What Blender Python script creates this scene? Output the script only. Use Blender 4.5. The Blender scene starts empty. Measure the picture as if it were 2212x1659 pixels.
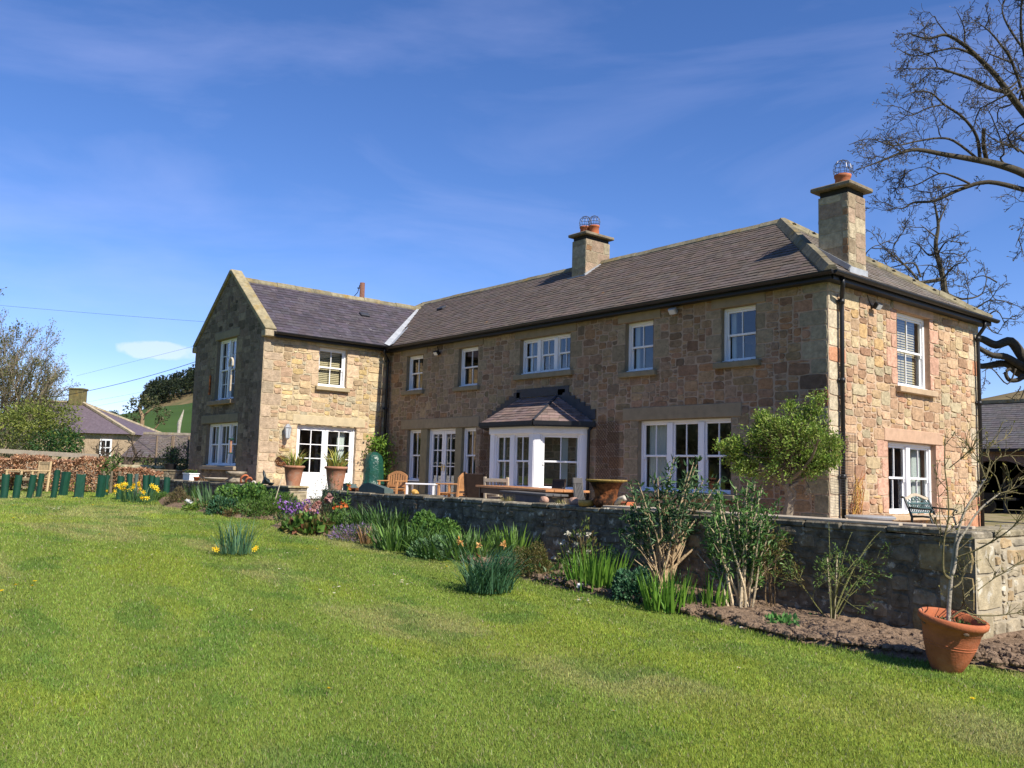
import bpy, math, random
import numpy as np
from mathutils import Matrix, Vector
SC = bpy.context.scene
COL = SC.collection
# ---------------------------------------------------------------- camera, sky, sun, exposure
CAM = np.array([8.87997, -14.97634, 0.89963]); YAW, PITCH, ROLL, FPX = 0.87981, 0.10193, 0.02775, 2827.52
_F = np.array([-math.sin(YAW)*math.cos(PITCH), math.cos(YAW)*math.cos(PITCH), math.sin(PITCH)])
_R = np.array([math.cos(YAW), math.sin(YAW), 0.0]); _U = np.cross(_R, _F)
CR = math.cos(ROLL)*_R + math.sin(ROLL)*_U; CU = -math.sin(ROLL)*_R + math.cos(ROLL)*_U; CF = _F
cd = bpy.data.cameras.new('camera'); cam = bpy.data.objects.new('camera', cd); COL.objects.link(cam)
cd.sensor_fit = 'HORIZONTAL'; cd.sensor_width = 36.0; cd.lens = FPX/3264*36; cd.clip_start = 0.05; cd.clip_end = 9000
cam.matrix_world = Matrix(((CR[0], CU[0], -CF[0], CAM[0]), (CR[1], CU[1], -CF[1], CAM[1]), (CR[2], CU[2], -CF[2], CAM[2]), (0, 0, 0, 1)))
SC.camera = cam
SUN_EL, SUN_AZ = math.radians(43.0), math.radians(1.5)      # azimuth from +x towards +y
SUND = Vector((math.cos(SUN_AZ)*math.cos(SUN_EL), math.sin(SUN_AZ)*math.cos(SUN_EL), math.sin(SUN_EL)))
sl = bpy.data.lights.new('sun', 'SUN'); sl.energy = 5.0; sl.angle = math.radians(0.5); sl.color = (1.0, 0.93, 0.82)
sun = bpy.data.objects.new('sun', sl); COL.objects.link(sun); sun.rotation_euler = SUND.to_track_quat('Z', 'Y').to_euler()
W = bpy.data.worlds.new('World'); SC.world = W; W.use_nodes = True
nt = W.node_tree; nt.nodes.clear()
def N(tree, t, **k):
    n = tree.nodes.new(t)
    for a, b in k.items(): setattr(n, a, b)
    return n
wo = N(nt, 'ShaderNodeOutputWorld'); bg = N(nt, 'ShaderNodeBackground'); sky = N(nt, 'ShaderNodeTexSky')
sky.sky_type = 'NISHITA'; sky.sun_disc = False; sky.sun_elevation = SUN_EL
sky.sun_rotation = math.pi/2 - SUN_AZ; sky.altitude = 1600; sky.air_density = 1.0; sky.dust_density = 0.0; sky.ozone_density = 5.0
bg.inputs[1].default_value = 0.098
tc = N(nt, 'ShaderNodeTexCoord'); mp = N(nt, 'ShaderNodeMapping'); mp.inputs['Rotation'].default_value = (0.06, 0.12, 0.88); mp.inputs['Scale'].default_value = (1.0, 2.2, 6.5)
nz = N(nt, 'ShaderNodeTexNoise'); nz.inputs['Scale'].default_value = 1.15; nz.inputs['Detail'].default_value = 7; nz.inputs['Roughness'].default_value = 0.55; nz.inputs['Distortion'].default_value = 0.6
cr = N(nt, 'ShaderNodeValToRGB'); cr.color_ramp.elements[0].position = 0.46; cr.color_ramp.elements[1].position = 0.95
cr.color_ramp.elements[0].color = (0, 0, 0, 1); cr.color_ramp.elements[1].color = (0.26, 0.26, 0.26, 1)
mx = N(nt, 'ShaderNodeMixRGB'); mx.inputs[2].default_value = (5.6, 6.6, 8.4, 1)
L = nt.links.new
L(tc.outputs['Generated'], mp.inputs[0]); L(mp.outputs[0], nz.inputs['Vector']); L(nz.outputs[0], cr.inputs[0])
L(cr.outputs[0], mx.inputs[0]); L(sky.outputs[0], mx.inputs[1])
hsv = N(nt, 'ShaderNodeHueSaturation'); hsv.inputs['Saturation'].default_value = 1.16
L(mx.outputs[0], hsv.inputs['Color']); tn = N(nt, 'ShaderNodeMixRGB', blend_type='MULTIPLY'); tn.inputs[0].default_value = 1; tn.inputs[2].default_value = (1.32, 1.08, 1.20, 1)
L(hsv.outputs[0], tn.inputs[1])
def cdir(x, y):
    v = (x-1106)/FPX*(3264/2212)*CR - (y-829.5)/FPX*(3264/2212)*CU + CF
    return v/np.linalg.norm(v)
c0 = cdir(340, 757); ce = np.cross(c0, (0, 0, 1)); ce /= np.linalg.norm(ce); cu_ = np.cross(ce, c0)      # the one small cloud, low over the hill
def ndot(v, sc):
    d_ = N(nt, 'ShaderNodeVectorMath', operation='DOT_PRODUCT'); d_.inputs[1].default_value = tuple(np.asarray(v)*sc); L(tc.outputs['Generated'], d_.inputs[0]); return d_.outputs['Value']
def nmath(op, a, b):
    q = N(nt, 'ShaderNodeMath', operation=op)
    for i_, z_ in enumerate((a, b)):
        if isinstance(z_, (int, float)): q.inputs[i_].default_value = z_
        else: L(z_, q.inputs[i_])
    return q.outputs[0]
n2 = N(nt, 'ShaderNodeTexNoise'); n2.inputs['Scale'].default_value = 60; n2.inputs['Detail'].default_value = 6; L(tc.outputs['Generated'], n2.inputs['Vector'])
e2 = nmath('ADD', nmath('POWER', nmath('ABSOLUTE', ndot(ce, 1/.040), 0), 2), nmath('POWER', nmath('ABSOLUTE', ndot(cu_, 1/.0098), 0), 2))
cm = nmath('MULTIPLY', nmath('SUBTRACT', nmath('ADD', nmath('MULTIPLY', n2.outputs[0], 1.6), .35), e2), 1.0); cm = nmath('MULTIPLY', nmath('MINIMUM', nmath('MAXIMUM', cm, 0), .42), nmath('GREATER_THAN', ndot(c0, 1), .9))
m3 = N(nt, 'ShaderNodeMixRGB'); m3.inputs[2].default_value = (7.0, 7.3, 8.2, 1); L(cm, m3.inputs[0]); L(tn.outputs[0], m3.inputs[1]); L(m3.outputs[0], bg.inputs[0]); L(bg.outputs[0], wo.inputs[0])
SC.view_settings.view_transform = 'Standard'; SC.view_settings.look = 'None'; SC.view_settings.exposure = 0.6; SC.view_settings.gamma = 1
SC.cycles.max_bounces = 6; SC.cycles.transparent_max_bounces = 12; SC.cycles.caustics_reflective = False; SC.cycles.caustics_refractive = False
# ---------------------------------------------------------------- surveying helpers (2212 x 1659 survey grid of the camera)
def ray(x, y): return (x-1106)/FPX*(3264/2212)*CR - (y-829.5)/FPX*(3264/2212)*CU + CF
def at(x, y, d): return CAM + ray(x, y)*d
def on(x, y, ax, val):
    r = ray(x, y); return CAM + r*((val-CAM[ax])/r[ax])
def sst(t):
    t = np.clip(t, 0, 1); return t*t*(3-2*t)
def zl(x, y): return -0.04 - 0.62*sst((np.asarray(x, float)+12.5)/21.0)
def gnd(x, y):
    r = ray(x, y); t = 2.0
    while t < 400:
        X = CAM + t*r
        if X[2] < zl(X[0], X[1]): break
        t += 0.02
    return X
def col(x, y, d):                       # point of the ground under a survey column at a depth
    X = at(x, y, d); X[2] = zl(X[0], X[1]); return X
# ---------------------------------------------------------------- mesh collector
ORG = {}
class MB:
    def __init__(s): s.v = []; s.f = []; s.c = []; s.n = 0; s.has = False
    def add(s, v, f, c=None):
        v = np.asarray(v, float).reshape(-1, 3)
        if isinstance(f, np.ndarray): groups = [f]
        else:
            d = {}
            for q in f: d.setdefault(len(q), []).append(q)
            groups = [np.array(q) for q in d.values()]
        for i, g in enumerate(groups):
            if not len(g): continue
            s.f.append(g + s.n)
            if c is None: s.c.append(np.ones((len(g), 3))*0.5)
            else:
                s.has = True; cc = np.asarray(c, float)
                s.c.append(np.tile(cc, (len(g), 1)) if cc.ndim == 1 else cc)
        s.v.append(v); s.n += len(v)
    def box(s, c, d, c_=None, R=None, bev=0.0):
        d = np.asarray(d, float)/2
        if bev > 0:
            b = min(bev, d.min()*0.45); P = []; idx = {}
            for sx in (-1, 1):
                for sy in (-1, 1):
                    for sz in (-1, 1):
                        for a in range(3):
                            q = np.array([sx, sy, sz])*(d-b); q[a] = np.array([sx, sy, sz])[a]*d[a]; idx[(sx, sy, sz, a)] = len(P); P.append(q)
            fs = []
            for a in range(3):
                o = [k for k in range(3) if k != a]
                for sg in (-1, 1):
                    q = []
                    for (u, w) in ((-1, -1), (1, -1), (1, 1), (-1, 1)):
                        k = [0, 0, 0]; k[a] = sg; k[o[0]] = u; k[o[1]] = w; q.append(idx[(*k, a)])
                    if (sg > 0) == (a == 1): q = q[::-1]
                    fs.append(q)
            for a in range(3):
                o = [k for k in range(3) if k != a]
                for u in (-1, 1):
                    for w in (-1, 1):
                        k1 = [0, 0, 0]; k1[o[0]] = u; k1[o[1]] = w; k2 = list(k1); k1[a] = -1; k2[a] = 1
                        q = [idx[(*k1, o[0])], idx[(*k2, o[0])], idx[(*k2, o[1])], idx[(*k1, o[1])]]; fs.append(q)
            for sx in (-1, 1):
                for sy in (-1, 1):
                    for sz in (-1, 1): fs.append([idx[(sx, sy, sz, a)] for a in range(3)])
            P = np.array(P)
        else:
            P = np.array([[x, y, z] for x in (-1, 1) for y in (-1, 1) for z in (-1, 1)])*d
            fs = [[0, 1, 3, 2], [4, 6, 7, 5], [0, 4, 5, 1], [2, 3, 7, 6], [0, 2, 6, 4], [1, 5, 7, 3]]
        if R is not None: P = P @ np.asarray(R).T
        s.add(P + np.asarray(c, float), fs, c_)
    def bar(s, a, b, w, h, c_=None, up=(0, 0, 1), bev=0.0):
        a = np.asarray(a, float); b = np.asarray(b, float); t = b-a; l = np.linalg.norm(t); t = t/l
        u = np.asarray(up, float)
        if abs(t @ u) > 0.97: u = np.array([0, 1.0, 0])
        sd = np.cross(u, t); sd /= np.linalg.norm(sd); u = np.cross(t, sd)
        s.box((a+b)/2, (l, w, h), c_, np.stack([t, sd, u], 1), bev)
    def tube(s, P, r, n=6, c=None, cap=True):
        P = np.asarray(P, float); m = len(P); r = np.broadcast_to(np.asarray(r, float), (m,))
        T = np.gradient(P, axis=0); T /= (np.linalg.norm(T, axis=1)[:, None]+1e-12)
        ref = np.array([0.31, 0.17, 0.93]) if abs(T[0] @ np.array([0.31, 0.17, 0.93])) < 0.9 else np.array([0.95, 0.2, 0.1])
        A = np.cross(T, ref); A /= (np.linalg.norm(A, axis=1)[:, None]+1e-12); B = np.cross(T, A)
        th = np.arange(n)*2*math.pi/n
        V = P[:, None] + r[:, None, None]*(np.cos(th)[None, :, None]*A[:, None] + np.sin(th)[None, :, None]*B[:, None])
        i = np.arange(m-1)[:, None]*n; j = np.arange(n)[None]; k = (j+1) % n
        F = np.stack([i+j, i+k, i+n+k, i+n+j], -1).reshape(-1, 4)
        s.add(V.reshape(-1, 3), F, c)
        if cap:
            s.f.append(np.array([np.arange(n)[::-1] + s.n - m*n])); s.f.append(np.array([np.arange(n) + s.n - n]))
            for _ in range(2): s.c.append(np.tile(np.array([.5, .5, .5]) if c is None else np.asarray(c, float), (1, 1)))
    def lathe(s, prof, o=(0, 0, 0), n=24, c=None, fn=None):
        th = np.arange(n)*2*math.pi/n; pr = np.asarray(prof, float); m = len(pr)
        V = np.zeros((m, n, 3)); V[..., 0] = pr[:, 0, None]*np.cos(th); V[..., 1] = pr[:, 0, None]*np.sin(th); V[..., 2] = pr[:, 1, None]
        if fn is not None: V = fn(V, th)
        i = np.arange(m-1)[:, None]*n; j = np.arange(n)[None]; k = (j+1) % n
        F = np.stack([i+j, i+k, i+n+k, i+n+j], -1).reshape(-1, 4)
        s.add(V.reshape(-1, 3)+np.asarray(o, float), F, c)
        for e, q in ((0, -1), (m-1, 1)):
            if pr[e, 0] > 1e-4:
                s.f.append(np.array([(np.arange(n) if q > 0 else np.arange(n)[::-1]) + s.n - m*n + e*n])); s.c.append(np.tile(np.array([.5, .5, .5]) if c is None else np.asarray(c, float), (1, 1)))
    def blob(s, o, r, rng, c=None, sub=8, jit=0.15):
        m, n = sub, sub+2; th = np.arange(n)*2*math.pi/n; V = []
        for a in np.linspace(-math.pi/2, math.pi/2, m):
            V.append(np.stack([np.cos(a)*np.cos(th), np.cos(a)*np.sin(th), np.full(n, math.sin(a))], -1))
        V = np.array(V); V *= (1+jit*rng.uniform(-1, 1, (m, n, 1))); V[0] = V[0].mean(0); V[-1] = V[-1].mean(0)
        i = np.arange(m-1)[:, None]*n; j = np.arange(n)[None]; k = (j+1) % n
        s.add(V.reshape(-1, 3)*np.asarray(r, float) + np.asarray(o, float), np.stack([i+j, i+k, i+n+k, i+n+j], -1).reshape(-1, 4), c)
    def build(s, name, mat, parent=None, smooth=False, org=None):
        me = bpy.data.meshes.new(name); V = np.concatenate(s.v) if s.v else np.zeros((0, 3))
        o = ORG.get(parent.name, np.zeros(3)) if parent is not None else (np.zeros(3) if org is None else np.asarray(org, float))
        V = V - o
        cnt = np.concatenate([np.full(len(f), f.shape[1]) for f in s.f]); lo = np.concatenate([f.ravel() for f in s.f])
        me.vertices.add(len(V)); me.vertices.foreach_set('co', V.astype(np.float32).ravel())
        me.loops.add(len(lo)); me.loops.foreach_set('vertex_index', lo.astype(np.int32))
        me.polygons.add(len(cnt)); me.polygons.foreach_set('loop_start', np.concatenate([[0], np.cumsum(cnt)[:-1]]).astype(np.int32))
        me.update(calc_edges=True)
        if s.has:
            C = np.repeat(np.concatenate(s.c), cnt, axis=0); C = np.concatenate([C, np.ones((len(C), 1))], 1)
            a = me.color_attributes.new('Col', 'FLOAT_COLOR', 'CORNER'); a.data.foreach_set('color', C.astype(np.float32).ravel())
        me.polygons.foreach_set('use_smooth', np.full(len(cnt), bool(smooth)))
        me.validate(); me.materials.append(mat)
        ob = bpy.data.objects.new(name, me); COL.objects.link(ob); ORG[ob.name] = o
        if parent is not None: ob.parent = parent
        else: ob.location = o
        return ob
def tag(o, label=None, cat=None, group=None, kind=None):
    for k, v in (('label', label), ('category', cat), ('group', group), ('kind', kind)):
        if v: o[k] = v
    return o
def empty(name, loc, label, cat, group=None, rz=0.0):
    e = bpy.data.objects.new(name, None); COL.objects.link(e); e.location = loc; e.rotation_euler = (0, 0, rz); e.empty_display_size = 0.1
    ORG[e.name] = np.asarray(loc, float); return tag(e, label, cat, group)
def local(e): ORG[e.name] = np.zeros(3); return e          # parts of this thing are given in its own coordinates
def copy_tree(o, parent=None):
    c = o.copy(); COL.objects.link(c)
    if parent is not None: c.parent = parent
    ORG[c.name] = ORG.get(o.name, np.zeros(3))
    for ch in list(o.children): copy_tree(ch, c)
    return c
# ---------------------------------------------------------------- numeric noise
def vn(x, y, seed=0):
    x = np.asarray(x, float); y = np.asarray(y, float); xi = np.floor(x).astype(np.int64); yi = np.floor(y).astype(np.int64); fx = x-xi; fy = y-yi
    fx = fx*fx*(3-2*fx); fy = fy*fy*(3-2*fy)
    def h(a, b):
        n = (a*374761393 + b*668265263 + seed*974634777) & 0x7fffffff; n = ((n ^ (n >> 13))*1274126177) & 0x7fffffff
        return ((n ^ (n >> 16)) & 0xffff)/65535.0
    return (h(xi, yi)*(1-fx)+h(xi+1, yi)*fx)*(1-fy) + (h(xi, yi+1)*(1-fx)+h(xi+1, yi+1)*fx)*fy
def fbm(x, y, seed=0, o=4):
    s = 0; a = 0.5
    for i in range(o): s = s + a*vn(x*2**i, y*2**i, seed+i*7); a *= 0.5
    return s/(1-0.5**o)
# ---------------------------------------------------------------- materials
def mat(name, base=None, rough=0.8, spec=0.3, attr=False, mott=(0, 5.0), bump=(0, 30.0), metal=0.0, sss=0.0, extra=None, two=None):
    m = bpy.data.materials.new(name); m.use_nodes = True; t = m.node_tree; p = t.nodes['Principled BSDF']; k = t.links.new
    p.inputs['Roughness'].default_value = rough; p.inputs['Specular IOR Level'].default_value = spec; p.inputs['Metallic'].default_value = metal
    tcn = N(t, 'ShaderNodeTexCoord')
    if attr:
        a = N(t, 'ShaderNodeAttribute', attribute_name='Col'); src = a.outputs['Color']
    else:
        a = N(t, 'ShaderNodeRGB'); a.outputs[0].default_value = (*base, 1); src = a.outputs[0]
    if two:                                     # blotches of a second colour with a shape of their own
        c2, sc, lo, hi = two
        n = N(t, 'ShaderNodeTexNoise'); n.inputs['Scale'].default_value = sc; n.inputs['Detail'].default_value = 8; n.inputs['Roughness'].default_value = 0.62; k(tcn.outputs['Object'], n.inputs['Vector'])
        r = N(t, 'ShaderNodeMapRange'); r.inputs[1].default_value = lo; r.inputs[2].default_value = hi; k(n.outputs[0], r.inputs[0])
        x = N(t, 'ShaderNodeMixRGB'); x.inputs[2].default_value = (*c2, 1); k(r.outputs[0], x.inputs[0]); k(src, x.inputs[1]); src = x.outputs[0]
    if mott[0]:
        n = N(t, 'ShaderNodeTexNoise'); n.inputs['Scale'].default_value = mott[1]; n.inputs['Detail'].default_value = 8; n.inputs['Roughness'].default_value = 0.65; k(tcn.outputs['Object'], n.inputs['Vector'])
        r = N(t, 'ShaderNodeMapRange'); r.inputs[1].default_value = 0.3; r.inputs[2].default_value = 0.7; r.inputs[3].default_value = 1-mott[0]; r.inputs[4].default_value = 1+mott[0]; k(n.outputs[0], r.inputs[0])
        x = N(t, 'ShaderNodeVectorMath', operation='SCALE'); k(src, x.inputs[0]); k(r.outputs[0], x.inputs['Scale']); src = x.outputs[0]
    k(src, p.inputs['Base Color'])
    if bump[0]:
        n = N(t, 'ShaderNodeTexNoise'); n.inputs['Scale'].default_value = bump[1]; n.inputs['Detail'].default_value = 6; k(tcn.outputs['Object'], n.inputs['Vector'])
        b = N(t, 'ShaderNodeBump'); b.inputs['Strength'].default_value = bump[0]; b.inputs['Distance'].default_value = 0.02; k(n.outputs[0], b.inputs['Height']); k(b.outputs[0], p.inputs['Normal'])
    if sss:                                     # thin leaf: light passes through
        tr = N(t, 'ShaderNodeBsdfTranslucent'); ad = N(t, 'ShaderNodeMixShader'); ad.inputs[0].default_value = sss
        k(src, tr.inputs['Color']); k(p.outputs[0], ad.inputs[1]); k(tr.outputs[0], ad.inputs[2]); k(ad.outputs[0], t.nodes['Material Output'].inputs['Surface'])
    return m
M = {}
M['stone'] = mat('sandstone', attr=True, rough=0.95, spec=0.08, mott=(0.32, 9.0), bump=(0.9, 24.0))
M['lichen_stone'] = mat('lichened_stone', attr=True, rough=0.97, spec=0.05, mott=(0.6, 7.0), bump=(1.0, 20.0), two=((0.42, 0.38, 0.29), 8.0, 0.585, 0.64))
M['dressed'] = mat('dressed_stone', attr=True, rough=0.9, spec=0.15, mott=(0.16, 5.0), bump=(0.25, 60.0))
M['ridge'] = mat('ridge_stone', attr=True, rough=0.95, spec=0.1, mott=(0.35, 6.0), bump=(0.4, 30.0), two=((0.26, 0.175, 0.05), 2.6, 0.54, 0.72))
M['slate'] = mat('roof_slate', attr=True, rough=0.75, spec=0.2, mott=(0.22, 7.0), bump=(0.2, 30.0), two=((0.36, 0.17, 0.035), 1.3, 0.685, 0.74))
M['slate_w'] = mat('purple_slate', attr=True, rough=0.75, spec=0.2, mott=(0.25, 8.0), bump=(0.2, 30.0), two=((0.30, 0.29, 0.29), 4.5, 0.64, 0.74))
M['white'] = mat('white_paint', (0.80, 0.80, 0.80), rough=0.4, spec=0.4, mott=(0.03, 3.0))
M['black'] = mat('black_gutter_plastic', (0.010, 0.010, 0.011), rough=0.45, spec=0.4, mott=(0.25, 8.0))
M['lead'] = mat('lead_flashing', (0.33, 0.345, 0.36), rough=0.55, spec=0.4, mott=(0.2, 5.0), bump=(0.15, 14))
M['leadd'] = mat('dark_lead', (0.035, 0.037, 0.045), rough=0.55, spec=0.4, mott=(0.3, 6.0), bump=(0.15, 14))
M['terra'] = mat('terracotta', (0.40, 0.125, 0.055), rough=0.85, spec=0.15, mott=(0.25, 5.0), bump=(0.2, 60), two=((0.40, 0.19, 0.115), 3.0, 0.52, 0.75))
M['terra_old'] = mat('weathered_terracotta', (0.36, 0.17, 0.10), rough=0.9, spec=0.15, mott=(0.25, 6.0), bump=(0.2, 40), two=((0.34, 0.29, 0.23), 4.0, 0.50, 0.68))
M['stoneurn'] = mat('weathered_cast_stone', (0.30, 0.25, 0.185), rough=0.95, spec=0.05, mott=(0.35, 9.0), bump=(0.5, 30), two=((0.12, 0.11, 0.08), 6.0, 0.52, 0.62))
M['pinkstone'] = mat('pink_sandstone', (0.42, 0.26, 0.19), rough=0.95, spec=0.05, mott=(0.3, 14.0), bump=(0.5, 30))
M['rust_rim'] = mat('lichened_rust_rim', (0.27, 0.185, 0.06), rough=0.95, spec=0.05, mott=(0.45, 20.0), bump=(0.5, 40))
M['lampglass'] = mat('frosted_lamp_glass', (0.50, 0.53, 0.55), rough=0.2, spec=0.5)
M['glass2'] = mat('floodlight_glass', (0.55, 0.57, 0.58), rough=0.1, spec=0.6)
M['wire'] = mat('galvanised_wire', (0.10, 0.10, 0.11), rough=0.4, spec=0.5, metal=0.6)
M['rust'] = mat('rusty_iron', (0.21, 0.075, 0.028), rough=0.95, spec=0.1, mott=(0.6, 9.0), bump=(0.5, 30), two=((0.035, 0.020, 0.013), 6.0, 0.44, 0.58))
M['teak'] = mat('orange_teak', (0.43, 0.215, 0.09), rough=0.55, spec=0.3, mott=(0.18, 14.0), bump=(0.1, 60))
M['tabletop'] = mat('varnished_plank', (0.42, 0.19, 0.07), rough=0.5, spec=0.4, mott=(0.3, 7.0), bump=(0.1, 60))
M['palewood'] = mat('weathered_wood', (0.42, 0.35, 0.26), rough=0.85, spec=0.15, mott=(0.2, 10.0), bump=(0.2, 50))
M['tanwood'] = mat('sun_bleached_wood', (0.50, 0.37, 0.21), rough=0.8, spec=0.15, mott=(0.18, 10.0), bump=(0.2, 50))
M['darkwood'] = mat('dark_stained_wood', (0.030, 0.018, 0.014), rough=0.6, spec=0.3, mott=(0.35, 10.0), bump=(0.2, 50))
M['greywood'] = mat('grey_painted_wood', (0.11, 0.105, 0.10), rough=0.8, spec=0.2, mott=(0.2, 10.0), bump=(0.2, 40))
M['cream'] = mat('cream_glaze', (0.48, 0.42, 0.33), rough=0.6, spec=0.3, mott=(0.2, 10.0), bump=(0.2, 40))
M['ochre'] = mat('ochre_glaze', (0.50, 0.27, 0.06), rough=0.5, spec=0.4, mott=(0.15, 9.0))
M['greenfabric'] = mat('green_tarpaulin', (0.010, 0.062, 0.040), rough=0.32, spec=0.5, mott=(0.3, 6.0), bump=(1.0, 14))
M['greenslate'] = mat('green_slate', (0.075, 0.105, 0.095), rough=0.7, spec=0.3, mott=(0.2, 8.0), bump=(0.3, 20))
M['guard'] = mat('green_plastic_guard', (0.008, 0.052, 0.031), rough=0.5, spec=0.35, mott=(0.3, 5.0), bump=(0.3, 9))
M['iron'] = mat('green_black_iron', (0.012, 0.020, 0.020), rough=0.45, spec=0.45)
M['irongreen'] = mat('green_cast_iron', (0.055, 0.105, 0.10), rough=0.5, spec=0.4, mott=(0.2, 9.0))
M['metal'] = mat('grey_metal', (0.35, 0.36, 0.37), rough=0.45, spec=0.5, metal=0.3)
M['brass'] = mat('brass', (0.60, 0.42, 0.12), rough=0.35, metal=0.8)
M['bark'] = mat('bark', attr=True, rough=0.95, spec=0.1, mott=(0.3, 14.0), bump=(0.5, 40))
M['leaf'] = mat('leaf', attr=True, rough=0.5, spec=0.3, sss=0.28)
M['petal'] = mat('petal', attr=True, rough=0.6, spec=0.15, sss=0.3)
M['grass'] = mat('grass_blade', attr=True, rough=0.6, spec=0.2, sss=0.3)
M['lawn'] = mat('lawn_ground', attr=True, rough=0.95, spec=0.05, mott=(0.25, 16.0), bump=(0.6, 60))
M['soil'] = mat('dug_soil', (0.185, 0.130, 0.088), rough=1.0, spec=0.0, mott=(0.5, 24.0), bump=(0.8, 60))
M['pave'] = mat('terrace_paving', (0.38, 0.30, 0.22), rough=0.9, spec=0.1, mott=(0.25, 3.0), bump=(0.3, 15))
M['yard'] = mat('mossy_gravel', (0.26, 0.21, 0.12), rough=0.95, spec=0.05, mott=(0.35, 3.0), bump=(0.5, 20), two=((0.12, 0.13, 0.03), 1.2, 0.5, 0.62))
M['curtain'] = mat('pale_curtain', (0.62, 0.66, 0.64), rough=0.9, spec=0.05)
M['blind'] = mat('slatted_blind', (0.55, 0.45, 0.28), rough=0.6, spec=0.2)
M['dark'] = mat('dark_interior', (0.012, 0.012, 0.012), rough=0.9, spec=0.05)  # near black stands in for shade behind cottage panes and inside the barn
M['blue'] = mat('blue_glaze', (0.03, 0.11, 0.25), rough=0.3, spec=0.5)
M['field'] = mat('spring_pasture', (0.050, 0.088, 0.024), rough=0.95, spec=0.05, mott=(0.15, 0.05))
M['farwood'] = mat('far_woodland', (0.030, 0.042, 0.030), rough=0.95, spec=0.05, mott=(0.3, 0.02))
M['moor'] = mat('brown_moorland', (0.15, 0.115, 0.06), rough=0.95, spec=0.05, mott=(0.4, 0.08), two=((0.06, 0.075, 0.03), 0.035, 0.5, 0.6))
gm = bpy.data.materials.new('window_glass'); gm.use_nodes = True; t = gm.node_tree; t.nodes.clear()
go = N(t, 'ShaderNodeOutputMaterial'); gx = N(t, 'ShaderNodeMixShader'); gt = N(t, 'ShaderNodeBsdfTransparent'); gg = N(t, 'ShaderNodeBsdfGlossy'); gf = N(t, 'ShaderNodeLayerWeight')
gg.inputs['Roughness'].default_value = 0.015; gf.inputs['Blend'].default_value = 0.5; gt.inputs[0].default_value = (0.86, 0.9, 0.88, 1)
gr = N(t, 'ShaderNodeMapRange'); gr.inputs[1].default_value = 0; gr.inputs[2].default_value = 1; gr.inputs[3].default_value = 0.12; gr.inputs[4].default_value = 0.85
gp = N(t, 'ShaderNodeMath', operation='POWER'); gp.inputs[1].default_value = 3.0; t.links.new(gf.outputs['Facing'], gp.inputs[0]); t.links.new(gp.outputs[0], gr.inputs[0]); t.links.new(gr.outputs[0], gx.inputs[0]); t.links.new(gt.outputs[0], gx.inputs[1]); t.links.new(gg.outputs[0], gx.inputs[2]); t.links.new(gx.outputs[0], go.inputs[0])
M['glass'] = gm
# ---------------------------------------------------------------- ground, terrace, yard
HL, HW, HP, HG = 15.42, 6.5, 4.27, 5.46          # house: length of the long front, depth, wing projection, wing width
HE, HR, WE, WR = 4.81, 7.14, 4.85, 6.87          # eaves and ridge heights
TY, TE, TZ = -6.15, 5.15, 0.485                  # terrace wall: front face, right end, top
def lawncol(x, y):
    """patchy lawn colour (linear), the same function for ground and blades"""
    a = fbm(x*0.35+3, y*0.9+7, 1, 4); b = fbm(x*1.5, y*2.9, 5, 4); c = fbm(x*0.16, y*0.16, 9, 2)
    base = np.stack([0.205+0*x, 0.275+0*x, 0.047+0*x], -1); dry = np.array([0.325, 0.305, 0.115]); dk = np.array([0.105, 0.198, 0.036]); yl = np.array([0.255, 0.310, 0.040])
    w = np.clip((a-0.50)*4.5, 0, 0.65)[..., None]; base = base*(1-w)+dry*w
    w = np.clip((0.49-b)*4.5, 0, 0.6)[..., None]; base = base*(1-w)+dk*w
    w = np.clip((fbm(x*0.7, y*1.1, 21, 3)-0.55)*5, 0, 0.7)[..., None]; base = base*(1-w)+yl*w
    st = np.sin((0.22*x+0.975*y+.25*np.sin(x*.21))*2*math.pi/1.15); st = np.clip(st*2.2, -1, 1)*np.clip((c+.15), .3, 1)
    return base*(0.86+0.30*c+.075*st)[..., None]
def axis(lo, hi, st, far, g=1.35):
    a = list(np.arange(lo, hi+1e-6, st)); s = st
    while a[-1] < far: s *= g; a.append(a[-1]+s)
    s = st
    while a[0] > -far: s *= g; a.insert(0, a[0]-s)
    return np.array(a)
gx_, gy_ = axis(-34, 16, 0.25, 4000), axis(-26, 8, 0.25, 4000)
X, Y = np.meshgrid(gx_, gy_, indexing='ij'); Z = zl(X, Y) + 0.035*(fbm(X*0.5, Y*0.5, 3, 3)-0.5)*(np.abs(X) < 60)
n, m = X.shape; i = np.arange(n-1)[:, None]*m; j = np.arange(m-1)[None]
g = MB(); F = np.stack([i+j, i+m+j, i+m+j+1, i+j+1], -1).reshape(-1, 4); V = np.stack([X, Y, Z], -1).reshape(-1, 3)
fc = V[F].mean(1); g.add(V, F, lawncol(fc[:, 0], fc[:, 1])*0.66)  # ground darker than the blades: shade between them put into its colour
tag(g.build('lawn', M['lawn'], None, True), kind='structure')
g = MB(); g.box((-8.1, 0.3, -0.25), (26.3, 12.6, 0.5)); tag(g.build('terrace_paving', M['pave'], org=(-8, 0, 0)), kind='structure')
g = MB(); g.box((5, 42, -0.27), (120, 70.6, 0.5)); tag(g.build('yard_ground', M['yard'], org=(5, 42, 0)), kind='structure')
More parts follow.
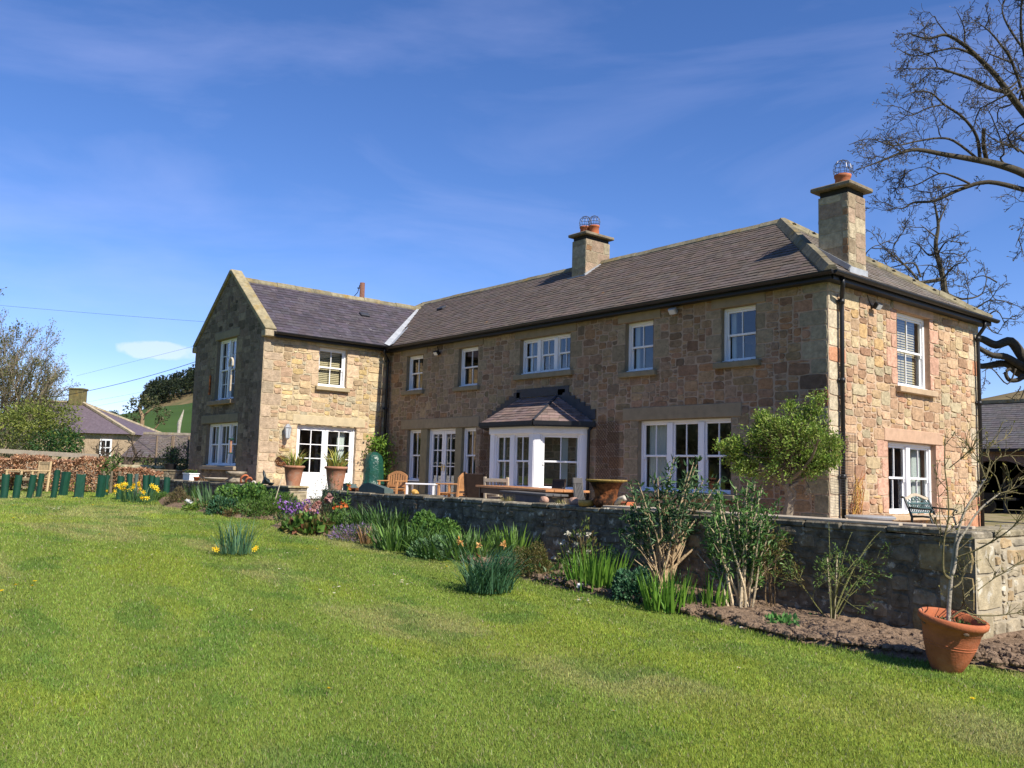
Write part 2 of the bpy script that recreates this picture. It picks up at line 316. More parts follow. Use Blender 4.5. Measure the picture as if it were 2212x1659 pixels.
# ---------------------------------------------------------------- rubble masonry: every stone a raised, uneven block over a mortar face
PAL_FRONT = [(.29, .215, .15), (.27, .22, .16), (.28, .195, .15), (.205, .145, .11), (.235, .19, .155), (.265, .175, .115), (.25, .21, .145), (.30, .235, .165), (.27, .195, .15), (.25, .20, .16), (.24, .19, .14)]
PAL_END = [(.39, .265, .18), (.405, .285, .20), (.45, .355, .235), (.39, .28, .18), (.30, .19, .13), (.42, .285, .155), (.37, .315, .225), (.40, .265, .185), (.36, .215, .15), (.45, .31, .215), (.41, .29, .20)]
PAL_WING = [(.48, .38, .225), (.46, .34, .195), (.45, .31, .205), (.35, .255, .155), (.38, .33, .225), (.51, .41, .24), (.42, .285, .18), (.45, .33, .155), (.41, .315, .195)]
PAL_GABLE = [(.215, .175, .12), (.19, .15, .105), (.23, .18, .12), (.16, .125, .09), (.215, .16, .115), (.24, .195, .135)]  # wing stone darkened: weathering, with the gable's shade put into the colour
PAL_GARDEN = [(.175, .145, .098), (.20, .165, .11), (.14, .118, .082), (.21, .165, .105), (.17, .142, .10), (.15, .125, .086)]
PAL_GARDEN_END = [(.36, .30, .20), (.31, .26, .175), (.40, .335, .225), (.37, .27, .15), (.27, .235, .17)]  # paler set for the sun-facing end, sunlight put into the stone colours
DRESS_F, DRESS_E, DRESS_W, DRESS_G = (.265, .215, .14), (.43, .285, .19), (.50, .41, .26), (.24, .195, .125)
def stone(mb, o, U, V, Nn, u0, v0, u1, v1, c, rng, h=0.014, jit=0.013):
    o, U, V, Nn = map(np.asarray, (o, U, V, Nn)); w, t = u1-u0, v1-v0; nu = 3 if w > 0.25 else 2; nv = 3 if t > 0.28 else 2
    ring = [(k/nu, 0) for k in range(nu)] + [(1, k/nv) for k in range(nv)] + [(1-k/nu, 1) for k in range(nu)] + [(0, 1-k/nv) for k in range(nv)]
    q = np.array(ring)*[w, t]+[u0, v0]; ctr = np.array([(u0+u1)/2, (v0+v1)/2]); q = q + rng.uniform(-jit, jit, q.shape)
    cd_ = np.array([[0, 0], [1, 0], [1, 1], [0, 1]])*[w, t]+[u0, v0]
    for k in (0, nu, nu+nv, 2*nu+nv): q[k] += (ctr-q[k])*min(0.12, 0.018/max(min(w, t), .05))
    ins = q + (ctr-q)*min(0.3, 0.013/min(w, t)) + rng.uniform(-.003, .003, q.shape); n_ = len(q)
    hh = h*rng.uniform(0.5, 1.3); H1 = hh*(0.9+0.5*rng.uniform(-1, 1, n_)*0.6)
    P = [o + U*a[0] + V*a[1] - Nn*0.004 for a in q] + [o + U*a[0] + V*a[1] + Nn*x for a, x in zip(ins, H1)] + [o + U*(ctr[0]+rng.uniform(-.1, .1)*w) + V*(ctr[1]+rng.uniform(-.1, .1)*t) + Nn*hh*rng.uniform(.8, 1.1)]
    f = [[k, (k+1) % n_, n_+(k+1) % n_, n_+k] for k in range(n_)] + [[n_+k, n_+(k+1) % n_, 2*n_] for k in range(n_)]
    mb.add(P, f, c)
def masonry(mb, back, o, U, V, Nn, w, h, holes=(), top=None, forced=(), pal=PAL_END, seed=1, cu=0.062, cv=0.058, mortar=(.40, .30, .22), wmax=9, hmax=5, rise=0.009, gap=0.008, reveal=0.15, rcol=None, tint=None, dress=None):
    rng = np.random.default_rng(seed); nu, nv = int(round(w/cu)), int(round(h/cv)); cu, cv = w/nu, h/nv; occ = np.zeros((nv, nu), bool)
    o, U, V, Nn = map(lambda a: np.asarray(a, float), (o, U, V, Nn))
    for a, b, c, d in holes: occ[max(0, int(math.floor(b/cv+.5))):int(math.ceil(d/cv-.5)), max(0, int(math.floor(a/cu+.5))):int(math.ceil(c/cu-.5))] = True
    if top is not None:
        for k in range(nu):
            tz = min(top(k*cu), top((k+1)*cu)); occ[max(0, int(tz/cv)):, k] = True
    for a, b, c, d, cc in forced:
        i0, i1, j0, j1 = int(round(a/cu)), int(round(c/cu)), int(round(b/cv)), int(round(d/cv)); i0, j0 = max(i0, 0), max(j0, 0); i1, j1 = min(i1, nu), min(j1, nv)
        if i1 <= i0 or j1 <= j0 or occ[j0:j1, i0:i1].any(): continue
        occ[j0:j1, i0:i1] = True
        stone(mb, o, U, V, Nn, i0*cu+gap*.5, j0*cv+gap*.5, i1*cu-gap*.5, j1*cv-gap*.5, np.array(cc)*rng.uniform(.85, 1.15), rng, rise*0.8, 0.004)
    for jv in range(nv):
        ku = 0
        while ku < nu:
            if occ[jv, ku]: ku += 1; continue
            mw = 1
            while ku+mw < nu and not occ[jv, ku+mw] and mw < wmax: mw += 1
            r = rng.random()
            ht = int(rng.choice([1, 2, 3, 4, 5], p=[.13, .33, .33, .16, .05])); ht = min(ht, hmax)
            wd = int(np.clip(round(ht*rng.uniform(1.1, 2.9)), 2, wmax)); wd = min(wd, mw)
            if mw-wd == 1: wd = mw if mw <= wmax else wd-1
            wd = max(wd, 1); hh = 1; ht = min(ht, max(1, wd))
            while hh < ht and jv+hh < nv and not occ[jv+hh, ku:ku+wd].any(): hh += 1
            occ[jv:jv+hh, ku:ku+wd] = True
            c = np.array(pal[rng.integers(len(pal))])*rng.uniform(0.82, 1.15); uu = (ku+wd/2)*cu
            if tint is not None: c = tint(c, uu, (jv+hh/2)*cv, rng)
            g2 = gap*rng.uniform(.5, 1.4)
            stone(mb, o, U, V, Nn, ku*cu+g2*.5, jv*cv+g2*.5, (ku+wd)*cu-g2*.5, (jv+hh)*cv-g2*.5, c, rng, rise)
            ku += wd
    us = sorted({0.0, w, *[x for q in holes for x in (q[0], q[2])], *([w/2] if top is not None else [])}); us = [x for x in us if 0 <= x <= w]
    for a, b in zip(us[:-1], us[1:]):
        hs = sorted([(q[1], q[3]) for q in holes if q[0] < (a+b)/2 < q[2]]); v = 0.0
        for lo, hi in hs + [(None, None)]:
            ta, tb = (h, h) if top is None else (top(a), top(b))
            z0, z1a, z1b = v, (lo if lo is not None else ta), (lo if lo is not None else tb)
            if z1a-z0 > 1e-4 or z1b-z0 > 1e-4: back.add([o+U*a+V*z0, o+U*b+V*z0, o+U*b+V*z1b, o+U*a+V*z1a], [[0, 1, 2, 3]], mortar)
            v = hi if hi is not None else v
    rc = rcol if rcol is not None else mortar
    for a, b, c, d in holes:
        q = [(a, b), (c, b), (c, d), (a, d)]
        for k in range(4):
            p0, p1 = q[k], q[(k+1) % 4]; A, B = o+U*p0[0]+V*p0[1]+Nn*0.012, o+U*p1[0]+V*p1[1]+Nn*0.012
            back.add([A, B, B-Nn*(reveal+.012), A-Nn*(reveal+.012)], [[0, 1, 2, 3]], rc)
def surround(holes, dc, rng, jw=(0.22, 0.42), jh=0.30):
    """dressed jamb stones either side of each opening, long and short in turn"""
    out = []
    for a, b, c, d in holes:
        z = b; k = 0
        while z < d-0.08:
            hh = min(jh*rng.uniform(.8, 1.4), d-z); ww = jw[k % 2]
            out += [(a-ww, z, a, z+hh, dc), (c, z, c+ww, z+hh, dc)]; z += hh; k += 1
    return out
def quoins(w, h, ends, dc, rng, cols=None):
    out = []; z = 0.0; k = 0
    while z < h-0.1:
        hh = min(rng.uniform(.26, .40), h-z); ww = (.56, .32)[k % 2]*rng.uniform(.9, 1.15)
        for e in ends:
            cc = np.array(dc if cols is None or rng.random() < .6 else cols[rng.integers(len(cols))])
            out.append((0, z, ww, z+hh, cc) if e == 0 else (w-ww, z, w, z+hh, cc))
        z += hh; k += 1
    return out
# ---------------------------------------------------------------- the house
house = empty('stone_house', (-8, 0, 0), 'long two storey sandstone house with slate roofs, projecting gabled wing and white sash windows', 'house')
rg = np.random.default_rng(5)
holes_F = {'A': (-14.39, 3.39, -13.49, 4.48), 'B': (-11.67, 3.36, -10.74, 4.48), 'C': (-8.92, 3.52, -6.99, 4.46), 'D': (-5.14, 3.32, -4.29, 4.47), 'E': (-2.44, 3.33, -1.58, 4.47), 'T': (-4.71, .62, -2.18, 2.19), 'S': (-14.20, 0.0, -10.73, 2.19)}
X0 = -HL
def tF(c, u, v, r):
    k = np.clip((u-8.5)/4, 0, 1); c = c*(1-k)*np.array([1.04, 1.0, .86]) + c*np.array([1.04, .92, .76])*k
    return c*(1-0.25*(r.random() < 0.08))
st, bk = MB(), MB(); hs = [(a-X0, b, c-X0, d) for a, b, c, d in holes_F.values()]
fo = quoins(HL, 4.74, (1,), (.27, .24, .165), rg, [(.26, .12, .06), (.25, .215, .15), (.12, .085, .06)]) + surround(hs[:6], DRESS_F, rg)
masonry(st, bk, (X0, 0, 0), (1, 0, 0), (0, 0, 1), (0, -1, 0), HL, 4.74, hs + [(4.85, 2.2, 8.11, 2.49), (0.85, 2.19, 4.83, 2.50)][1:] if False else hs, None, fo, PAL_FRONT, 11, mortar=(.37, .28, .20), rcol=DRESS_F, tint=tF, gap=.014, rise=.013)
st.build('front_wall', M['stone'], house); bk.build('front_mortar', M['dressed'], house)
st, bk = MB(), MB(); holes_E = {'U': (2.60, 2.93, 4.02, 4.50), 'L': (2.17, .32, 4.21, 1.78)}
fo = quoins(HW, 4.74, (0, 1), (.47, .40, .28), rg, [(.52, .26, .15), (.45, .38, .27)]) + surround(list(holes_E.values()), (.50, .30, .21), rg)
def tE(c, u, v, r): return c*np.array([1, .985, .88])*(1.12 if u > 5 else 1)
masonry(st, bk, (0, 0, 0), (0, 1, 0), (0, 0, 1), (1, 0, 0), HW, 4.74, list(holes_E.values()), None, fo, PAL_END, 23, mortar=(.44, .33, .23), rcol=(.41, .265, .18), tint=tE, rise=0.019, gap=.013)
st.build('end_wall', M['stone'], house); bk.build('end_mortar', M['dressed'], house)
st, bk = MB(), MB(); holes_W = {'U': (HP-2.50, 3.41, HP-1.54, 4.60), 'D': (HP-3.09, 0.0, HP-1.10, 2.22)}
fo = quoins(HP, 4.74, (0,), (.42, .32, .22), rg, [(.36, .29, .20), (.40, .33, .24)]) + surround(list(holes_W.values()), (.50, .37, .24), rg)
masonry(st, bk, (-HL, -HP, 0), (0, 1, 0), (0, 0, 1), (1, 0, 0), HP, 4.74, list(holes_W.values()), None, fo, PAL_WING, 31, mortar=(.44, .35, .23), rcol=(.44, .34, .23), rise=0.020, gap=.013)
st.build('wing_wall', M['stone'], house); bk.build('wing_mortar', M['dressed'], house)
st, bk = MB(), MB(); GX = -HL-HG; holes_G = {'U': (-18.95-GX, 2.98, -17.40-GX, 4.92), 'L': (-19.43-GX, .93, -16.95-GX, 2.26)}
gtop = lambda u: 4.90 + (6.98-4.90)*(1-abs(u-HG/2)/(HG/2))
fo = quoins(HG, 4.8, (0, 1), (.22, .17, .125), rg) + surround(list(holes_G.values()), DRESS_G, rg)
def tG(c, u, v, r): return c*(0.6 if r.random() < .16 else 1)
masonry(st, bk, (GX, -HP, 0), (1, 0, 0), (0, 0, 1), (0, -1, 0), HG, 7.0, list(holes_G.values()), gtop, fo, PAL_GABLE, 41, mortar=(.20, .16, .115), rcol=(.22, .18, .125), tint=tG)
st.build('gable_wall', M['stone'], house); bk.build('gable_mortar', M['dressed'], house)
b = MB(); mc = (.4, .3, .22)                      # the sides away from the garden
b.add([(0, HW, 0), (GX, HW, 0), (GX, HW, HE), (0, HW, HE)], [[0, 1, 2, 3]], mc); b.add([(GX, HW, 0), (GX, -HP, 0), (GX, -HP, WE), (GX, HW, WE)], [[0, 1, 2, 3]], mc)
b.add([(-0.1, -HP*0+0.02, 2.66), (GX, 0.02, 2.66), (GX, HW, 2.66), (0.1-.2, HW, 2.66)], [[0, 1, 2, 3]], (.2, .2, .2)); b.add([(GX, -HP+.2, 2.68), (-HL-.2, -HP+.2, 2.68), (-HL-.2, 0, 2.68), (GX, 0, 2.68)], [[0, 1, 2, 3]], (.2, .2, .2))
b.add([(-HL+.02, 1.5, 0), (-HL+.02, 6.4, 0), (-HL+.02, 6.4, HE), (-HL+.02, 1.5, HE)], [[0, 1, 2, 3]], (.2, .2, .2)); b.add([(-6.2, 0.3, 0), (-6.2, 6.4, 0), (-6.2, 6.4, HE), (-6.2, .3, HE)], [[0, 1, 2, 3]], (.2, .2, .2)); b.add([(-1.6+0.1, 0.3, 0), (-1.5, 6.4, 0), (-1.5, 6.4, HE), (-1.5, .3, HE)], [[0, 1, 2, 3]], (.2, .2, .2))
b.build('rear_wall', M['dressed'], house)
def dressed(nm, boxes, c):
    b = MB()
    for q in boxes: b.box(q[0], q[1], np.array(c)*random.Random(str(q)).uniform(.92, 1.08), None, 0.012)
    return b.build(nm, M['dressed'], house)
for x0, x1, z0, z1 in ((-5.18, -1.92, 2.20, 2.49), (-14.57, -10.59, 2.20, 2.50), (-14.62, -13.28, 4.485, 4.70), (-11.92, -10.52, 4.485, 4.70), (-9.15, -6.78, 4.47, 4.70), (-5.38, -4.08, 4.475, 4.70), (-2.68, -1.36, 4.475, 4.70)):
    dressed('lintel', [(((x0+x1)/2, -0.004, (z0+z1)/2), (x1-x0, 0.05, z1-z0))], DRESS_F)
for x0, x1, z0, z1 in ((-14.52, -13.36, 3.26, 3.385), (-11.80, -10.62, 3.23, 3.355), (-9.08, -6.86, 3.38, 3.515), (-5.28, -4.17, 3.19, 3.315), (-2.58, -1.46, 3.2, 3.325), (-4.85, -2.05, .50, .615)):
    dressed('sill', [(((x0+x1)/2, -0.02, (z0+z1)/2), (x1-x0, 0.18, z1-z0))], (.22, .19, .125))
for y0, y1, z0, z1, dx in ((2.01, 4.52, 1.785, 2.05, 0), (2.45, 4.2, 4.505, 4.68, 0)): dressed('lintel', [((0.004, (y0+y1)/2, (z0+z1)/2), (0.05, y1-y0, z1-z0))], DRESS_E)
for y0, y1, z0, z1 in ((2.5, 4.14, 2.80, 2.925), (2.08, 4.3, .2, .315)): dressed('sill', [((0.03, (y0+y1)/2, (z0+z1)/2), (0.2, y1-y0, z1-z0))], (.42, .31, .2))
dressed('lintel', [((-HL+.004, -2.03, 2.365), (.05, 2.44, .28))], DRESS_W); dressed('lintel', [((-HL+.004, -2.02, 4.68), (.05, 1.2, .13))], DRESS_W)
dressed('sill', [((-HL+.03, -2.02, 3.345), (.2, 1.14, .12))], (.38, .31, .19))
dressed('lintel', [((-18.18, -HP-.004, 5.05), (1.95, .05, .25))], (.23, .195, .125)); dressed('lintel', [((-18.45, -HP-.004, 2.40), (2.95, .05, .27))], (.23, .195, .125))
dressed('sill', [((-18.32, -HP-.03, 2.90), (1.95, .2, .13))], (.26, .2, .13)); dressed('sill', [((-18.2, -HP-.03, .86), (2.75, .2, .12))], (.3, .24, .17))
for x0, x1 in ((-13.49, -13.14), (-11.72, -11.41)): dressed('door_mullion', [(((x0+x1)/2, 0.085, 1.095), (x1-x0, .17, 2.19))], (.25, .215, .13))
dressed('apron', [((-13.845, 0.03, .3), (.71, .1, .6))], DRESS_F); dressed('apron', [((-11.07, 0.03, .3), (.68, .1, .6))], DRESS_F)
dressed('slit', [((-18.2, -HP-.003, 6.05), (.13, .03, .45))], (.14, .1, .075))
# ---------------------------------------------------------------- windows
def frame_rect(mb, o, U, V, Nn, w, h, t, dep, z):
    """four bars round a w x h rectangle, t wide, dep deep, front face z behind the wall face"""
    for u0, v0, u1, v1 in ((0, 0, t, h), (w-t, 0, w, h), (t, 0, w-t, t), (t, h-t, w-t, h)):
        c = o+U*(u0+u1)/2+V*(v0+v1)/2-Nn*(z+dep/2); mb.box(c, (u1-u0, dep, v1-v0), None, np.stack([U, -Nn, V], 1), 0.006)
def sash_window(o, U, Nn, w, h, lights=1, rows=1, rec=0.10, fr=0.055, mull=0.13, blind=None, curt=None, meet=0.5, parent=None, white='white'):
    o, U, Nn = (np.asarray(a, float) for a in (o, U, Nn)); V = np.array([0, 0, 1.0]); RR = np.stack([U, -Nn, V], 1)
    f = MB(); frame_rect(f, o, U, V, Nn, w, h, fr, 0.11, rec)
    lw = (w-2*fr-(lights-1)*mull)/lights
    for k in range(1, lights):
        c = o+U*(fr+k*lw+(k-.5)*mull)+V*h/2-Nn*(rec+.045); f.box(c, (mull, .11, h-2*fr), None, RR, .006)
    win = f.build('window', M[white], parent or house)
    sill = MB(); sill.box(o+U*w/2+V*0.018-Nn*(rec-.03), (w-.02, .075, .036), None, RR, .005); sill.build('window_sill', M[white], win)
    for k in range(lights):
        u0 = fr+k*(lw+mull); hm = h*meet
        for up in (1, 0):
            s = MB(); vb, vt = (hm-.02, h-fr) if up else (fr-.01, hm+.025); z = rec+(.035 if up else .065); tt = .045
            so = o+U*u0+V*vb; frame_rect(s, so, U, V, Nn, lw, vt-vb, tt, .035, z)
            s.box(so+U*lw/2+V*(vt-vb)/2-Nn*(z+.016), (.022, .03, vt-vb-2*tt), None, RR)
            for r in range(1, rows): s.box(so+U*lw/2+V*((vt-vb)*r/rows)-Nn*(z+.0175), (lw-2*tt, .027, .022), None, RR)
            if up:
                for e in (0.03, lw-.03): s.box(so+U*e-V*.03-Nn*(z+.0165), (.04, .032, .06), None, RR)
            s.build('sash', M[white], win)
            gl = MB(); gz = z+.0185; e = tt-.004; A = so-Nn*gz
            gl.add([A+U*e+V*e, A+U*(lw-e)+V*e, A+U*(lw-e)+V*(vt-vb-e), A+U*e+V*(vt-vb-e)], [[0, 1, 2, 3]]); gl.build('glass', M['glass'], win)
    if blind:
        b = MB(); z = fr+.05; z1 = h-fr-.03
        while z < z1:
            a = 1.12; b.box(o+U*w/2+V*z-Nn*(rec+.18), (w-2*fr-.04, .045, .004), None, np.stack([U, -Nn*math.cos(a)+V*math.sin(a), Nn*math.sin(a)+V*math.cos(a)], 1)); z += blind
        b.build('slatted_blind', M['blind'], win)
    for (ca, cb) in (curt or ()):
        b = MB(); n = 26; uu = np.linspace(ca, cb, n); P = []
        for i, u in enumerate(uu): zz = rec+.2+.03*math.sin(i*1.7); P += [o+U*u+V*.03-Nn*zz, o+U*u+V*(h-.04)-Nn*zz]
        b.add(P, [[2*i, 2*i+2, 2*i+3, 2*i+1] for i in range(n-1)]); b.build('curtain', M['curtain'], win, True)
    return win
XU, FN, YU, EN = (1, 0, 0), (0, -1, 0), (0, 1, 0), (1, 0, 0)
for k, l, cu in (('A', 1, None), ('B', 1, None), ('C', 3, [(.1, .22), (.5, .62), (1.2, 1.3)]), ('D', 1, [(.06, .2)]), ('E', 1, [(.06, .18)])):
    a, bb, c, d = holes_F[k]; sash_window((a, 0, bb), XU, FN, c-a, d-bb, l, 1, curt=cu)
a, bb, c, d = holes_F['T']; sash_window((a, 0, bb), XU, FN, c-a, d-bb, 3, 1, mull=.15, curt=[(.08, .62), (2.3, 2.45)])
sash_window((-14.20, 0, .62), XU, FN, .71, 1.57, 1, 1); sash_window((-11.41, 0, .62), XU, FN, .68, 1.57, 1, 1, curt=[(.4, .62)])
a, bb, c, d = holes_E['U']; sash_window((0, a, bb), YU, EN, c-a, d-bb, 1, 1, blind=.055, fr=.07)
a, bb, c, d = holes_E['L']; sash_window((0, a, bb), YU, EN, c-a, d-bb, 2, 1, curt=[(.1, .3), (1.55, 1.9)], fr=.07, mull=.16)
a, bb, c, d = holes_W['U']; sash_window((-HL, a-HP, bb), YU, EN, c-a, d-bb, 1, 1, blind=.055)
a, bb, c, d = holes_G['U']; sash_window((a+GX, -HP, bb), XU, FN, c-a, d-bb, 2, 2, curt=[(.35, .62)], mull=.10)
a, bb, c, d = holes_G['L']; sash_window((a+GX, -HP, bb), XU, FN, c-a, d-bb, 3, 1, curt=[(.12, .3), (1.3, 1.45)])
def french(o, U, Nn, w, h, rows, panel, rec=0.12, handle=False, curt=None):
    o, U, Nn = (np.asarray(a, float) for a in (o, U, Nn)); V = np.array([0, 0, 1.0]); RR = np.stack([U, -Nn, V], 1)
    f = MB(); frame_rect(f, o, U, V, Nn, w, h, .055, .10, rec); door = f.build('french_door', M['white'], house); lw = (w-.11)/2
    for k in range(2):
        s = MB(); so = o+U*(.055+k*lw+.003)+V*.03; W_, H_ = lw-.006, h-.09; z = rec+.025; tt = .10
        frame_rect(s, so, U, V, Nn, W_, H_, tt, .045, z)
        if panel:
            s.box(so+U*W_/2+V*(panel/2+.04)-Nn*(z+.028), (W_-2*tt+.01, .03, panel), None, RR)
            s.box(so+U*W_/2+V*(panel+.05)-Nn*(z+.0215), (W_-2*tt+.006, .043, .10), None, RR)
            for e in (.28, .72): s.box(so+U*W_/2+V*(tt+(panel-.05)*(.25 if e < .5 else .75))-Nn*(z+.012), (W_-2*tt-.06, .012, (panel-.1)*.42), None, RR, .004)
        b0 = panel+.10 if panel else tt
        s.box(so+U*W_/2+V*(b0+H_-tt)/2-Nn*(z+.022), (.026, .036, H_-tt-b0), None, RR)
        for r in range(1, rows): s.box(so+U*W_/2+V*(b0+(H_-tt-b0)*r/rows)-Nn*(z+.0235), (W_-2*tt, .033, .026), None, RR)
        s.build('door_leaf', M['white'], door)
        gl = MB(); A = so-Nn*(z+.03); e = tt-.004
        gl.add([A+U*e+V*(b0-.01), A+U*(W_-e)+V*(b0-.01), A+U*(W_-e)+V*(H_-e), A+U*e+V*(H_-e)], [[0, 1, 2, 3]]); gl.build('glass', M['glass'], door)
        if handle:
            hd = MB(); q = so+U*((W_-.05) if k == 0 else .05)+V*1.0-Nn*(z-.008); hd.box(q, (.03, .012, .2), None, RR, .004)
            hd.bar(q+Nn*.03+V*.03, q+Nn*.03+V*.03+U*(-.11 if k == 0 else .11), .014, .018); hd.bar(q+V*.03, q+V*.03+Nn*.035, .014, .014); hd.build('handle', M['brass'], door)
    for (ca, cb) in (curt or ()):
        b = MB(); n = 16; uu = np.linspace(ca, cb, n); P = []
        for i, u in enumerate(uu): zz = rec+.2+.025*math.sin(i*1.7); P += [o+U*u+V*.03-Nn*zz, o+U*u+V*(h-.04)-Nn*zz]
        b.add(P, [[2*i, 2*i+2, 2*i+3, 2*i+1] for i in range(n-1)]); b.build('curtain', M['curtain'], door, True)
french((-13.14, 0, .02), XU, FN, 1.42, 2.17, 4, 0, .1, True, [(.48, .6)])
french((-HL, -3.09, .02), YU, EN, 1.99, 2.2, 3, .66, .1, False, [(1.5, 1.75)])
# ---------------------------------------------------------------- roofs of lapped slates
def inpoly(p, poly):
    x, y = p; r = False; n = len(poly)
    for i in range(n):
        (x1, y1), (x2, y2) = poly[i], poly[(i+1) % n]
        if (y1 > y) != (y2 > y) and x < (x2-x1)*(y-y1)/(y2-y1)+x1: r = not r
    return r
def slates(mb, o, A, B, poly, c, rng, sw=.26, ex=.19, th=.013, var=.13, lift=0.0):
    """o: eaves corner, A along the eaves, B up the slope, poly: outline in (A, B)"""
    o, A, B = (np.asarray(a, float) for a in (o, A, B)); Nn = np.cross(A, B); Nn /= np.linalg.norm(Nn)
    if Nn[2] < 0: Nn = -Nn
    P = np.array(poly); mb.add([o+A*a+B*b_+Nn*(-.012) for a, b_ in poly], [list(range(len(poly)))], np.array(c)*.5)
    b0, b1 = P[:, 1].min(), P[:, 1].max(); r = 0; V = []; Fs = []; C = []
    while b0+r*ex < b1:
        y0 = b0+r*ex; y1 = min(y0+ex*1.15, b1+.02)
        ys = min(y0+ex*.5, b1-.001); xs = []
        for i in range(len(poly)):
            (p1, q1), (p2, q2) = poly[i], poly[(i+1) % len(poly)]
            if (q1 > ys) != (q2 > ys): xs.append(p1+(p2-p1)*(ys-q1)/(q2-q1))
        xs.sort()
        for lo, hi in zip(xs[::2], xs[1::2]):
            x = lo-(r % 2)*sw*.5
            while x < hi:
                w_ = sw*rng.uniform(.85, 1.15); xa, xb = max(x, lo), min(x+w_-.004, hi); x += w_
                if xb-xa < .03: continue
                t0 = th*rng.uniform(.8, 1.6)+lift; ya = y0+rng.uniform(-.008, .008); k = len(V)
                for (u, v, t) in ((xa, ya, t0), (xb, ya, t0+rng.uniform(-.002, .002)), (xb, y1, .001+lift), (xa, y1, .001+lift), (xa, ya, -.01), (xb, ya, -.01)): V.append(o+A*u+B*v+Nn*t)
                Fs += [[k, k+1, k+2, k+3], [k+4, k+5, k+1, k]]; cc = np.array(c)*(1+rng.uniform(-var, var))*np.array([1+rng.uniform(-.06, .06), 1, 1+rng.uniform(-.08, .08)]); C += [cc, cc*.9]
        r += 1
    mb.add(V, np.array(Fs), np.array(C))
EV = .2; pm = math.atan2(HR-HE, HW/2+EV); Lm = math.hypot(HR-HE, HW/2+EV); XL = GX-EV; XR = EV; RX0, RX1 = -18.35, -3.11
rf = MB(); CM = (.126, .098, .080); rr = np.random.default_rng(77)
By = (0, math.cos(pm), math.sin(pm))
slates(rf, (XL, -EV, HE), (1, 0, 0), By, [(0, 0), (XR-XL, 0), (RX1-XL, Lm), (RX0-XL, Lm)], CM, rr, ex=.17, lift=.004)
slates(rf, (XL, HW+EV, HE), (1, 0, 0), (0, -By[1], By[2]), [(0, 0), (XR-XL, 0), (RX1-XL, Lm), (RX0-XL, Lm)], CM, rr, sw=.6, ex=.4)
pe = math.atan2(HR-HE, XR-RX1); Le = math.hypot(HR-HE, XR-RX1); Wd = HW+2*EV
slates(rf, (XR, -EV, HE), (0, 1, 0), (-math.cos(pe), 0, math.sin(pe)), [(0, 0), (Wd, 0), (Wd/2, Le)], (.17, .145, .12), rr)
pl = math.atan2(HR-HE, RX0-XL); Ll = math.hypot(HR-HE, RX0-XL)
slates(rf, (XL, -EV, HE), (0, 1, 0), (math.cos(pl), 0, math.sin(pl)), [(0, 0), (Wd, 0), (Wd/2, Ll)], CM, rr, sw=.6, ex=.4)
roof = rf.build('main_roof', M['slate'], house)
wf = MB(); WX = -HL-HG/2; pw = math.atan2(WR-WE, HG/2+EV); Lw = math.hypot(WR-WE, HG/2+EV); yw = 3.0
yv = -EV+(WE-HE)/math.tan(pm)                     # where the wing eaves meets the main slope
CWN = (.074, .063, .074)
slates(wf, (-HL+EV, -HP+.2, WE), (0, 1, 0), (-math.cos(pw), 0, math.sin(pw)), [(0, 0), (HP-.2+yv, 0), (HP-.2+yw, Lw), (0, Lw)], CWN, rr, var=.22)
slates(wf, (GX-EV, -HP+.2, WE), (0, 1, 0), (math.cos(pw), 0, math.sin(pw)), [(0, 0), (HP-.2+yv, 0), (HP-.2+yw, Lw), (0, Lw)], CWN, rr, sw=.6, ex=.4)
wroof = wf.build('wing_roof', M['slate_w'], house)
v = MB(); a0, a1 = np.array((-HL+EV+.02, yv-.05, WE+.0)), np.array((WX, yw+.0, WR)); dv = a1-a0
nA = np.array((math.sin(pw), 0, math.cos(pw))); nB = np.array((0, -math.sin(pm), math.cos(pm)))
upA = np.cross(nA, dv); upA /= np.linalg.norm(upA); upA = upA if upA[2] > 0 else -upA
upB = np.cross(nB, dv); upB /= np.linalg.norm(upB); upB = upB if upB[2] > 0 else -upB
v.add([a0+nA*.035, a1+nA*.035, a1+nA*.035+upA*.17, a0+nA*.035+upA*.17, a0+nB*.035+upB*.2, a1+nB*.035+upB*.2], [[0, 1, 2, 3], [0, 4, 5, 1]]); v.build('valley_lead', M['lead'], house)
def ridgeline(a, b, wd, ht, nm, nseg, seed, c=(.21, .185, .125)):
    a, b = np.asarray(a, float), np.asarray(b, float); rng = np.random.default_rng(seed); mb = MB(); t = (b-a)/np.linalg.norm(b-a)
    s = np.cross(t, (0, 0, 1)); s /= np.linalg.norm(s); u = np.cross(s, t)
    for k in range(nseg):
        p, q = a+(b-a)*k/nseg+t*.004, a+(b-a)*(k+1)/nseg-t*.004; e = rng.uniform(-.008, .012); h = ht+e
        pr = [(-wd, -.09), (-wd, -.045+e), (-wd*.35, h), (wd*.35, h), (wd, -.045+e), (wd, -.09)]
        V = [p+s*x+u*z for x, z in pr]+[q+s*x+u*z for x, z in pr]
        mb.add(V, [[i, i+1, i+7, i+6] for i in range(5)]+[[0, 1, 2, 3, 4, 5], [6, 7, 8, 9, 10, 11]], np.array(c)*rng.uniform(.8, 1.2))
    return mb.build(nm, M['ridge'], house)
ridgeline((RX0, HW/2, HR), (RX1, HW/2, HR), .13, .07, 'ridge', 26, 1); ridgeline((XR, -EV, HE+.03), (RX1, HW/2, HR), .16, .10, 'hip_ridge', 8, 2, (.19, .165, .11)); ridgeline((XR, HW+EV, HE+.03), (RX1, HW/2, HR), .15, .09, 'hip_ridge', 8, 3, (.21, .185, .12))
ridgeline((XL, -EV, HE+.03), (RX0, HW/2, HR), .17, .08, 'hip_ridge', 8, 4); ridgeline((WX, -HP+.2, WR), (WX, yw+.1, WR), .13, .07, 'ridge', 11, 6, (.21, .185, .12))
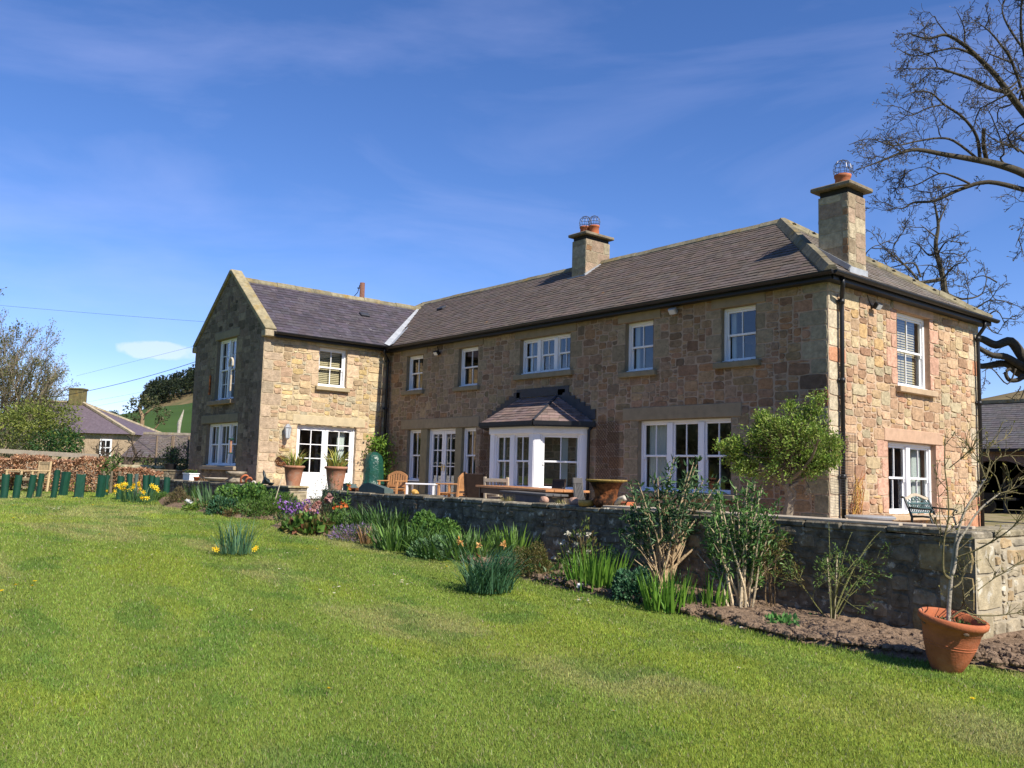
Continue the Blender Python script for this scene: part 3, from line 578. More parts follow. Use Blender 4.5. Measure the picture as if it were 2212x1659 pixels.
# gable coping
cp = MB(); rng = np.random.default_rng(8)
for sgn in (1, -1):
    a = np.array((WX+sgn*(HG/2+.14), -HP+.12, 4.90)); b_ = np.array((WX, -HP+.12, 7.09)); n = 5
    for k in range(n):
        p, q = a+(b_-a)*k/n, a+(b_-a)*(k+1)/n; dd = (q-p)/np.linalg.norm(q-p)
        cp.bar(p+dd*.003, q-dd*.003, .36, .12, np.array((.27, .23, .14))*rng.uniform(.85, 1.1), (0, 0, 1), .012)
    cp.box((WX+sgn*(HG/2+.04), -HP+.12, 4.80), (.3, .36, .19), (.36, .30, .2), None, .02)
cp.build('gable_coping', M['ridge'], house)
# gutters, fascias, downpipes
def gutter(a, b, out, nm='gutter'):
    a, b, out = (np.asarray(q, float) for q in (a, b, out)); mb = MB(); th = np.linspace(0, math.pi, 9); V = []
    for e in (a, b):
        for rr_ in (.072, .062):
            V += [e+out*(.072-rr_*math.cos(x))+np.array((0, 0, 1))*(-rr_*math.sin(x)) for x in th]
    f = []
    for off in (0, 9): f += [[off+i, off+i+1, off+18+i+1, off+18+i] for i in range(8)]
    f += [[0, 9, 27, 18], [8, 17, 35, 26]]; mb.add(V, f)
    for e in (a, b): mb.add([e+out*(.072-.072*math.cos(x))+np.array((0, 0, 1))*(-.072*math.sin(x)) for x in th], [list(range(9))])
    return mb.build(nm, M['black'], house, False)
gutter((-HL+.12, -.235, HE-.005), (.30, -.235, HE-.005), (0, -1, 0)); gutter((.235, -.30, HE-.006), (.235, HW+.3, HE-.006), (1, 0, 0)); gutter((-HL+.235, -HP+.22, WE-.005), (-HL+.235, -.3, WE-.005), (1, 0, 0))
fb = MB(); fb.box((-HL/2+.1, -.11, HE-.075), (HL+.2, .23, .13)); fb.box((.105, HW/2, HE-.077), (.24, HW+.36, .13)); fb.box((-HL+.1, -HP/2+.1, WE-.075), (.24, HP-.2, .13)); fb.build('fascia', M['black'], house)
def downpipe(top, off, zb, nx, ny, nm='downpipe', r=.042):
    x, y, z = top; X_, Y_ = off; mb = MB()
    mb.tube([(x, y, z), (x, y, z-.14), (x+(X_-x)*.5, y+(Y_-y)*.5, z-.25), (X_, Y_, z-.36), (X_, Y_, z-.6), (X_, Y_, zb)], r, 12)
    k = z-.42
    for k in (z-.40, z-1.9, z-3.7):
        if k > zb+.1: mb.tube([(X_, Y_, k-.05), (X_, Y_, k+.04)], r*1.35, 12); mb.box((X_-nx*.04, Y_-ny*.04, k), (.03 if nx else .16, .03 if ny else .16, .05))
    return mb.build(nm, M['black'], house, True)
downpipe((.25, .1, HE-.07), (.085, .34, ), 0.0, 1, 0); downpipe((.25, HW-.25, HE-.07), (.085, HW-.24), 0.0, 1, 0); downpipe((-HL+.25, -.36, WE-.07), (-HL+.09, -.12), 0.0, 1, 0)
# chimneys
def chimney(x0, x1, y0, y1, zb, zt, pots, seed, capd):
    st, bk = MB(), MB(); pal = [(.31, .26, .165), (.27, .21, .14), (.27, .16, .085), (.35, .30, .205), (.32, .235, .165), (.37, .31, .21)]
    kw = dict(cu=.13, cv=.16, pal=pal, mortar=(.3, .25, .17), wmax=4, hmax=2, rise=.008, gap=.008)
    masonry(st, bk, (x0, y0, zb), (1, 0, 0), (0, 0, 1), (0, -1, 0), x1-x0, zt-zb, seed=seed, **kw); masonry(st, bk, (x1, y0, zb), (0, 1, 0), (0, 0, 1), (1, 0, 0), y1-y0, zt-zb, seed=seed+1, **kw)
    masonry(st, bk, (x1, y1, zb), (-1, 0, 0), (0, 0, 1), (0, 1, 0), x1-x0, zt-zb, seed=seed+2, **kw); masonry(st, bk, (x0, y1, zb), (0, -1, 0), (0, 0, 1), (-1, 0, 0), y1-y0, zt-zb, seed=seed+3, **kw)
    ch = st.build('chimney', M['stone'], house); bk.build('chimney_mortar', M['dressed'], ch)
    c = MB(); c.box(((x0+x1)/2, (y0+y1)/2, zt+.06), (x1-x0-.05, y1-y0-.05, .13), (.04, .035, .03)); c.build('chimney_neck', M['dressed'], ch)
    c = MB(); c.box(((x0+x1)/2, (y0+y1)/2, zt+.165), (x1-x0+2*capd, y1-y0+2*capd, .09), (.20, .165, .115), None, .02)
    c.add([(x0-capd+.03, y0-capd+.03, zt+.21), (x1+capd-.03, y0-capd+.03, zt+.21), (x1+capd-.03, y1+capd-.03, zt+.21), (x0-capd+.03, y1+capd-.03, zt+.21), ((x0+x1)/2-.15, (y0+y1)/2-.15, zt+.25), ((x0+x1)/2+.15, (y0+y1)/2-.15, zt+.25), ((x0+x1)/2+.15, (y0+y1)/2+.15, zt+.25), ((x0+x1)/2-.15, (y0+y1)/2+.15, zt+.25)], [[0, 1, 5, 4], [1, 2, 6, 5], [2, 3, 7, 6], [3, 0, 4, 7], [4, 5, 6, 7]], (.22, .185, .13))
    c.build('chimney_cap', M['ridge'], ch)
    for px_, py_, pr, ph in pots:
        p = MB(); z = zt+.20; p.lathe([(pr*1.0, 0), (pr*.96, ph*.1), (pr*.9, ph*.75), (pr*1.02, ph*.8), (pr*1.04, ph*.97), (pr*.85, ph), (pr*.75, ph*.7)], (px_, py_, z), 20); p.build('chimney_pot', M['terra'], ch, True)
        g = MB(); cr_, hgt = pr*1.12, pr*2.2
        for k in range(10):
            a = k*math.pi/5; P = [(px_+cr_*s*math.cos(a), py_+cr_*s*math.sin(a), z+ph*.86+q*hgt) for s, q in ((.78, 0), (.95, .2), (1, .42), (.9, .68), (.6, .88), (0.05, 1.0))]; g.tube(P, .0055, 4)
        for s, q in ((.95, .2), (1, .42), (.9, .68), (.6, .88)): g.tube([(px_+cr_*s*math.cos(x), py_+cr_*s*math.sin(x), z+ph*.86+q*hgt) for x in np.linspace(0, 2*math.pi, 15)], .005, 4)
        g.build('wire_cage', M['wire'], ch)
    return ch
c1 = chimney(-.86, -.20, 1.12, 1.78, 4.7, 6.72, [(-.5, 1.45, .165, .30)], 101, .12)
c2 = chimney(-9.74, -9.17, 2.58, 3.56, 6.4, 7.76, [(-9.57, 2.93, .165, .30), (-9.26, 2.99, .155, .28)], 131, .10)
fl = MB(); fl.box((-9.455, 2.50, 6.62), (.75, .05, .10)); fl.bar((-9.12, 2.52, 6.66), (-9.12, 3.4, 7.22), .06, .09); fl.build('chimney_flashing', M['lead'], house); fl = MB(); fl.box((-.185, 1.45, 5.13), (.03, .70, .15)); fl.bar((-.9, 1.09, 5.66), (-.16, 1.09, 5.16), .04, .10); fl.build('chimney_flashing', M['lead'], house)
# roof vents
for q, s in (((-9.9-.4, .0, 0), 0),):
    pass
def rvent(o, A, B, nm='roof_vent'):
    o, A, B = (np.asarray(a, float) for a in (o, A, B)); Nn = np.cross(A, B); Nn = Nn if Nn[2] > 0 else -Nn; mb = MB(); mb.box(o+Nn*.045, (.34, .20, .07), None, np.stack([A, B, Nn], 1), .02); mb.build(nm, M['leadd'], house)
p_ = on(765, 665, 0, -16.9); kx = -HL+EV-1.72*math.cos(pw); rvent((-17.0+.0, -.1, WE+(-HL+EV+17.0)*math.tan(pw)), (0, 1, 0), (-math.cos(pw), 0, math.sin(pw))); rvent((-15.9, 2.3, HE+2.5*math.tan(pm)), (1, 0, 0), By)
# ---------------------------------------------------------------- bay window
bay = [(-9.85, 0), (-8.92, -.90), (-7.25, -.90), (-6.32, 0)]
bw = MB(); ap = MB()
for (p, q) in zip(bay[:-1], bay[1:]):
    p3, q3 = np.array((*p, 0.0)), np.array((*q, 0.0)); l = np.linalg.norm(q3-p3); U_ = (q3-p3)/l; N_ = np.array((U_[1], -U_[0], 0)); RR = np.stack([U_, -N_, (0, 0, 1.0)], 1)
    ap.add([p3, q3, q3+np.array((0, 0, .5)), p3+np.array((0, 0, .5))], [[0, 1, 2, 3]], (.36, .28, .18))
    bw.box((p3+q3)/2+np.array((0, 0, 2.03))+N_*.012, (l+.05, .08, .24), None, RR, .01); bw.box((p3+q3)/2+np.array((0, 0, .535))+N_*.03, (l+.07, .12, .07), None, RR, .01)
    for e in (.08, l-.08): bw.box(p3+U_*e-N_*.03+np.array((0, 0, 1.24)), (.16, .10, 1.36), None, RR, .008)
bo = bw.build('bay_window', M['white'], house); ap.build('bay_plinth', M['dressed'], bo)
for k, (p, q) in enumerate(zip(bay[:-1], bay[1:])):
    p3, q3 = np.array((*p, .56)), np.array((*q, .56)); l = np.linalg.norm(q3-p3); U_ = (q3-p3)/l; N_ = np.array((U_[1], -U_[0], 0))
    sash_window(p3+U_*.155, U_, N_, l-.31, 1.36, 2 if k == 1 else 1, 1, rec=.015, fr=.05, mull=.17, curt=[(.5, .66), (.85, .97)] if k == 2 else [(.1, .2)] if k == 1 else None)
by = MB(); ez, rz = 2.20, 2.90; ex0, ex1, ey = -9.20, -7.10, -1.07; e = [(-10.2, .0), (ex0+.05, ey), (ex1-.0, ey), (-6.08, .0)]; r0, r1 = (-8.85, .0, rz), (-7.42, .0, rz)
def slope(P0, P1, top):
    P0, P1 = np.array(P0, float), np.array(P1, float); A = (P1-P0)/np.linalg.norm(P1-P0); pts = [P0, P1]+[np.array(t_, float) for t_ in top]; B = pts[2]-P0; B = B-A*(B@A); B /= np.linalg.norm(B)
    slates(by, P0, A, B, [((p-P0)@A, (p-P0)@B) for p in pts], (.19, .135, .118), np.random.default_rng(3), .2, .13, .011, .25)
slope((*e[1], ez), (*e[2], ez), [r1, r0]); slope((*e[2], ez), (*e[3], ez), [r1]); slope((*e[0], ez), (*e[1], ez), [r0])
by.build('bay_roof', M['slate'], bo)
g = MB()
for p, q in zip(e[:-1], e[1:]): g.bar((*p, ez-.045), (*q, ez-.045), .11, .10); g.bar((p[0], p[1]+.05, ez-.10), (q[0], q[1]+.05, ez-.10), .14, .05)
g.build('bay_gutter', M['black'], bo)
g = MB(); g.tube([(-6.14, -.02, ez-.08), (-6.2, -.09, ez-.2), (-6.22, -.09, 0)], .04, 10); g.build('bay_downpipe', M['black'], bo, True)
fl = MB(); fl.box((-8.0, -.022, 3.02), (2.0, .02, .22))
for k in range(7): t_ = (k+.5)/7; fl.box((-7.35+1.25*t_, -.022-.001*k, 2.98-.64*t_), (.26, .02, .24)); fl.box((-8.9-1.25*t_, -.022-.001*k, 2.98-.64*t_), (.26, .02, .24))
fl.build('stepped_flashing', M['leadd'], bo)
lk = MB(); lk.bar((*e[2], ez+.03), (r1[0], r1[1], r1[2]+.02), .06, .025); lk.build('hip_lead', M['slate'] if False else M['leadd'], bo)
# ---------------------------------------------------------------- terrace retaining walls
def garden_wall(x0, x1, label, seed, end=None, zb=-0.85, thick=.42):
    root = empty('terrace_wall', ((x0+x1)/2, TY, 0), label, 'garden wall'); rng = np.random.default_rng(seed)
    st, bk = MB(), MB(); kw = dict(pal=PAL_GARDEN, mortar=(.155, .130, .092), cu=.07, cv=.058, wmax=7, hmax=3, rise=.016, gap=.022)
    h = TZ-.07-zb; fo = [(x1-x0-ww, z, x1-x0, z+.3, (.24, .18, .09)) for z, ww in zip(np.arange(0, h, .3), (.4, .6, .35, .55, .4))] if end else []
    masonry(st, bk, (x0, TY, zb), (1, 0, 0), (0, 0, 1), (0, -1, 0), x1-x0, h, seed=seed, forced=fo, **kw)
    st.build('stone_face', M['lichen_stone'], root); bk.build('mortar_face', M['lichen_stone'], root)
    st, bk = MB(), MB(); kw.update(pal=PAL_GARDEN_END, mortar=(.36, .31, .22))
    ln = end or thick
    masonry(st, bk, (x1, TY, zb), (0, 1, 0), (0, 0, 1), (1, 0, 0), ln, h, seed=seed+1, forced=[(0, z, ww, z+.3, (.33, .275, .175)) for z, ww in zip(np.arange(0, h, .3), (.5, .35, .55, .4, .5))], **kw)
    st.build('stone_face', M['lichen_stone'] if not end else M['end_lichen'], root); bk.build('mortar_face', M['dressed'], root)
    c = MB(); x = x0
    while x < x1-.05:
        w = min(rng.uniform(.35, .8), x1-x+.0); dz = rng.uniform(-.012, .012)
        c.box((x+w/2, TY+thick/2+rng.uniform(-.012, .008), TZ-.035+dz), (w-.008, thick+.025, .075+rng.uniform(-.015, .015)), np.array((.19, .165, .12))*rng.uniform(.7, 1.2), None, .02); x += w
    if end:
        y = TY+thick+.03
        while y < TY+end-.2:
            w = rng.uniform(.4, .8); c.box((x1-thick/2+rng.uniform(-.01, .015), y+w/2, TZ-.035+rng.uniform(-.012, .012)), (thick+.05, w-.01, .075), np.array((.27, .23, .15))*rng.uniform(.75, 1.2), None, .02); y += w
    c.build('coping', M['lichen_stone'], root)
    b = MB(); b.box(((x0+x1)/2, TY+thick/2+.01, (zb+TZ-.08)/2), (x1-x0-.04, thick-.05, TZ-.08-zb), (.2, .17, .12)); b.build('wall_core', M['dressed'], root)
    return root
M['end_lichen'] = mat('sunlit_lichen_stone', attr=True, rough=0.95, spec=0.1, mott=(0.35, 5.0), bump=(0.6, 30.0), two=((0.52, 0.48, 0.38), 5.5, 0.56, 0.64))  # brighter copy of the lichened stone, with sunlight put into its colour
garden_wall(-7.86, TE, 'long dark lichen-spotted stone wall holding up the terrace, right of the gap', 201, 16.0)
garden_wall(-18.0, -9.37, 'dark low stone wall in front of the gabled wing, ending in a buff pillar', 211)
pl_ = MB(); pl_.box((-9.60, TY+.2, TZ+.012), (.52, .50, .05), (.34, .29, .19), None, .02)
o = pl_.build('pillar_cap', M['ridge'], bpy.data.objects['terrace_wall.001'])
def on_wall(x, y=None, v=None): return np.array((x, TY+.2 if y is None else y, TZ if v is None else v))
# ---------------------------------------------------------------- furniture makers (own coordinates, front towards -y)
def armchair(loc, rz, label, m, grp=None, w=.62, arch=.12, hb=.92, nm='armchair', cat='garden chair'):
    r = local(empty(nm, loc, label, cat, grp, rz)); q = M[m]
    for sx in (-1, 1):
        b = MB(); b.box((sx*(w/2-.03), -.24, .31), (.055, .055, .62), None, None, .006); b.build('leg', q, r)
        b = MB(); b.bar((sx*(w/2-.03), .24, 0), (sx*(w/2-.03), .30, hb-arch), .055, .055, None, (0, 1, 0), .006); b.build('leg', q, r)
        b = MB(); b.bar((sx*(w/2-.03), -.31, .635), (sx*(w/2-.03), .27, .635), .075, .03, None, (0, 0, 1), .008); b.build('armrest', q, r)
    b = MB()
    for k in range(6): b.box((0, -.24+k*.088, .42), (w-.07, .07, .022), None, None, .004)
    b.box((0, -.25, .385), (w-.08, .03, .06)); b.box((0, .22, .385), (w-.08, .03, .06)); b.build('seat', q, r)
    b = MB(); n = 9
    for k in range(n):
        u0, u1 = -w/2+.04+(w-.08)*k/n, -w/2+.04+(w-.08)*(k+1)/n; f_ = lambda u: hb-arch+arch*math.cos(u/(w/2)*math.pi/2)**1.2 if arch else hb-.03
        b.bar((u0, .305, f_(u0)-.035), (u1, .305, f_(u1)-.035), .035, .075, None, (0, 0, 1))
    b.box((0, .26, .50), (w-.08, .03, .06))
    for k in range(6):
        u = -w/2+.11+(w-.22)*k/5; b.bar((u, .262, .5), (u, .30, f_(u)-.06), .045, .018, None, (0, 1, 0))
    b.build('backrest', q, r)
    return r
armchair((-12.5, -1.55, 0), math.radians(28), 'orange teak armchair with arched slatted back, by the french doors corner', 'teak')
armchair((-8.78, -2.15, 0), math.radians(-62), 'orange teak armchair turned side-on, beside the dark leaning panel', 'teak')
def small_table(loc, label, m, w, d, h, rz=0, nm='side_table'):
    r = local(empty(nm, loc, label, 'table', None, rz)); b = MB(); b.box((0, 0, h-.02), (w, d, .035), None, None, .006); b.build('tabletop', M[m], r)
    for sx in (-1, 1):
        for sy in (-1, 1): b = MB(); b.box((sx*(w/2-.04), sy*(d/2-.04), h/2-.02), (.045, .045, h-.04)); b.build('leg', M[m], r)
    return r
small_table((-10.3, -2.0, 0), 'small white side table behind the arm of the side-on teak armchair', 'white', .8, .45, .62, .6)
# dark steamer chair seen from behind
r = local(empty('deck_chair', (-7.42, -2.46, 0), 'dark brown deck chair with a solid leaning back panel', 'deck chair', None, math.radians(38))); b = MB()
b.bar((0, .1, .05), (0, -.20, .90), .46, .03, None, (0, 1, 0), .008); b.build('back_panel', M['darkwood'], r)
for s in (-1, 1): b = MB(); b.bar((s*.27, .12, 0), (s*.245, -.22, .94), .035, .05, None, (0, 1, 0)); b.bar((s*.27, -.15, .42), (s*.27, .55, .40), .035, .05); b.bar((s*.27, .5, .4), (s*.27, .3, 0), .03, .04); b.build('side_frame', M['darkwood'], r)
armchair((-6.02, -2.82, 0), math.radians(200), 'pale weathered wooden armchair with straight slatted back, at the table end', 'palewood', None, .62, 0, .84)
# the long table and the chairs about it
def long_table(a, b_, w, z, label, m, ml):
    a, b_ = np.array(a, float), np.array(b_, float); c = (a+b_)/2; l = np.linalg.norm(b_-a); r = local(empty('dining_table', (*c, 0), label, 'table', None, math.atan2(b_[1]-a[1], b_[0]-a[0])))
    t_ = MB()
    for k in range(5): t_.box((0, (k-2)*w/5, z-.02), (l, w/5-.006, .04), None, None, .006)
    t_.build('tabletop', M[m], r); p = MB()
    for s in (-1, 1): p.box((0, s*(w/2-.08), z-.10), (l-.2, .03, .11))
    p.build('apron', M[ml], r)
    for sx in (-1, 1):
        for sy in (-1, 1): p = MB(); p.box((sx*(l/2-.14), sy*(w/2-.09), z/2-.02), (.08, .08, z-.04), None, None, .006); p.build('leg', M[ml], r)
    return r
long_table((-5.75, -3.3), (-1.95, -4.75), .8, .67, 'long orange varnished plank table in front of the bay window', 'tabletop', 'darkwood')
r = local(empty('garden_bench', (-2.35, -5.2, 0), 'dark grey backless bench standing along the near side of the long table', 'bench', None, math.radians(-21))); b = MB()
for k in range(3): b.box((0, (k-1)*.13, .60), (2.3, .12, .035), None, None, .005)
b.build('seat', M['greywood'], r); b = MB(); b.box((0, -.15, .52), (2.1, .03, .12)); b.build('apron', M['greywood'], r)
for s in (-1, 1): b = MB(); b.box((s*.95, 0, .28), (.07, .34, .56)); b.build('leg', M['greywood'], r)
def slat_chair(loc, rz, label, m, hb, w=.44, n=5, nm='kitchen_chair', solid=.09, lean=.10):
    r = local(empty(nm, loc, label, 'chair', None, rz)); q = M[m]
    for s in (-1, 1):
        b = MB(); b.box((s*(w/2-.025), -.2, .22), (.035, .035, .44)); b.build('leg', q, r)
        b = MB(); b.bar((s*(w/2-.025), .2, 0), (s*(w/2-.02), .2+lean, hb), .035, .04, None, (0, 1, 0), .005); b.build('leg', q, r)
    b = MB(); b.box((0, 0, .45), (w, .44, .03), None, None, .008); b.build('seat', q, r)
    b = MB(); yb = .2+lean; b.box((0, yb-.005, hb-solid/2), (w+.02, .028, solid), None, None, .01); b.box((0, .225, .52), (w-.05, .022, .03))
    for k in range(n): u = -w/2+.06+(w-.12)*k/(n-1); b.bar((u, .225, .52), (u, yb-.01, hb-solid), .026, .016, None, (0, 1, 0))
    b.build('backrest', q, r); return r
slat_chair((-4.42, -3.02, 0), math.radians(-10), 'dark brown folding chair with slatted back, across the table under the bay', 'darkwood', .84, .47, 10, 'folding_chair', .05, .12)
slat_chair((-1.06, -5.0, 0), math.radians(118), 'grey painted kitchen chair with spindle back beside the rusty urn', 'greywood', .88, .42, 5)
# ---------------------------------------------------------------- pots and oddments along the wall tops
def urn_at(p, prof, label, m, nm='urn', cat='urn', n=32, fn=None, smooth=True):
    b = MB(); b.lathe(prof, p, n, None, fn); return tag(b.build(nm, M[m], None, smooth, org=p), label, cat)
flu = lambda V, th: np.concatenate([V[..., :2]*(1+.045*np.cos(th*14)[None, :, None]*np.linspace(1, .3, V.shape[0])[:, None, None]), V[..., 2:]], -1)
pr_ = on(1309, 1088, 1, TY+.19); pu = on_wall(pr_[0], TY+.19)
r = empty('rusty_urn', pu, 'big rusty iron urn with fluted base and wide flat rim on the wall', 'urn'); b = MB()
b.lathe([(.13, 0), (.17, .03), (.185, .09), (.15, .15), (.155, .19), (.175, .25), (.205, .31), (.235, .35), (.22, .36), (.16, .30), (.0, .28)], pu, 48, None, flu); b.build('bowl', M['rust'], r, True)
b = MB(); b.lathe([(.235, .348), (.295, .366), (.29, .385), (.22, .385), (.2, .36)], pu, 40); b.build('rim', M['rust_rim'] if 'rust_rim' in M else M['terra_old'], r, True)
pb = on(1266, 1082, 1, TY+.07); urn_at((pb[0], TY+.08, TZ), [(.095, 0), (.112, .012), (.118, .05), (.122, .085), (.108, .088), (.10, .03), (0, .025)], 'shallow ochre glazed bowl beside the rusty urn on the wall', 'ochre', 'bowl', 'bowl')
def big_pot(x, y, label, s, seed):
    r = empty('plant_pot', (x, y, TZ), label, 'plant pot', 'tall old terracotta pots at the steps'); b = MB(); o_ = (x, y, TZ)
    b.lathe([(.135*s, 0), (.142*s, .02), (.185*s, .27*s), (.205*s, .42*s), (.235*s, .425*s), (.24*s, .46*s), (.225*s, .475*s), (.2*s, .465*s), (.19*s, .40*s), (0, .40*s)], o_, 32); b.build('pot', M['terra_old'], r, True)
    return r
px1, px2 = on(633, 1052, 1, TY+.2)[0], on(724, 1058, 1, TY+.2)[0]
pot1 = big_pot(px1, TY+.2, 'tall old terracotta pot with strappy plant on the left pillar', 1.02, 1); pot2 = big_pot(px2, TY+.2, 'tall old terracotta pot with strappy plant, right of the wall gap', 1.02, 2)
xw = lambda sx, sy, y=TY+.2: on(sx, sy, 1, y)[0]
x = xw(412, 1034); r = empty('window_box', (x, TY+.2, TZ), 'white wooden trough of pansies at the left end of the wall', 'planter'); b = MB(); b.box((x, TY+.2, TZ+.105), (.52, .26, .19), None, None, .008); b.box((x, TY+.2, TZ+.20), (.56, .30, .025), None, None, .006); b.build('trough', M['white'], r)
PANSY = r
x = xw(425, 1034, TY+.08); urn_at((x, TY+.07, TZ), [(.05, 0), (.075, .1), (.082, .1), (.082, .125), (.07, .125), (.06, .04), (0, .03)], 'little terracotta flowerpot in front of the white trough', 'terra', 'flowerpot', 'plant pot', 20)
x = xw(466, 1036); urn_at((x, TY+.2, TZ), [(.12, 0), (.14, .015), (.15, .035), (.24, .07), (.30, .105), (.305, .125), (.27, .122), (.18, .08), (0, .07)], 'shallow pale stone bird bath bowl on the left wall', 'cream', 'bird_bath', 'bird bath', 28, lambda V, th: np.concatenate([V[..., :2]*(1+.02*np.cos(th*16))[None, :, None], V[..., 2:]], -1))
x = xw(509, 1038); urn_at((x, TY+.2, TZ), [(.12, 0), (.20, .03), (.22, .07), (.13, .13), (.15, .19), (.23, .24), (.25, .30), (.20, .31), (.17, .24), (0, .22)], 'squat lumpy carved stone urn on the wall below the wing window', 'stoneurn' if 'stoneurn' in M else 'cream', 'stone_urn', 'urn', 14, lambda V, th: V*(1+.09*np.sin(th*5+1)[None, :, None]*np.array([1, 1, 0])))
for k, (sx, lb, rr_) in enumerate(((528, 'upright red clay ring leaning beside the stone urn, taller one', .12), (537, 'smaller upright red clay ring leaning by the stone urn', .09))):
    x = xw(sx, 1040); b = MB(); th = np.linspace(.2, math.pi*1.3, 12); b.tube([(x+.05*math.sin(q), TY+.2+rr_*.8*math.cos(q), TZ+rr_+rr_*.85*math.sin(q)) for q in th], [.025]*12, 8); tag(b.build('clay_ring', M['terra'], None, True, org=(x, TY+.2, TZ)), lb, 'ornament')
# black metal birds
x = xw(575, 1046); r = empty('bird_sculpture', (x, TY+.2, TZ), 'black metal bird sculpture on the wall left of the big pot', 'sculpture'); b = MB()
b.tube([(x-.22, TY+.2, TZ+.05), (x-.1, TY+.2, TZ+.09), (x+.06, TY+.2, TZ+.10), (x+.20, TY+.2, TZ+.07)], [.02, .06, .07, .015], 10); b.tube([(x-.06, TY+.2, TZ+.08), (x-.10, TY+.2, TZ+.2), (x-.12, TY+.18, TZ+.30), (x-.15, TY+.18, TZ+.36)], [.05, .035, .03, .008], 8); b.build('body', M['iron'], r, True)
b = MB(); b.tube([(x+.0, TY+.15, TZ+.12), (x+.12, TY+.12, TZ+.16), (x+.24, TY+.12, TZ+.10)], [.02, .045, .006], 8); b.tube([(x+.10, TY+.25, TZ+.03), (x+.28, TY+.25, TZ+.06)], [.05, .02], 8); b.build('wing', M['iron'], r, True)
x = xw(560, 1046, TY+.12); b = MB(); b.lathe([(.05, 0), (.09, .03), (.095, .05), (.08, .05), (0, .03)], (x, TY+.12, TZ), 16); tag(b.build('blue_dish', M['blue'], None, True, org=(x, TY+.12, TZ)), 'small blue glazed dish on the wall by the black bird', 'dish')
x = xw(548, 1045, TY+.12); b = MB(); b.blob((x, TY+.12, TZ+.045), (.09, .06, .06), np.random.default_rng(3)); tag(b.build('white_stone', M['cream'], None, True, org=(x, TY+.12, TZ)), 'white lump of stone on the wall left of the blue dish', 'stone')
# slate pieces
def wedge(sx0, sx1, sy, hts, label, y=TY+.2, t=.2):
    x0, x1 = xw(sx0, sy, y), xw(sx1, sy, y); n = len(hts); us = np.linspace(x0, x1, n); b = MB(); V = [(u, y-t/2, TZ) for u in us]+[(u, y-t/2, TZ+h) for u, h in zip(us, hts)]; V += [(a, q+t, c*1 if c == TZ else TZ+(c-TZ)*.85) for a, q, c in V]; f = []
    for i in range(n-1): f += [[i, i+1, n+i+1, n+i], [2*n+i+1, 2*n+i, 3*n+i, 3*n+i+1], [n+i, n+i+1, 3*n+i+1, 3*n+i]]
    f += [[0, n, 3*n, 2*n], [n-1, 3*n-1, 4*n-1, 2*n-1]]; b.add(V, f); return tag(b.build('slate_block', M['greenslate'], None, False, org=((x0+x1)/2, y, TZ)), label, 'slate block')
wedge(784, 840, 1062, (.08, .17, .185, .16, .125, .09), 'large grey-green slate block with sloping top on the wall, under the tarpaulin'); wedge(750, 766, 1057, (.14, .16, .05), 'small upright pointed slate beside the right terracotta pot')
x = xw(766, 1060, TY+.12); b = MB()
for k in range(6): b.box((x-.11+k*.045, TY+.12, TZ+.035), (.02, .12, .07))
b.box((x, TY+.07, TZ+.012), (.26, .015, .02)); b.box((x, TY+.17, TZ+.06), (.26, .015, .02)); tag(b.build('iron_grate', M['rust'], None, False, org=(x, TY+.12, TZ)), 'small rusty slatted grate between the two slate pieces', 'grate')
for sx, sy, s, lb in ((1176, 1083, .11, 'pink lump of stone on the wall in front of the dark bench, left one'), (1240, 1086, .12, 'pink squarish stone on the wall left of the ochre bowl')):
    x = xw(sx, sy); b = MB(); b.blob((x, TY+.2, TZ+s*.42), (s*.85, s*.6, s*.55), np.random.default_rng(int(sx)), None, 6, .12); tag(b.build('loose_stone', M['pinkstone'], None, True, org=(x, TY+.2, TZ)), lb, 'stone')
x = xw(1337, 1090); b = MB(); b.tube([(x-.13, TY+.2, TZ+.02), (x-.05, TY+.2, TZ+.06), (x+.02, TY+.2, TZ+.12), (x+.09, TY+.2, TZ+.145), (x+.12, TY+.2, TZ+.11)], [.02, .035, .04, .035, .02], 8); tag(b.build('driftwood', M['cream'], None, True, org=(x, TY+.2, TZ)), 'curved pale piece of driftwood on the wall right of the urn', 'driftwood')
p_ = on(1342, 1072, 1, -4.6); b = MB()
for k in range(4): b.box((p_[0], -4.6, .05+k*.105), (.42, .22, .095), None, None, .008)
b.box((p_[0]+.05, -4.62, .49), (.36, .2, .07), None, None, .008); tag(b.build('brick_stack', M['terra'], None, False, org=(p_[0], -4.6, 0)), 'stack of orange bricks on the terrace behind the rusty urn', 'bricks')
for sx, lb in ((985, 0), (898, 0)): pass
x = xw(896, 1066, TY+.15); b = MB(); b.blob((x, TY+.15, TZ+.05), (.10, .07, .055), np.random.default_rng(8), None, 6, .3); tag(b.build('yellow_lichen_stone', M['ochre'], None, False, org=(x, TY+.15, TZ)), 'yellowish rough stone on the wall below the corner armchair', 'stone')
p_ = np.array((-13.2, -1.75, 0)); r = empty('covered_chiminea', p_, 'tall garden stove wrapped in a shiny dark green tarpaulin cover', 'covered stove'); r.scale = (1, 1, .94)
def crump(V, th):
    a = .075*np.sin(th*7+np.linspace(0, 3, V.shape[0])[:, None])*np.linspace(.3, 1, V.shape[0])[::-1][:, None] + (.045*np.sin(th*13+2)[None]) + .05*np.random.default_rng(4).uniform(-1, 1, V.shape[:2]); return np.concatenate([V[..., :2]*(1+a[..., None]), V[..., 2:]+.01*np.sin(th*5)[None, :, None]], -1)
b = MB(); b.lathe([(.50, 0), (.47, .18), (.38, .42), (.30, .56), (.265, .70), (.275, .90), (.262, 1.1), (.24, 1.3), (.20, 1.43), (.12, 1.50), (.03, 1.53)], p_, 36, None, crump); b.build('cover', M['greenfabric'], r, True)
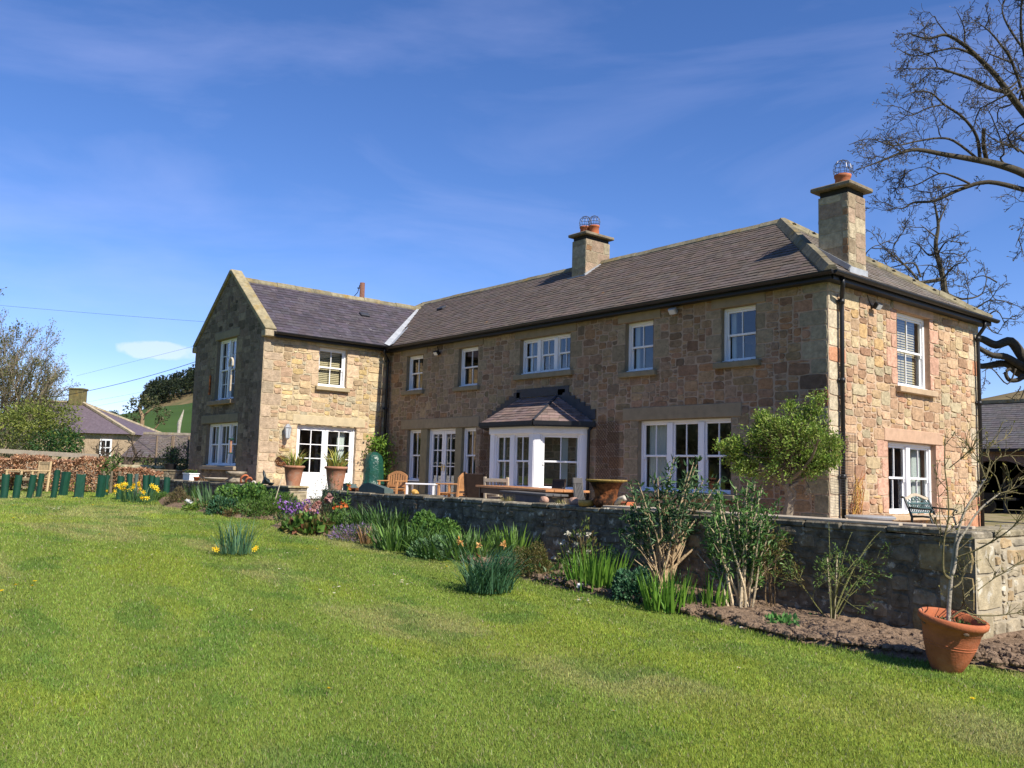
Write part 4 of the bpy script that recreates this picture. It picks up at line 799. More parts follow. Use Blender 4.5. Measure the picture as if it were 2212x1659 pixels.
b = MB(); b.tube([p_+(0, 0, 1.50), p_+(0, 0, 1.6)], [.02, .01], 6); b.build('tie', M['darkwood'], r)
# ---------------------------------------------------------------- fittings on the walls
p_ = np.array((-HL, -3.47, 1.95)); r = empty('wall_lantern', p_, 'grey metal wall lantern left of the wing french doors', 'lantern'); b = MB()
b.box(p_+(.015, 0, .05), (.03, .10, .22), None, None, .008); b.bar(p_+(.02, 0, .12), p_+(.16, 0, .20), .02, .02); b.build('bracket', M['metal'], r)
b = MB(); c = p_+(.17, 0, 0); b.lathe([(.025, .25), (.05, .23), (.11, .15), (.12, .14), (.105, .13)], c, 6); b.lathe([(.02, -.22), (.06, -.17), (.065, -.16), (.02, -.15)], c, 6)
for k in range(6): a = k*math.pi/3; b.bar(c+(.105*math.cos(a), .105*math.sin(a), .135), c+(.06*math.cos(a), .06*math.sin(a), -.165), .012, .012)
b.build('frame', M['metal'], r); b = MB(); b.lathe([(.098, .13), (.055, -.16)], c, 6); b.build('lamp_glass', M['lampglass'] if 'lampglass' in M else M['cream'], r)
p_ = np.array((-HL, -3.55, 1.12)); b = MB(); c = p_+(.06, 0, 0)
for s in (1, .72, .45): b.tube([c+(.04*(1-s), .19*s*math.cos(q), .13*s*math.sin(q)) for q in np.linspace(0, 2*math.pi, 18)], .016, 6)
for k in range(5): a = k*.5+.3; b.tube([c+(.02, .06*math.cos(a), .05*math.sin(a)), c+(.0, .19*math.cos(a), .13*math.sin(a))], .012, 5)
b.tube([c, p_+(-.01, 0, 0)], .012, 5); tag(b.build('rusty_wall_ornament', M['rust'], None, True, org=p_), 'rusty round woven metal ornament on the wing wall, below the lantern', 'ornament')
p_ = np.array((-HL, -3.52, 1.52)); b = MB(); b.tube([p_+(.02, .05*math.cos(q), .05*math.sin(q)) for q in np.linspace(0, 2*math.pi, 12)], .008, 5); b.box(p_+(.008, 0, 0), (.02, .03, .06)); tag(b.build('wall_hook', M['rust'], None, False, org=p_), 'small round iron hook on the wing wall between lantern and ornament', 'hook')
def flood(p, n, label, m='metal'):
    p, n = np.asarray(p, float), np.asarray(n, float); s = np.cross(n, (0, 0, 1)); r = empty('floodlight', p, label, 'floodlight'); d = n*.8+np.array((0, 0, -.6)); u = np.cross(s, d); RR = np.stack([s, d, u], 1)
    b = MB(); b.box(p+n*.02, (.07, .07, .07), None, None, .01); b.tube([p+n*.02, p+n*.10+np.array((0, 0, .03))], .015, 6); b.build('bracket', M['black'], r)
    b = MB(); b.box(p+n*.14+np.array((0, 0, .0)), (.20, .09, .14), None, RR, .015); b.build('housing', M[m], r)
    b = MB(); b.box(p+n*.14+d*.048, (.16, .008, .10), None, RR); b.build('lamp_glass', M['glass2'] if 'glass2' in M else M['cream'], r)
    b = MB(); b.tube([p+n*.02, p+n*.012+s*.08+np.array((0, 0, .1)), p+n*.012+s*.16+np.array((0, 0, .22))], .007, 5); b.build('cable', M['black'], r); return r
flood((-3.62, 0, 4.55), (0, -1, 0), 'silver floodlight under the long eaves between two sash windows'); flood((0, 1.58, 4.42), (1, 0, 0), 'black floodlight high on the sunlit end wall', 'black'); flood((-12.6, 0, 4.42), (0, -1, 0), 'small black floodlight between the two narrow upstairs windows', 'black')
def lattice(x0, x1, z0, z1, label, st=.085, r_=.006, m='trellis', dens=1):
    b = MB(); w, h = x1-x0, z1-z0; n = int((w+h)/st); y = -.03
    for k in range(1, n):
        c = k*st; a0, b0 = (min(c, w), max(0, c-w)), (max(0, c-h), min(c, h))
        b.tube([(x0+a0[0], y, z0+a0[1]), (x0+b0[0], y, z0+b0[1])], r_, 4, None, False); b.tube([(x1-a0[0], y-.012, z0+a0[1]), (x1-b0[0], y-.012, z0+b0[1])], r_, 4, None, False)
    return tag(b.build('trellis', M[m], None, False, org=((x0+x1)/2, -.03, z0)), label, 'trellis')
M['trellis'] = mat('brown_trellis', (.14, .085, .06), rough=.9, spec=.1, mott=(.3, 20))
lattice(-6.02, -5.28, .45, 2.2, 'diamond lattice trellis on the wall right of the bay'); lattice(-10.5, -9.98, .5, 2.05, 'diamond lattice trellis on the wall left of the bay')
# wind chimes on the gable
def chime(p, label, m, l):
    p = np.asarray(p, float); b = MB(); b.tube([p, p-(0, 0, .2)], .006, 4); b.tube([p-(0, 0, .2), p-(0, 0, .2+l)], .035, 10)
    b.bar(p+(0, .14, .0), p, .015, .015); return tag(b.build('wind_chime', M[m], None, False, org=p), label, 'wind chime')
chime((-19.15, -HP-.10, 4.0), 'rust red tubular wind chime left of the upper gable window', 'rust', .62)
p_ = np.array((-17.42, -HP-.13, 4.0)); r = empty('rope_ornament', p_, 'cream rope hook hanging beside the upper gable window', 'ornament'); b = MB(); b.tube([p_+(.13*math.cos(q)-.02, 0, .05+.17*math.sin(q)) for q in np.linspace(-.6, 3.6, 14)], .035, 8); b.build('hook', M['cream'], r, True)
b = MB(); b.tube([p_+(.02, 0, -.12), p_+(.02, 0, -.3)], .006, 4); b.box(p_+(.02, 0, -.55), (.06, .05, .5), None, None, .01); b.tube([p_+(.02, .12, -.1), p_+(.02, -.02, -.1)], .01, 4); b.build('hanging_block', M['palewood'], r)
p_ = np.array((-17.12, -HP-.12, 1.62)); r = empty('bird_feeder', p_, 'green topped tube bird feeder in front of the lower gable window', 'bird feeder'); b = MB(); b.lathe([(.05, .14), (.085, .13), (.085, .10), (.05, .10)], p_, 12); b.lathe([(.07, -.32), (.07, -.29), (.05, -.29)], p_, 12); b.tube([p_+(0, 0, .14), p_+(0, .12, .3)], .006, 4); b.build('cap', M['guard'], r); b = MB(); b.lathe([(.034, .10), (.034, -.29)], p_, 12); b.build('seed_tube', M['terra_old'], r)
# ---------------------------------------------------------------- right end of the terrace
def iron_bench(loc, rz):
    r = local(empty('park_bench', loc, 'green cast iron bench with pierced arched back below the end window', 'bench', None, rz)); w = .98; r.scale = (.95, .85, .80)
    for s in (-1, 1):
        b = MB(); b.tube([(s*w/2, .24, 0), (s*w/2, .20, .2), (s*w/2, .19, .40), (s*w/2, .27, .62), (s*w/2, .36, .84), (s*w/2, .42, .86)], [.03, .025, .028, .025, .022, .03], 8)
        b.tube([(s*w/2, .25, .62), (s*w/2, 0, .60), (s*w/2, -.22, .60), (s*w/2, -.30, .56), (s*w/2, -.27, .52)], .022, 8); b.tube([(s*w/2, .2, .41), (s*w/2, -.05, .43), (s*w/2, -.22, .41), (s*w/2, -.27, .2), (s*w/2, -.24, 0)], [.025, .025, .025, .022, .03], 8)
        b.tube([(s*w/2, -.22, .41), (s*w/2, -.2, .5), (s*w/2, -.24, .58)], .018, 6); b.build('side_frame', M['iron'], r, True)
    b = MB()
    for k in range(6): b.box((0, -.22+k*.085, .435), (w, .07, .025), None, None, .005)
    b.build('seat', M['palewood'], r); b = MB(); n = 13; bk_ = lambda u, z: (u, .22+(z-.45)*.36, z)
    tp = lambda u: .82+.10*math.cos(u/(w/2)*math.pi/2)**2
    for k in range(12):
        u0, u1 = -w/2+w*k/12, -w/2+w*(k+1)/12; b.bar(bk_(u0, tp(u0)), bk_(u1, tp(u1)), .03, .065, None, (0, .3, 1))
    b.build('top_rail', M['palewood'], r); b = MB()
    for z in (.50, .60, .72): b.bar(bk_(-w/2, z), bk_(w/2, z), .02, .03, None, (0, .3, 1))
    for k in range(n): u = -w/2+.04+(w-.08)*k/(n-1); b.bar(bk_(u, .5), bk_(u, .62), .018, .022, None, (0, 1, 0)); b.tube([bk_(u+.03*math.cos(q), .66+.05*math.sin(q)) for q in np.linspace(0, 2*math.pi, 9)], .009, 5, None, False)
    for k in range(7): u = -w/2+.1+(w-.2)*k/6; b.tube([bk_(u+.055*math.cos(q), .775+.045*math.sin(q)+.04*math.cos(u/(w/2)*1.5)) for q in np.linspace(0, 2*math.pi, 11)], .011, 5, None, False)
    b.build('pierced_back', M['irongreen'], r); return r
_b = on(1982, 1092, 0, .72); iron_bench((1.0, _b[1], 0), math.radians(90))
p_ = on(1880, 1126, 2, .30); b = MB(); p_ = np.array((on(1880, 1126, 1, .2)[0], .2, .0)); b.lathe([(.36, 0), (.36, .30), (.42, .30), (.43, .33), (.40, .35), (0, .36)], p_, 32); tag(b.build('drain_lid', M['metal'], None, False, org=p_), 'round grey lidded tank at the foot of the end wall', 'tank')
b = MB()
for k in range(4): b.box((2.4+.12*k, TY+.13+.085*k, TZ+.02+.0*k), (4.6, .07, .03), None, np.array([[math.cos(.015*k), -math.sin(.015*k), 0], [math.sin(.015*k), math.cos(.015*k), 0], [0, 0, 1]]), .004)
for k in range(4):
    q = MB(); q.box((2.3+.1*k, TY+.07+.092*k, TZ+.018), (4.2+.2*k, .075, .03), None, None, .005); tag(q.build('timber_batten', M['palewood'], None, False, org=(2.3, TY+.07+.092*k, TZ)), 'long weathered timber batten lying along the wall top below the end wall', 'timber batten', 'battens on the wall top')
q = MB()
for k in range(17): q.tube([(.10+.05*math.sin(k), .02+.045*k, .45), (.10+.05*math.sin(k), .02+.045*k, 1.85)], .0022, 3, None, False)
for k in range(30): q.tube([(.10, .02, .45+.048*k), (.13, .35, .45+.048*k), (.10, .76, .45+.048*k)], .0022, 3, None, False)
tag(q.build('wire_netting', M['wire'], None, False, org=(.1, .4, .45)), 'thin wire netting round the corner downpipe', 'netting')
def unit(a): return a/(np.linalg.norm(a, axis=-1, keepdims=True)+1e-9)
# ---------------------------------------------------------------- flower bed
EDGE = np.array([(-18.2, -6.5), (-16.3, -6.75), (-13.5, -7.6), (-12, -8.0), (-10.2, -7.95), (-8.3, -7.95), (-7.7, -7.3), (-7.1, -7.3), (-6.6, -7.9), (-5.2, -7.85), (-4, -7.5), (-2.87, -7.25), (.64, -7.42), (2.73, -7.38), (4.06, -7.55), (4.9, -7.25), (5.8, -6.85), (7.0, -6.75), (10, -6.7)])
def yedge(x): return np.interp(x, EDGE[:, 0], EDGE[:, 1])
rng = np.random.default_rng(50)
xs = np.arange(-18.2, 10, .11); nv_ = 15; V = []
for x in xs:
    y0 = yedge(x)-.04; y1 = TY+.05 if x < TE+.05 else 3.0
    for k in range(nv_):
        f = (k/(nv_-1))**(1 if x < TE else 1.6); y = y0+(y1-y0)*f; e = min(1, f*6 if x < TE else f*10)
        V.append((x, y, float(zl(x, y))-.03+e*(.05+.10*float(fbm(x*1.8, y*1.8, 61, 4))+.05*float(vn(x*7, y*7, 3)))))
n_ = len(xs); F = [[i*nv_+k, (i+1)*nv_+k, (i+1)*nv_+k+1, i*nv_+k+1] for i in range(n_-1) for k in range(nv_-1)]
g = MB(); g.add(V, F); tag(g.build('flower_bed', M['soil'], None, False), kind='structure')
g = MB()
for k in range(6500):
    x = rng.uniform(1.6, 8.5) if k < 5600 else rng.uniform(-3, 3); f = rng.random(); y0, y1 = yedge(x)+.02, TY-.03
    if x > TE: y1 = y0+2.2
    y = y0+(y1-y0)*f; s = rng.uniform(.012, .042)*(1 if rng.random() < .9 else 1.7); g.blob((x, y, float(zl(x, y))+.04+.05*float(fbm(x*1.8, y*1.8, 61, 4))+s*.2), (s, s*rng.uniform(.7, 1.2), s*rng.uniform(.55, .9)), rng, None, 5, .28)
tag(g.build('soil_clods', M['soil'], None, False), 'loose brown clods of freshly dug soil along the foot of the terrace wall', 'soil', kind='stuff')
# ---------------------------------------------------------------- lawn blades and flowers
def blade_field(n, seed):
    r = np.random.default_rng(seed); R_ = np.exp(r.uniform(math.log(2.3), math.log(34), n)); th = YAW + r.uniform(-.82, .92, n)
    x = CAM[0]-np.sin(th)*R_; y = CAM[1]+np.cos(th)*R_; ok = (y < yedge(x)+r.normal(0, .03, n)) | ((x < -17.5) & (y < -3)); x, y, R_ = x[ok], y[ok], R_[ok]; n = len(x)
    z = zl(x, y)+.035*(fbm(x*.5, y*.5, 3, 3)-.5)-.004; c = lawncol(x, y); v = r.uniform(.68, 1.42, (n, 1)); c = c*v
    dry = r.random(n) < .07; c[dry] = np.array((.36, .33, .17))*r.uniform(.7, 1.2, (dry.sum(), 1)); c *= 1+r.uniform(-.12, .12, (n, 3))
    h = r.uniform(.012, .030, n)*(1+.15*(R_/10).clip(0, 2)); w = .0029*(R_/4.5)**.75*r.uniform(.7, 1.3, n); a = r.uniform(0, 2*math.pi, n); ln = r.uniform(.1, .9, n)*h; b = r.uniform(0, 2*math.pi, n)
    edge = (np.abs(y-yedge(x)) < .12); h[edge] *= 1.6
    P = np.stack([x, y, z], -1); s = np.stack([np.cos(a), np.sin(a), 0*a], -1)*w[:, None]; t_ = P+np.stack([np.cos(b)*ln, np.sin(b)*ln, h], -1)
    V = np.stack([P-s, P+s, t_], 1).reshape(-1, 3); return V, np.arange(3*n).reshape(-1, 3), c
g = MB(); g.add(*blade_field(1400000, 4)); tag(g.build('lawn_grass', M['grass'], None, False), 'short mown grass blades covering the garden lawn', 'grass', kind='stuff')
def rosette(mb, p, r, n, c, rng, cc=None, h=0.0, nrm=None):
    if nrm is not None:                      # petals fanned about a tilted axis
        z_ = np.asarray(nrm, float); z_ = z_/np.linalg.norm(z_); x_ = np.cross(z_, (0.1, .2, 1)); x_ /= np.linalg.norm(x_); y_ = np.cross(z_, x_); t_ = MB(); rosette(t_, (0, 0, 0), r, n, c, rng); Q = t_.v[0]; mb.add(np.asarray(p)+Q[:, :1]*x_+Q[:, 1:2]*y_+Q[:, 2:]*z_, t_.f[0], c); return
    V = [np.array(p)+(0, 0, h)]; f = []
    for k in range(n):
        a = 2*math.pi*k/n; V += [np.array(p)+(r*math.cos(a-.25), r*math.sin(a-.25), h+r*.25), np.array(p)+(r*1.05*math.cos(a), r*1.05*math.sin(a), h+r*.3), np.array(p)+(r*math.cos(a+.25), r*math.sin(a+.25), h+r*.25)]; f.append([0, 3*k+1, 3*k+2, 3*k+3])
    mb.add(V, f, c)
    if cc is not None: mb.blob(np.array(p)+(0, 0, h+r*.2), (r*.4, r*.4, r*.3), rng, cc, 5, 0)
def lawn_flowers(nm, pts, r, c, cc, label, cat, grp, h):
    m_ = MB(); m_.tube([(0, 0, -.02), (.004, .003, h)], .0022, 4, (.08, .15, .03)); rosette(m_, (0, 0, h), r, 9, c, rng, cc)
    proto = m_.build(nm, M['petal'], None, False); k = 0
    for (x, y) in pts:
        P = gnd(x, y); o = proto if k == 0 else proto.copy()
        if k: COL.objects.link(o)
        o.location = P; o.rotation_euler = (rng.uniform(-.3, .3), rng.uniform(-.3, .3), rng.uniform(0, 6)); s = rng.uniform(.75, 1.3); o.scale = (s, s, s); tag(o, label, cat, grp); k += 1
k7 = lambda x, y: ((850+x/2.1067)/1.4756, (1450+y/2.1067)/1.4756); k8 = lambda x, y: ((1700+x/2.074)/1.4756, (1350+y/2.074)/1.4756); kl = lambda x, y: (x/3.403/1.4756, (1350+y/3.403)/1.4756)
dz = [k7(*p) for p in ((78, 792), (110, 823), (430, 655), (560, 697), (850, 828), (830, 884), (907, 874), (904, 888), (963, 884), (945, 802), (725, 902), (490, 912), (455, 915), (350, 935), (447, 950), (72, 906), (1190, 757), (2085, 1008), (2102, 998), (2122, 995), (2158, 998), (2160, 1020), (327, 592), (20, 660))]
dz += [k8(*p) for p in ((285, 1200), (305, 1195), (328, 1187), (363, 1190), (365, 1212), (565, 1383), (665, 1532), (1350, 1650), (1240, 1390), (1380, 1380))] + [kl(*p) for p in ((510, 935), (555, 935), (600, 935), (630, 940), (648, 933), (665, 950), (690, 940), (820, 975), (915, 862), (1045, 858), (45, 865), (1500, 880), (640, 950), (580, 945))]
dz += [(150, 1150), (180, 1166), (60, 1120), (320, 1155), (250, 1190), (540, 1330), (730, 1275), (690, 1268), (1325, 1557), (440, 1155), (100, 1238), (20, 1260), (330, 1205), (560, 1215), (620, 1200), (880, 1268)]
lawn_flowers('daisy', dz, .014, (.82, .82, .78), (.65, .45, .03), 'tiny white daisy growing in the mown lawn', 'daisy', 'daisies scattered over the lawn', .045)
dn = [kl(*p) for p in ((430, 845), (185, 892), (110, 925), (138, 915), (685, 868), (1000, 902), (830, 822), (1395, 873), (1690, 885))]+[k7(1208, 766), k7(335, 647), (75, 1265), (70, 1275), (2100, 1520), (708, 1502), (35, 1275), (215, 1160), (30, 1125), (5, 1287)]
lawn_flowers('dandelion', dn, .02, (.78, .58, .02), (.7, .45, .01), 'small yellow dandelion growing in the mown lawn', 'dandelion', 'dandelions scattered over the lawn', .04)
# ---------------------------------------------------------------- plant makers
gnd0 = gnd
def gnd(x, y):
    X = on(x, y, 1, TY-.3); P = gnd0(x, y)
    if P[1] > TY-.3 and -18 < X[0] < TE: P = X; P[2] = float(zl(P[0], P[1]))+.05
    return P
def unit(a): return a/(np.linalg.norm(a, axis=-1, keepdims=True)+1e-9)
def leafs(mb, P, D, size, c, rng, asp=.4, var=.3):
    P = np.asarray(P, float); D = unit(np.asarray(D, float)); n = len(P)
    if not n: return
    S = unit(np.cross(D, rng.normal(0, 1, (n, 3)))); Nn = np.cross(S, D); s = (np.broadcast_to(size, (n,))*rng.uniform(.6, 1.3, n))[:, None]
    V = np.stack([P, P+D*s*.45+S*s*asp*.5+Nn*s*.08, P+D*s-Nn*s*.12, P+D*s*.45-S*s*asp*.5+Nn*s*.08], 1).reshape(-1, 3)
    cc = np.asarray(c, float); cc = cc[rng.integers(0, len(cc), n)] if cc.ndim == 2 else np.tile(cc, (n, 1)); cc = cc*rng.uniform(1-var, 1+var, (n, 1))
    mb.add(V, np.arange(4*n).reshape(-1, 4), cc)
def blades(mb, B, az, lean, Ln, w, droop, c, rng, segs=4, var=.25, tip=0.05):
    B = np.asarray(B, float); n = len(B); az, lean, Ln, w, droop = (np.broadcast_to(q, (n,)) for q in (az, lean, Ln, w, droop)); H = np.stack([np.cos(az), np.sin(az), 0*az], -1); tw = az+math.pi/2+rng.uniform(-.7, .7, n); S = np.stack([np.cos(tw), np.sin(tw), 0*tw], -1)
    P = B.copy(); rows = []
    for k in range(segs+1):
        t = k/segs; ww = w*(1-t**2.2*(1-tip))*(.75+.25*min(1, t*4)); rows += [P-S*ww[:, None]*.5, P+S*ww[:, None]*.5]; th = lean+droop*t*t; P = P+(H*np.sin(th)[:, None]+np.array((0, 0, 1))*np.cos(th)[:, None])*(Ln/segs)[:, None]
    m_ = 2*(segs+1); V = np.stack(rows, 1).reshape(-1, 3); base = np.arange(n)[:, None, None]*m_; q = np.array([[2*k, 2*k+1, 2*k+3, 2*k+2] for k in range(segs)])[None]; F = (base+q).reshape(-1, 4)
    cc = np.asarray(c, float); cc = cc[rng.integers(0, len(cc), n)] if cc.ndim == 2 else np.tile(cc, (n, 1)); cc = cc*rng.uniform(1-var, 1+var, (n, 1)); mb.add(V, F, np.repeat(cc, segs, 0)); return P
def strap(mb, p, n, R_, Ln, w, lean, droop, c, rng, segs=4):
    a = rng.uniform(0, 2*math.pi, n); r = R_*np.sqrt(rng.random(n)); B = np.stack([p[0]+r*np.cos(a), p[1]+r*np.sin(a), np.full(n, p[2]-.02)], -1); az = a+rng.normal(0, .7, n)
    return blades(mb, B, az, lean*(r/R_*.7+.3)*rng.uniform(.5, 1.4, n), Ln*rng.uniform(.55, 1.15, n), w*rng.uniform(.7, 1.2, n), droop*rng.uniform(.4, 1.5, n), c, rng, segs)
def dome(mb, p, rx, ry, h, n, size, c, rng, asp=.5, fill=.35, up=.5):
    d = rng.normal(0, 1, (n, 3)); d[:, 2] = np.abs(d[:, 2]); d = unit(d); k = (1-fill*rng.random(n)**1.5)[:, None]*(1+.13*np.sin(d[:, :1]*5+d[:, 1:2]*4+p[0]*3)); P = np.asarray(p)+d*k*np.array((rx, ry, h)); leafs(mb, P, d+rng.normal(0, .6, (n, 3))+np.array((0, 0, up)), size, c, rng, asp)
def grow(mb, p, d, Ln, r, lev, rng, o, tips, c):
    k = max(3, int(Ln/o['seg'])+1); P = [np.asarray(p, float)]; d = unit(np.asarray(d, float)); D = [d]
    for i in range(k):
        d = unit(d+rng.normal(0, o['wig'], 3)+np.array((0, 0, o.get('up', 0)))); P.append(P[-1]+d*Ln/k); D.append(d)
    e = o.get('tip', .4) if lev else .35; mb.tube(P, np.linspace(r, max(r*e, o.get('rmin', .002)), k+1), 5 if r > .03 else (4 if r > .012 else 3), c, False)
    if lev == 0: tips.append((P[-1], d)); tips.append((P[-2], d)) if o.get('more') else None; return
    nc = o['n'][lev-1]
    for j in range(nc):
        t = o.get('t0', .3)+(1-o.get('t0', .3))*(j+rng.random())/nc; i = min(int(t*k), k-1); q = P[i]+(P[i+1]-P[i])*(t*k-i); dd = D[i+1]; a = rng.uniform(*o.get('ang', (.5, 1.1))); ax = unit(np.cross(dd, rng.normal(0, 1, 3))); nd = dd*math.cos(a)+ax*math.sin(a)
        grow(mb, q, nd, Ln*o.get('ratio', .55)*rng.uniform(.6, 1.15)*(1.15-.5*t), max(r*(1-.55*t)*o.get('rr', .55), o.get('rmin', .002)), lev-1, rng, o, tips, c)
    if lev: tips.append((P[-1], d))
G_DK, G_MD, G_LT, G_YL, G_BL = (.045, .10, .026), (.08, .16, .032), (.12, .22, .04), (.20, .28, .04), (.05, .13, .065)
def plant(nm, p, label, cat='plant', grp=None): return empty(nm, p, label, cat, grp)
def straps(nm, D, label, n, R_, Ln, w, lean, droop, c, seed, p=None, cat='plant', flowers=None, segs=4):
    p = gnd(*D) if p is None else np.asarray(p, float); p[2] = max(p[2], float(zl(p[0], p[1])))+.04 if p[2] < .2 else p[2]; rg_ = np.random.default_rng(seed); r = plant(nm, p, label, cat); b = MB(); strap(b, p, n, R_, Ln, w, lean, droop, c, rg_, segs); b.build('leaves', M['leaf'], r); return r, p, rg_
def mounds(nm, D, label, rx, h, n, size, c, seed, asp=.5, ry=None, cat='plant', fill=.4, core=True):
    p = gnd(*D); rg_ = np.random.default_rng(seed); r = plant(nm, p, label, cat); b = MB()
    dome(b, p, rx, ry or rx*.8, h, n, size, c, rg_, asp, fill); b.build('foliage', M['leaf'], r)
    if core: b = MB(); [b.tube([p+rg_.normal(0, .03, 3)*(1, 1, 0), p+np.array((rg_.uniform(-1, 1)*rx*.7, rg_.uniform(-1, 1)*rx*.5, h*.75))], .006, 4, (.10, .08, .04), False) for _ in range(14)]; b.build('stems', M['bark'], r)
    return r, p, rg_
def heads(r, pts, c, rad, rg_, nm='flower', n=6, cc=None):
    for q in pts:
        b = MB()
        for k in range(n): leafs(b, [q], [rg_.normal(0, 1, 3)+np.array((0, 0, .6))], rad*1.6, c, rg_, .8, .2)
        if cc is not None: b.blob(q, (rad*.4,)*3, rg_, cc, 5, .1)
        b.build(nm, M['petal'], r)
# from the left end of the bed to the right
r, p, q = straps('daffodil_clump', (298, 1086), 'clump of yellow daffodils in flower at the left end of the bed', 150, .42, .42, .020, .45, .5, [(.05, .12, .05), (.08, .16, .06)], 1)
for (sx, sy) in ((1250, 685), (1275, 675), (1300, 690), (1322, 660), (1350, 655), (1365, 662), (1330, 705), (1405, 725), (1440, 690), (1510, 650), (1515, 668), (1528, 712), (1560, 745), (1645, 672), (1668, 690), (1690, 695), (1712, 720), (1355, 700), (1245, 738), (1165, 730), (1545, 805), (1570, 808), (1600, 812), (1460, 660)):
    P = on(*kl(sx, sy), 1, p[1]-.25+.3*q.random()); b = MB(); nv = np.array((.75, -.5, .25))+q.normal(0, .45, 3); rosette(b, P, .060, 6, (.86, .68, .05), q, None, 0, nv); nv = unit(nv); b.tube([P, P+nv*.03, P+nv*.042], [.018, .020, .027], 8, (.84, .50, .015)); b.tube([(P[0], P[1], max(float(zl(P[0], P[1])), -.04)), P], .004, 4, (.08, .15, .04)); b.build('flower', M['petal'], r)
mounds('heather_bush', (384, 1093), 'rounded brown-grey heather bush left of the iris leaves', .33, .40, 2600, .05, [(.13, .10, .045), (.19, .15, .08), (.10, .10, .03)], 2, .25)
mounds('low_plant', (345, 1082), 'low feathery green plant behind the daffodils', .3, .22, 900, .05, [G_MD, G_LT], 3)
straps('iris_clump', (455, 1100), 'clump of broad grey-green iris sword leaves by the low wall', 26, .3, .58, .055, .5, .25, [(.09, .17, .07), (.12, .20, .09)], 4)
straps('thin_leaf_clump', (420, 1085), 'tuft of thin dark green leaves behind the iris', 90, .2, .45, .016, .3, .4, [G_DK, G_MD], 5)
r, p, q = mounds('white_flower_plant', (415, 1103), 'small green plant with one white bloom at the lawn edge', .22, .13, 500, .05, [G_LT, G_YL], 6); heads(r, [p+(.02, -.1, .2), p+(.05, -.1, .18)], (.85, .85, .82), .05, q)
mounds('leafy_mound', (525, 1100), 'large bright green leafy mound in front of the wall pillar', .85, .55, 3400, .085, [G_MD, (.05, .125, .03), G_LT], 7, .7)
mounds('dark_mound', (482, 1112), 'dark blue-green mound beside the iris', .42, .34, 1700, .06, [G_BL, G_DK], 8, .6)
mounds('brown_mound', (503, 1117), 'small rust-brown mound at the lawn edge', .24, .15, 1100, .035, [(.16, .10, .035), (.11, .09, .03)], 9, .3)
mounds('feathery_bush', (565, 1118), 'feathery yellow-green conifer bush left of the purple flowers', .62, .38, 3200, .07, [(.10, .17, .03), (.07, .14, .025)], 10, .25); mounds('feathery_bush', (600, 1105), 'smaller feathery green bush behind, next to the wall pillar', .5, .42, 2200, .07, [G_MD, (.08, .15, .025)], 11, .25)
b = MB(); p = gnd(585, 1112); b.tube([p, p+(0.05, .2, .85)], .010, 5, (.5, .42, .3)); tag(b.build('bamboo_cane', M['bark'], None, False, org=p), 'pale bamboo cane leaning on the low wall by its pillar', 'cane')
r, p, q = mounds('wallflower', (640, 1127), 'purple wallflower in bloom in front of the wall gap', .42, .42, 900, .06, [(.07, .12, .05), G_MD], 12, .3)
b = MB(); n = 420; dd = unit(q.normal(0, 1, (n, 3))*(1, 1, .6)+(0, 0, .5)); dd[:, 2] = np.abs(dd[:, 2]); cl = q.normal(0, 1, (9, 3)); cl[:, 2] = np.abs(cl[:, 2]); cl = unit(cl)*(.40, .3, .34); idx = q.integers(0, 9, n); leafs(b, p+cl[idx]+q.normal(0, .065, (n, 3))+(0, 0, .1), dd, .05, [(.25, .11, .36), (.33, .17, .45), (.20, .08, .29)], q, .8); b.build('blossom', M['petal'], r)
r, p, q = mounds('rosemary_bush', (700, 1110), 'upright dark rosemary bush in front of the wall gap', .5, .62, 100, .05, [G_DK], 13); b = MB()
for k in range(60):
    a = q.uniform(0, 6.28); s = q.uniform(.05, .45); e = p+np.array((s*math.cos(a)*1.2, s*math.sin(a), q.uniform(.45, 1.0)*(1.1-s))); B = p+np.array((s*.5*math.cos(a), s*.5*math.sin(a), 0)); t = q.random(36)[:, None]*.9+.1; leafs(b, B+(e-B)*t, (e-B)+q.normal(0, .5, (36, 3)), .05, [(.06, .10, .045), (.04, .075, .03), (.09, .13, .06)], q, .22)
b.build('foliage', M['leaf'], r)
r, p, q = mounds('bergenia', (668, 1152), 'low leathery bergenia with pink flower heads at the lawn edge', .48, .24, 420, .15, [G_LT, G_MD, (.20, .17, .05), (.16, .07, .04)], 14, .8); heads(r, [p+np.array(o_) for o_ in ((-.25, .05, .42), (-.1, .15, .46), (.05, .12, .5), (.18, .2, .56), (.3, .2, .62), (-.33, .1, .34), (.12, .0, .42))], [(.45, .22, .20), (.5, .30, .26), (.35, .16, .12)], .052, q, 'flower', 18)
for sx, sy, hh, lb in ((742, 1135, .70, 'tall orange crown imperial lily against the dark wall'), (715, 1150, .42, 'shorter orange lily in front of the tall one'), (733, 1150, .50, 'orange lily between the tall lily and the lawn')):
    p = gnd(sx, sy); q = np.random.default_rng(int(sx)); r = plant('orange_lily', p, lb); b = MB(); b.tube([p, p+(0, .03, hh*.5), p+(.02, .05, hh)], .012, 6, (.09, .15, .04)); b.build('stem', M['bark'], r); b = MB(); t = q.random(46)[:, None]; leafs(b, p+np.array((.02, .05, hh))*t*.85, q.normal(0, 1, (46, 3))*(1, 1, .4)+(0, 0, .4), .15, [G_MD, G_LT], q, .2); leafs(b, np.tile(p+(.02, .05, hh+.02), (10, 1)), q.normal(0, 1, (10, 3))+(0, 0, 1.2), .10, [G_LT], q, .2); b.build('leaves', M['leaf'], r); heads(r, [p+(.02, .05, hh)], [(.58, .10, .025), (.62, .17, .04)], .05, q, 'flower', 9)
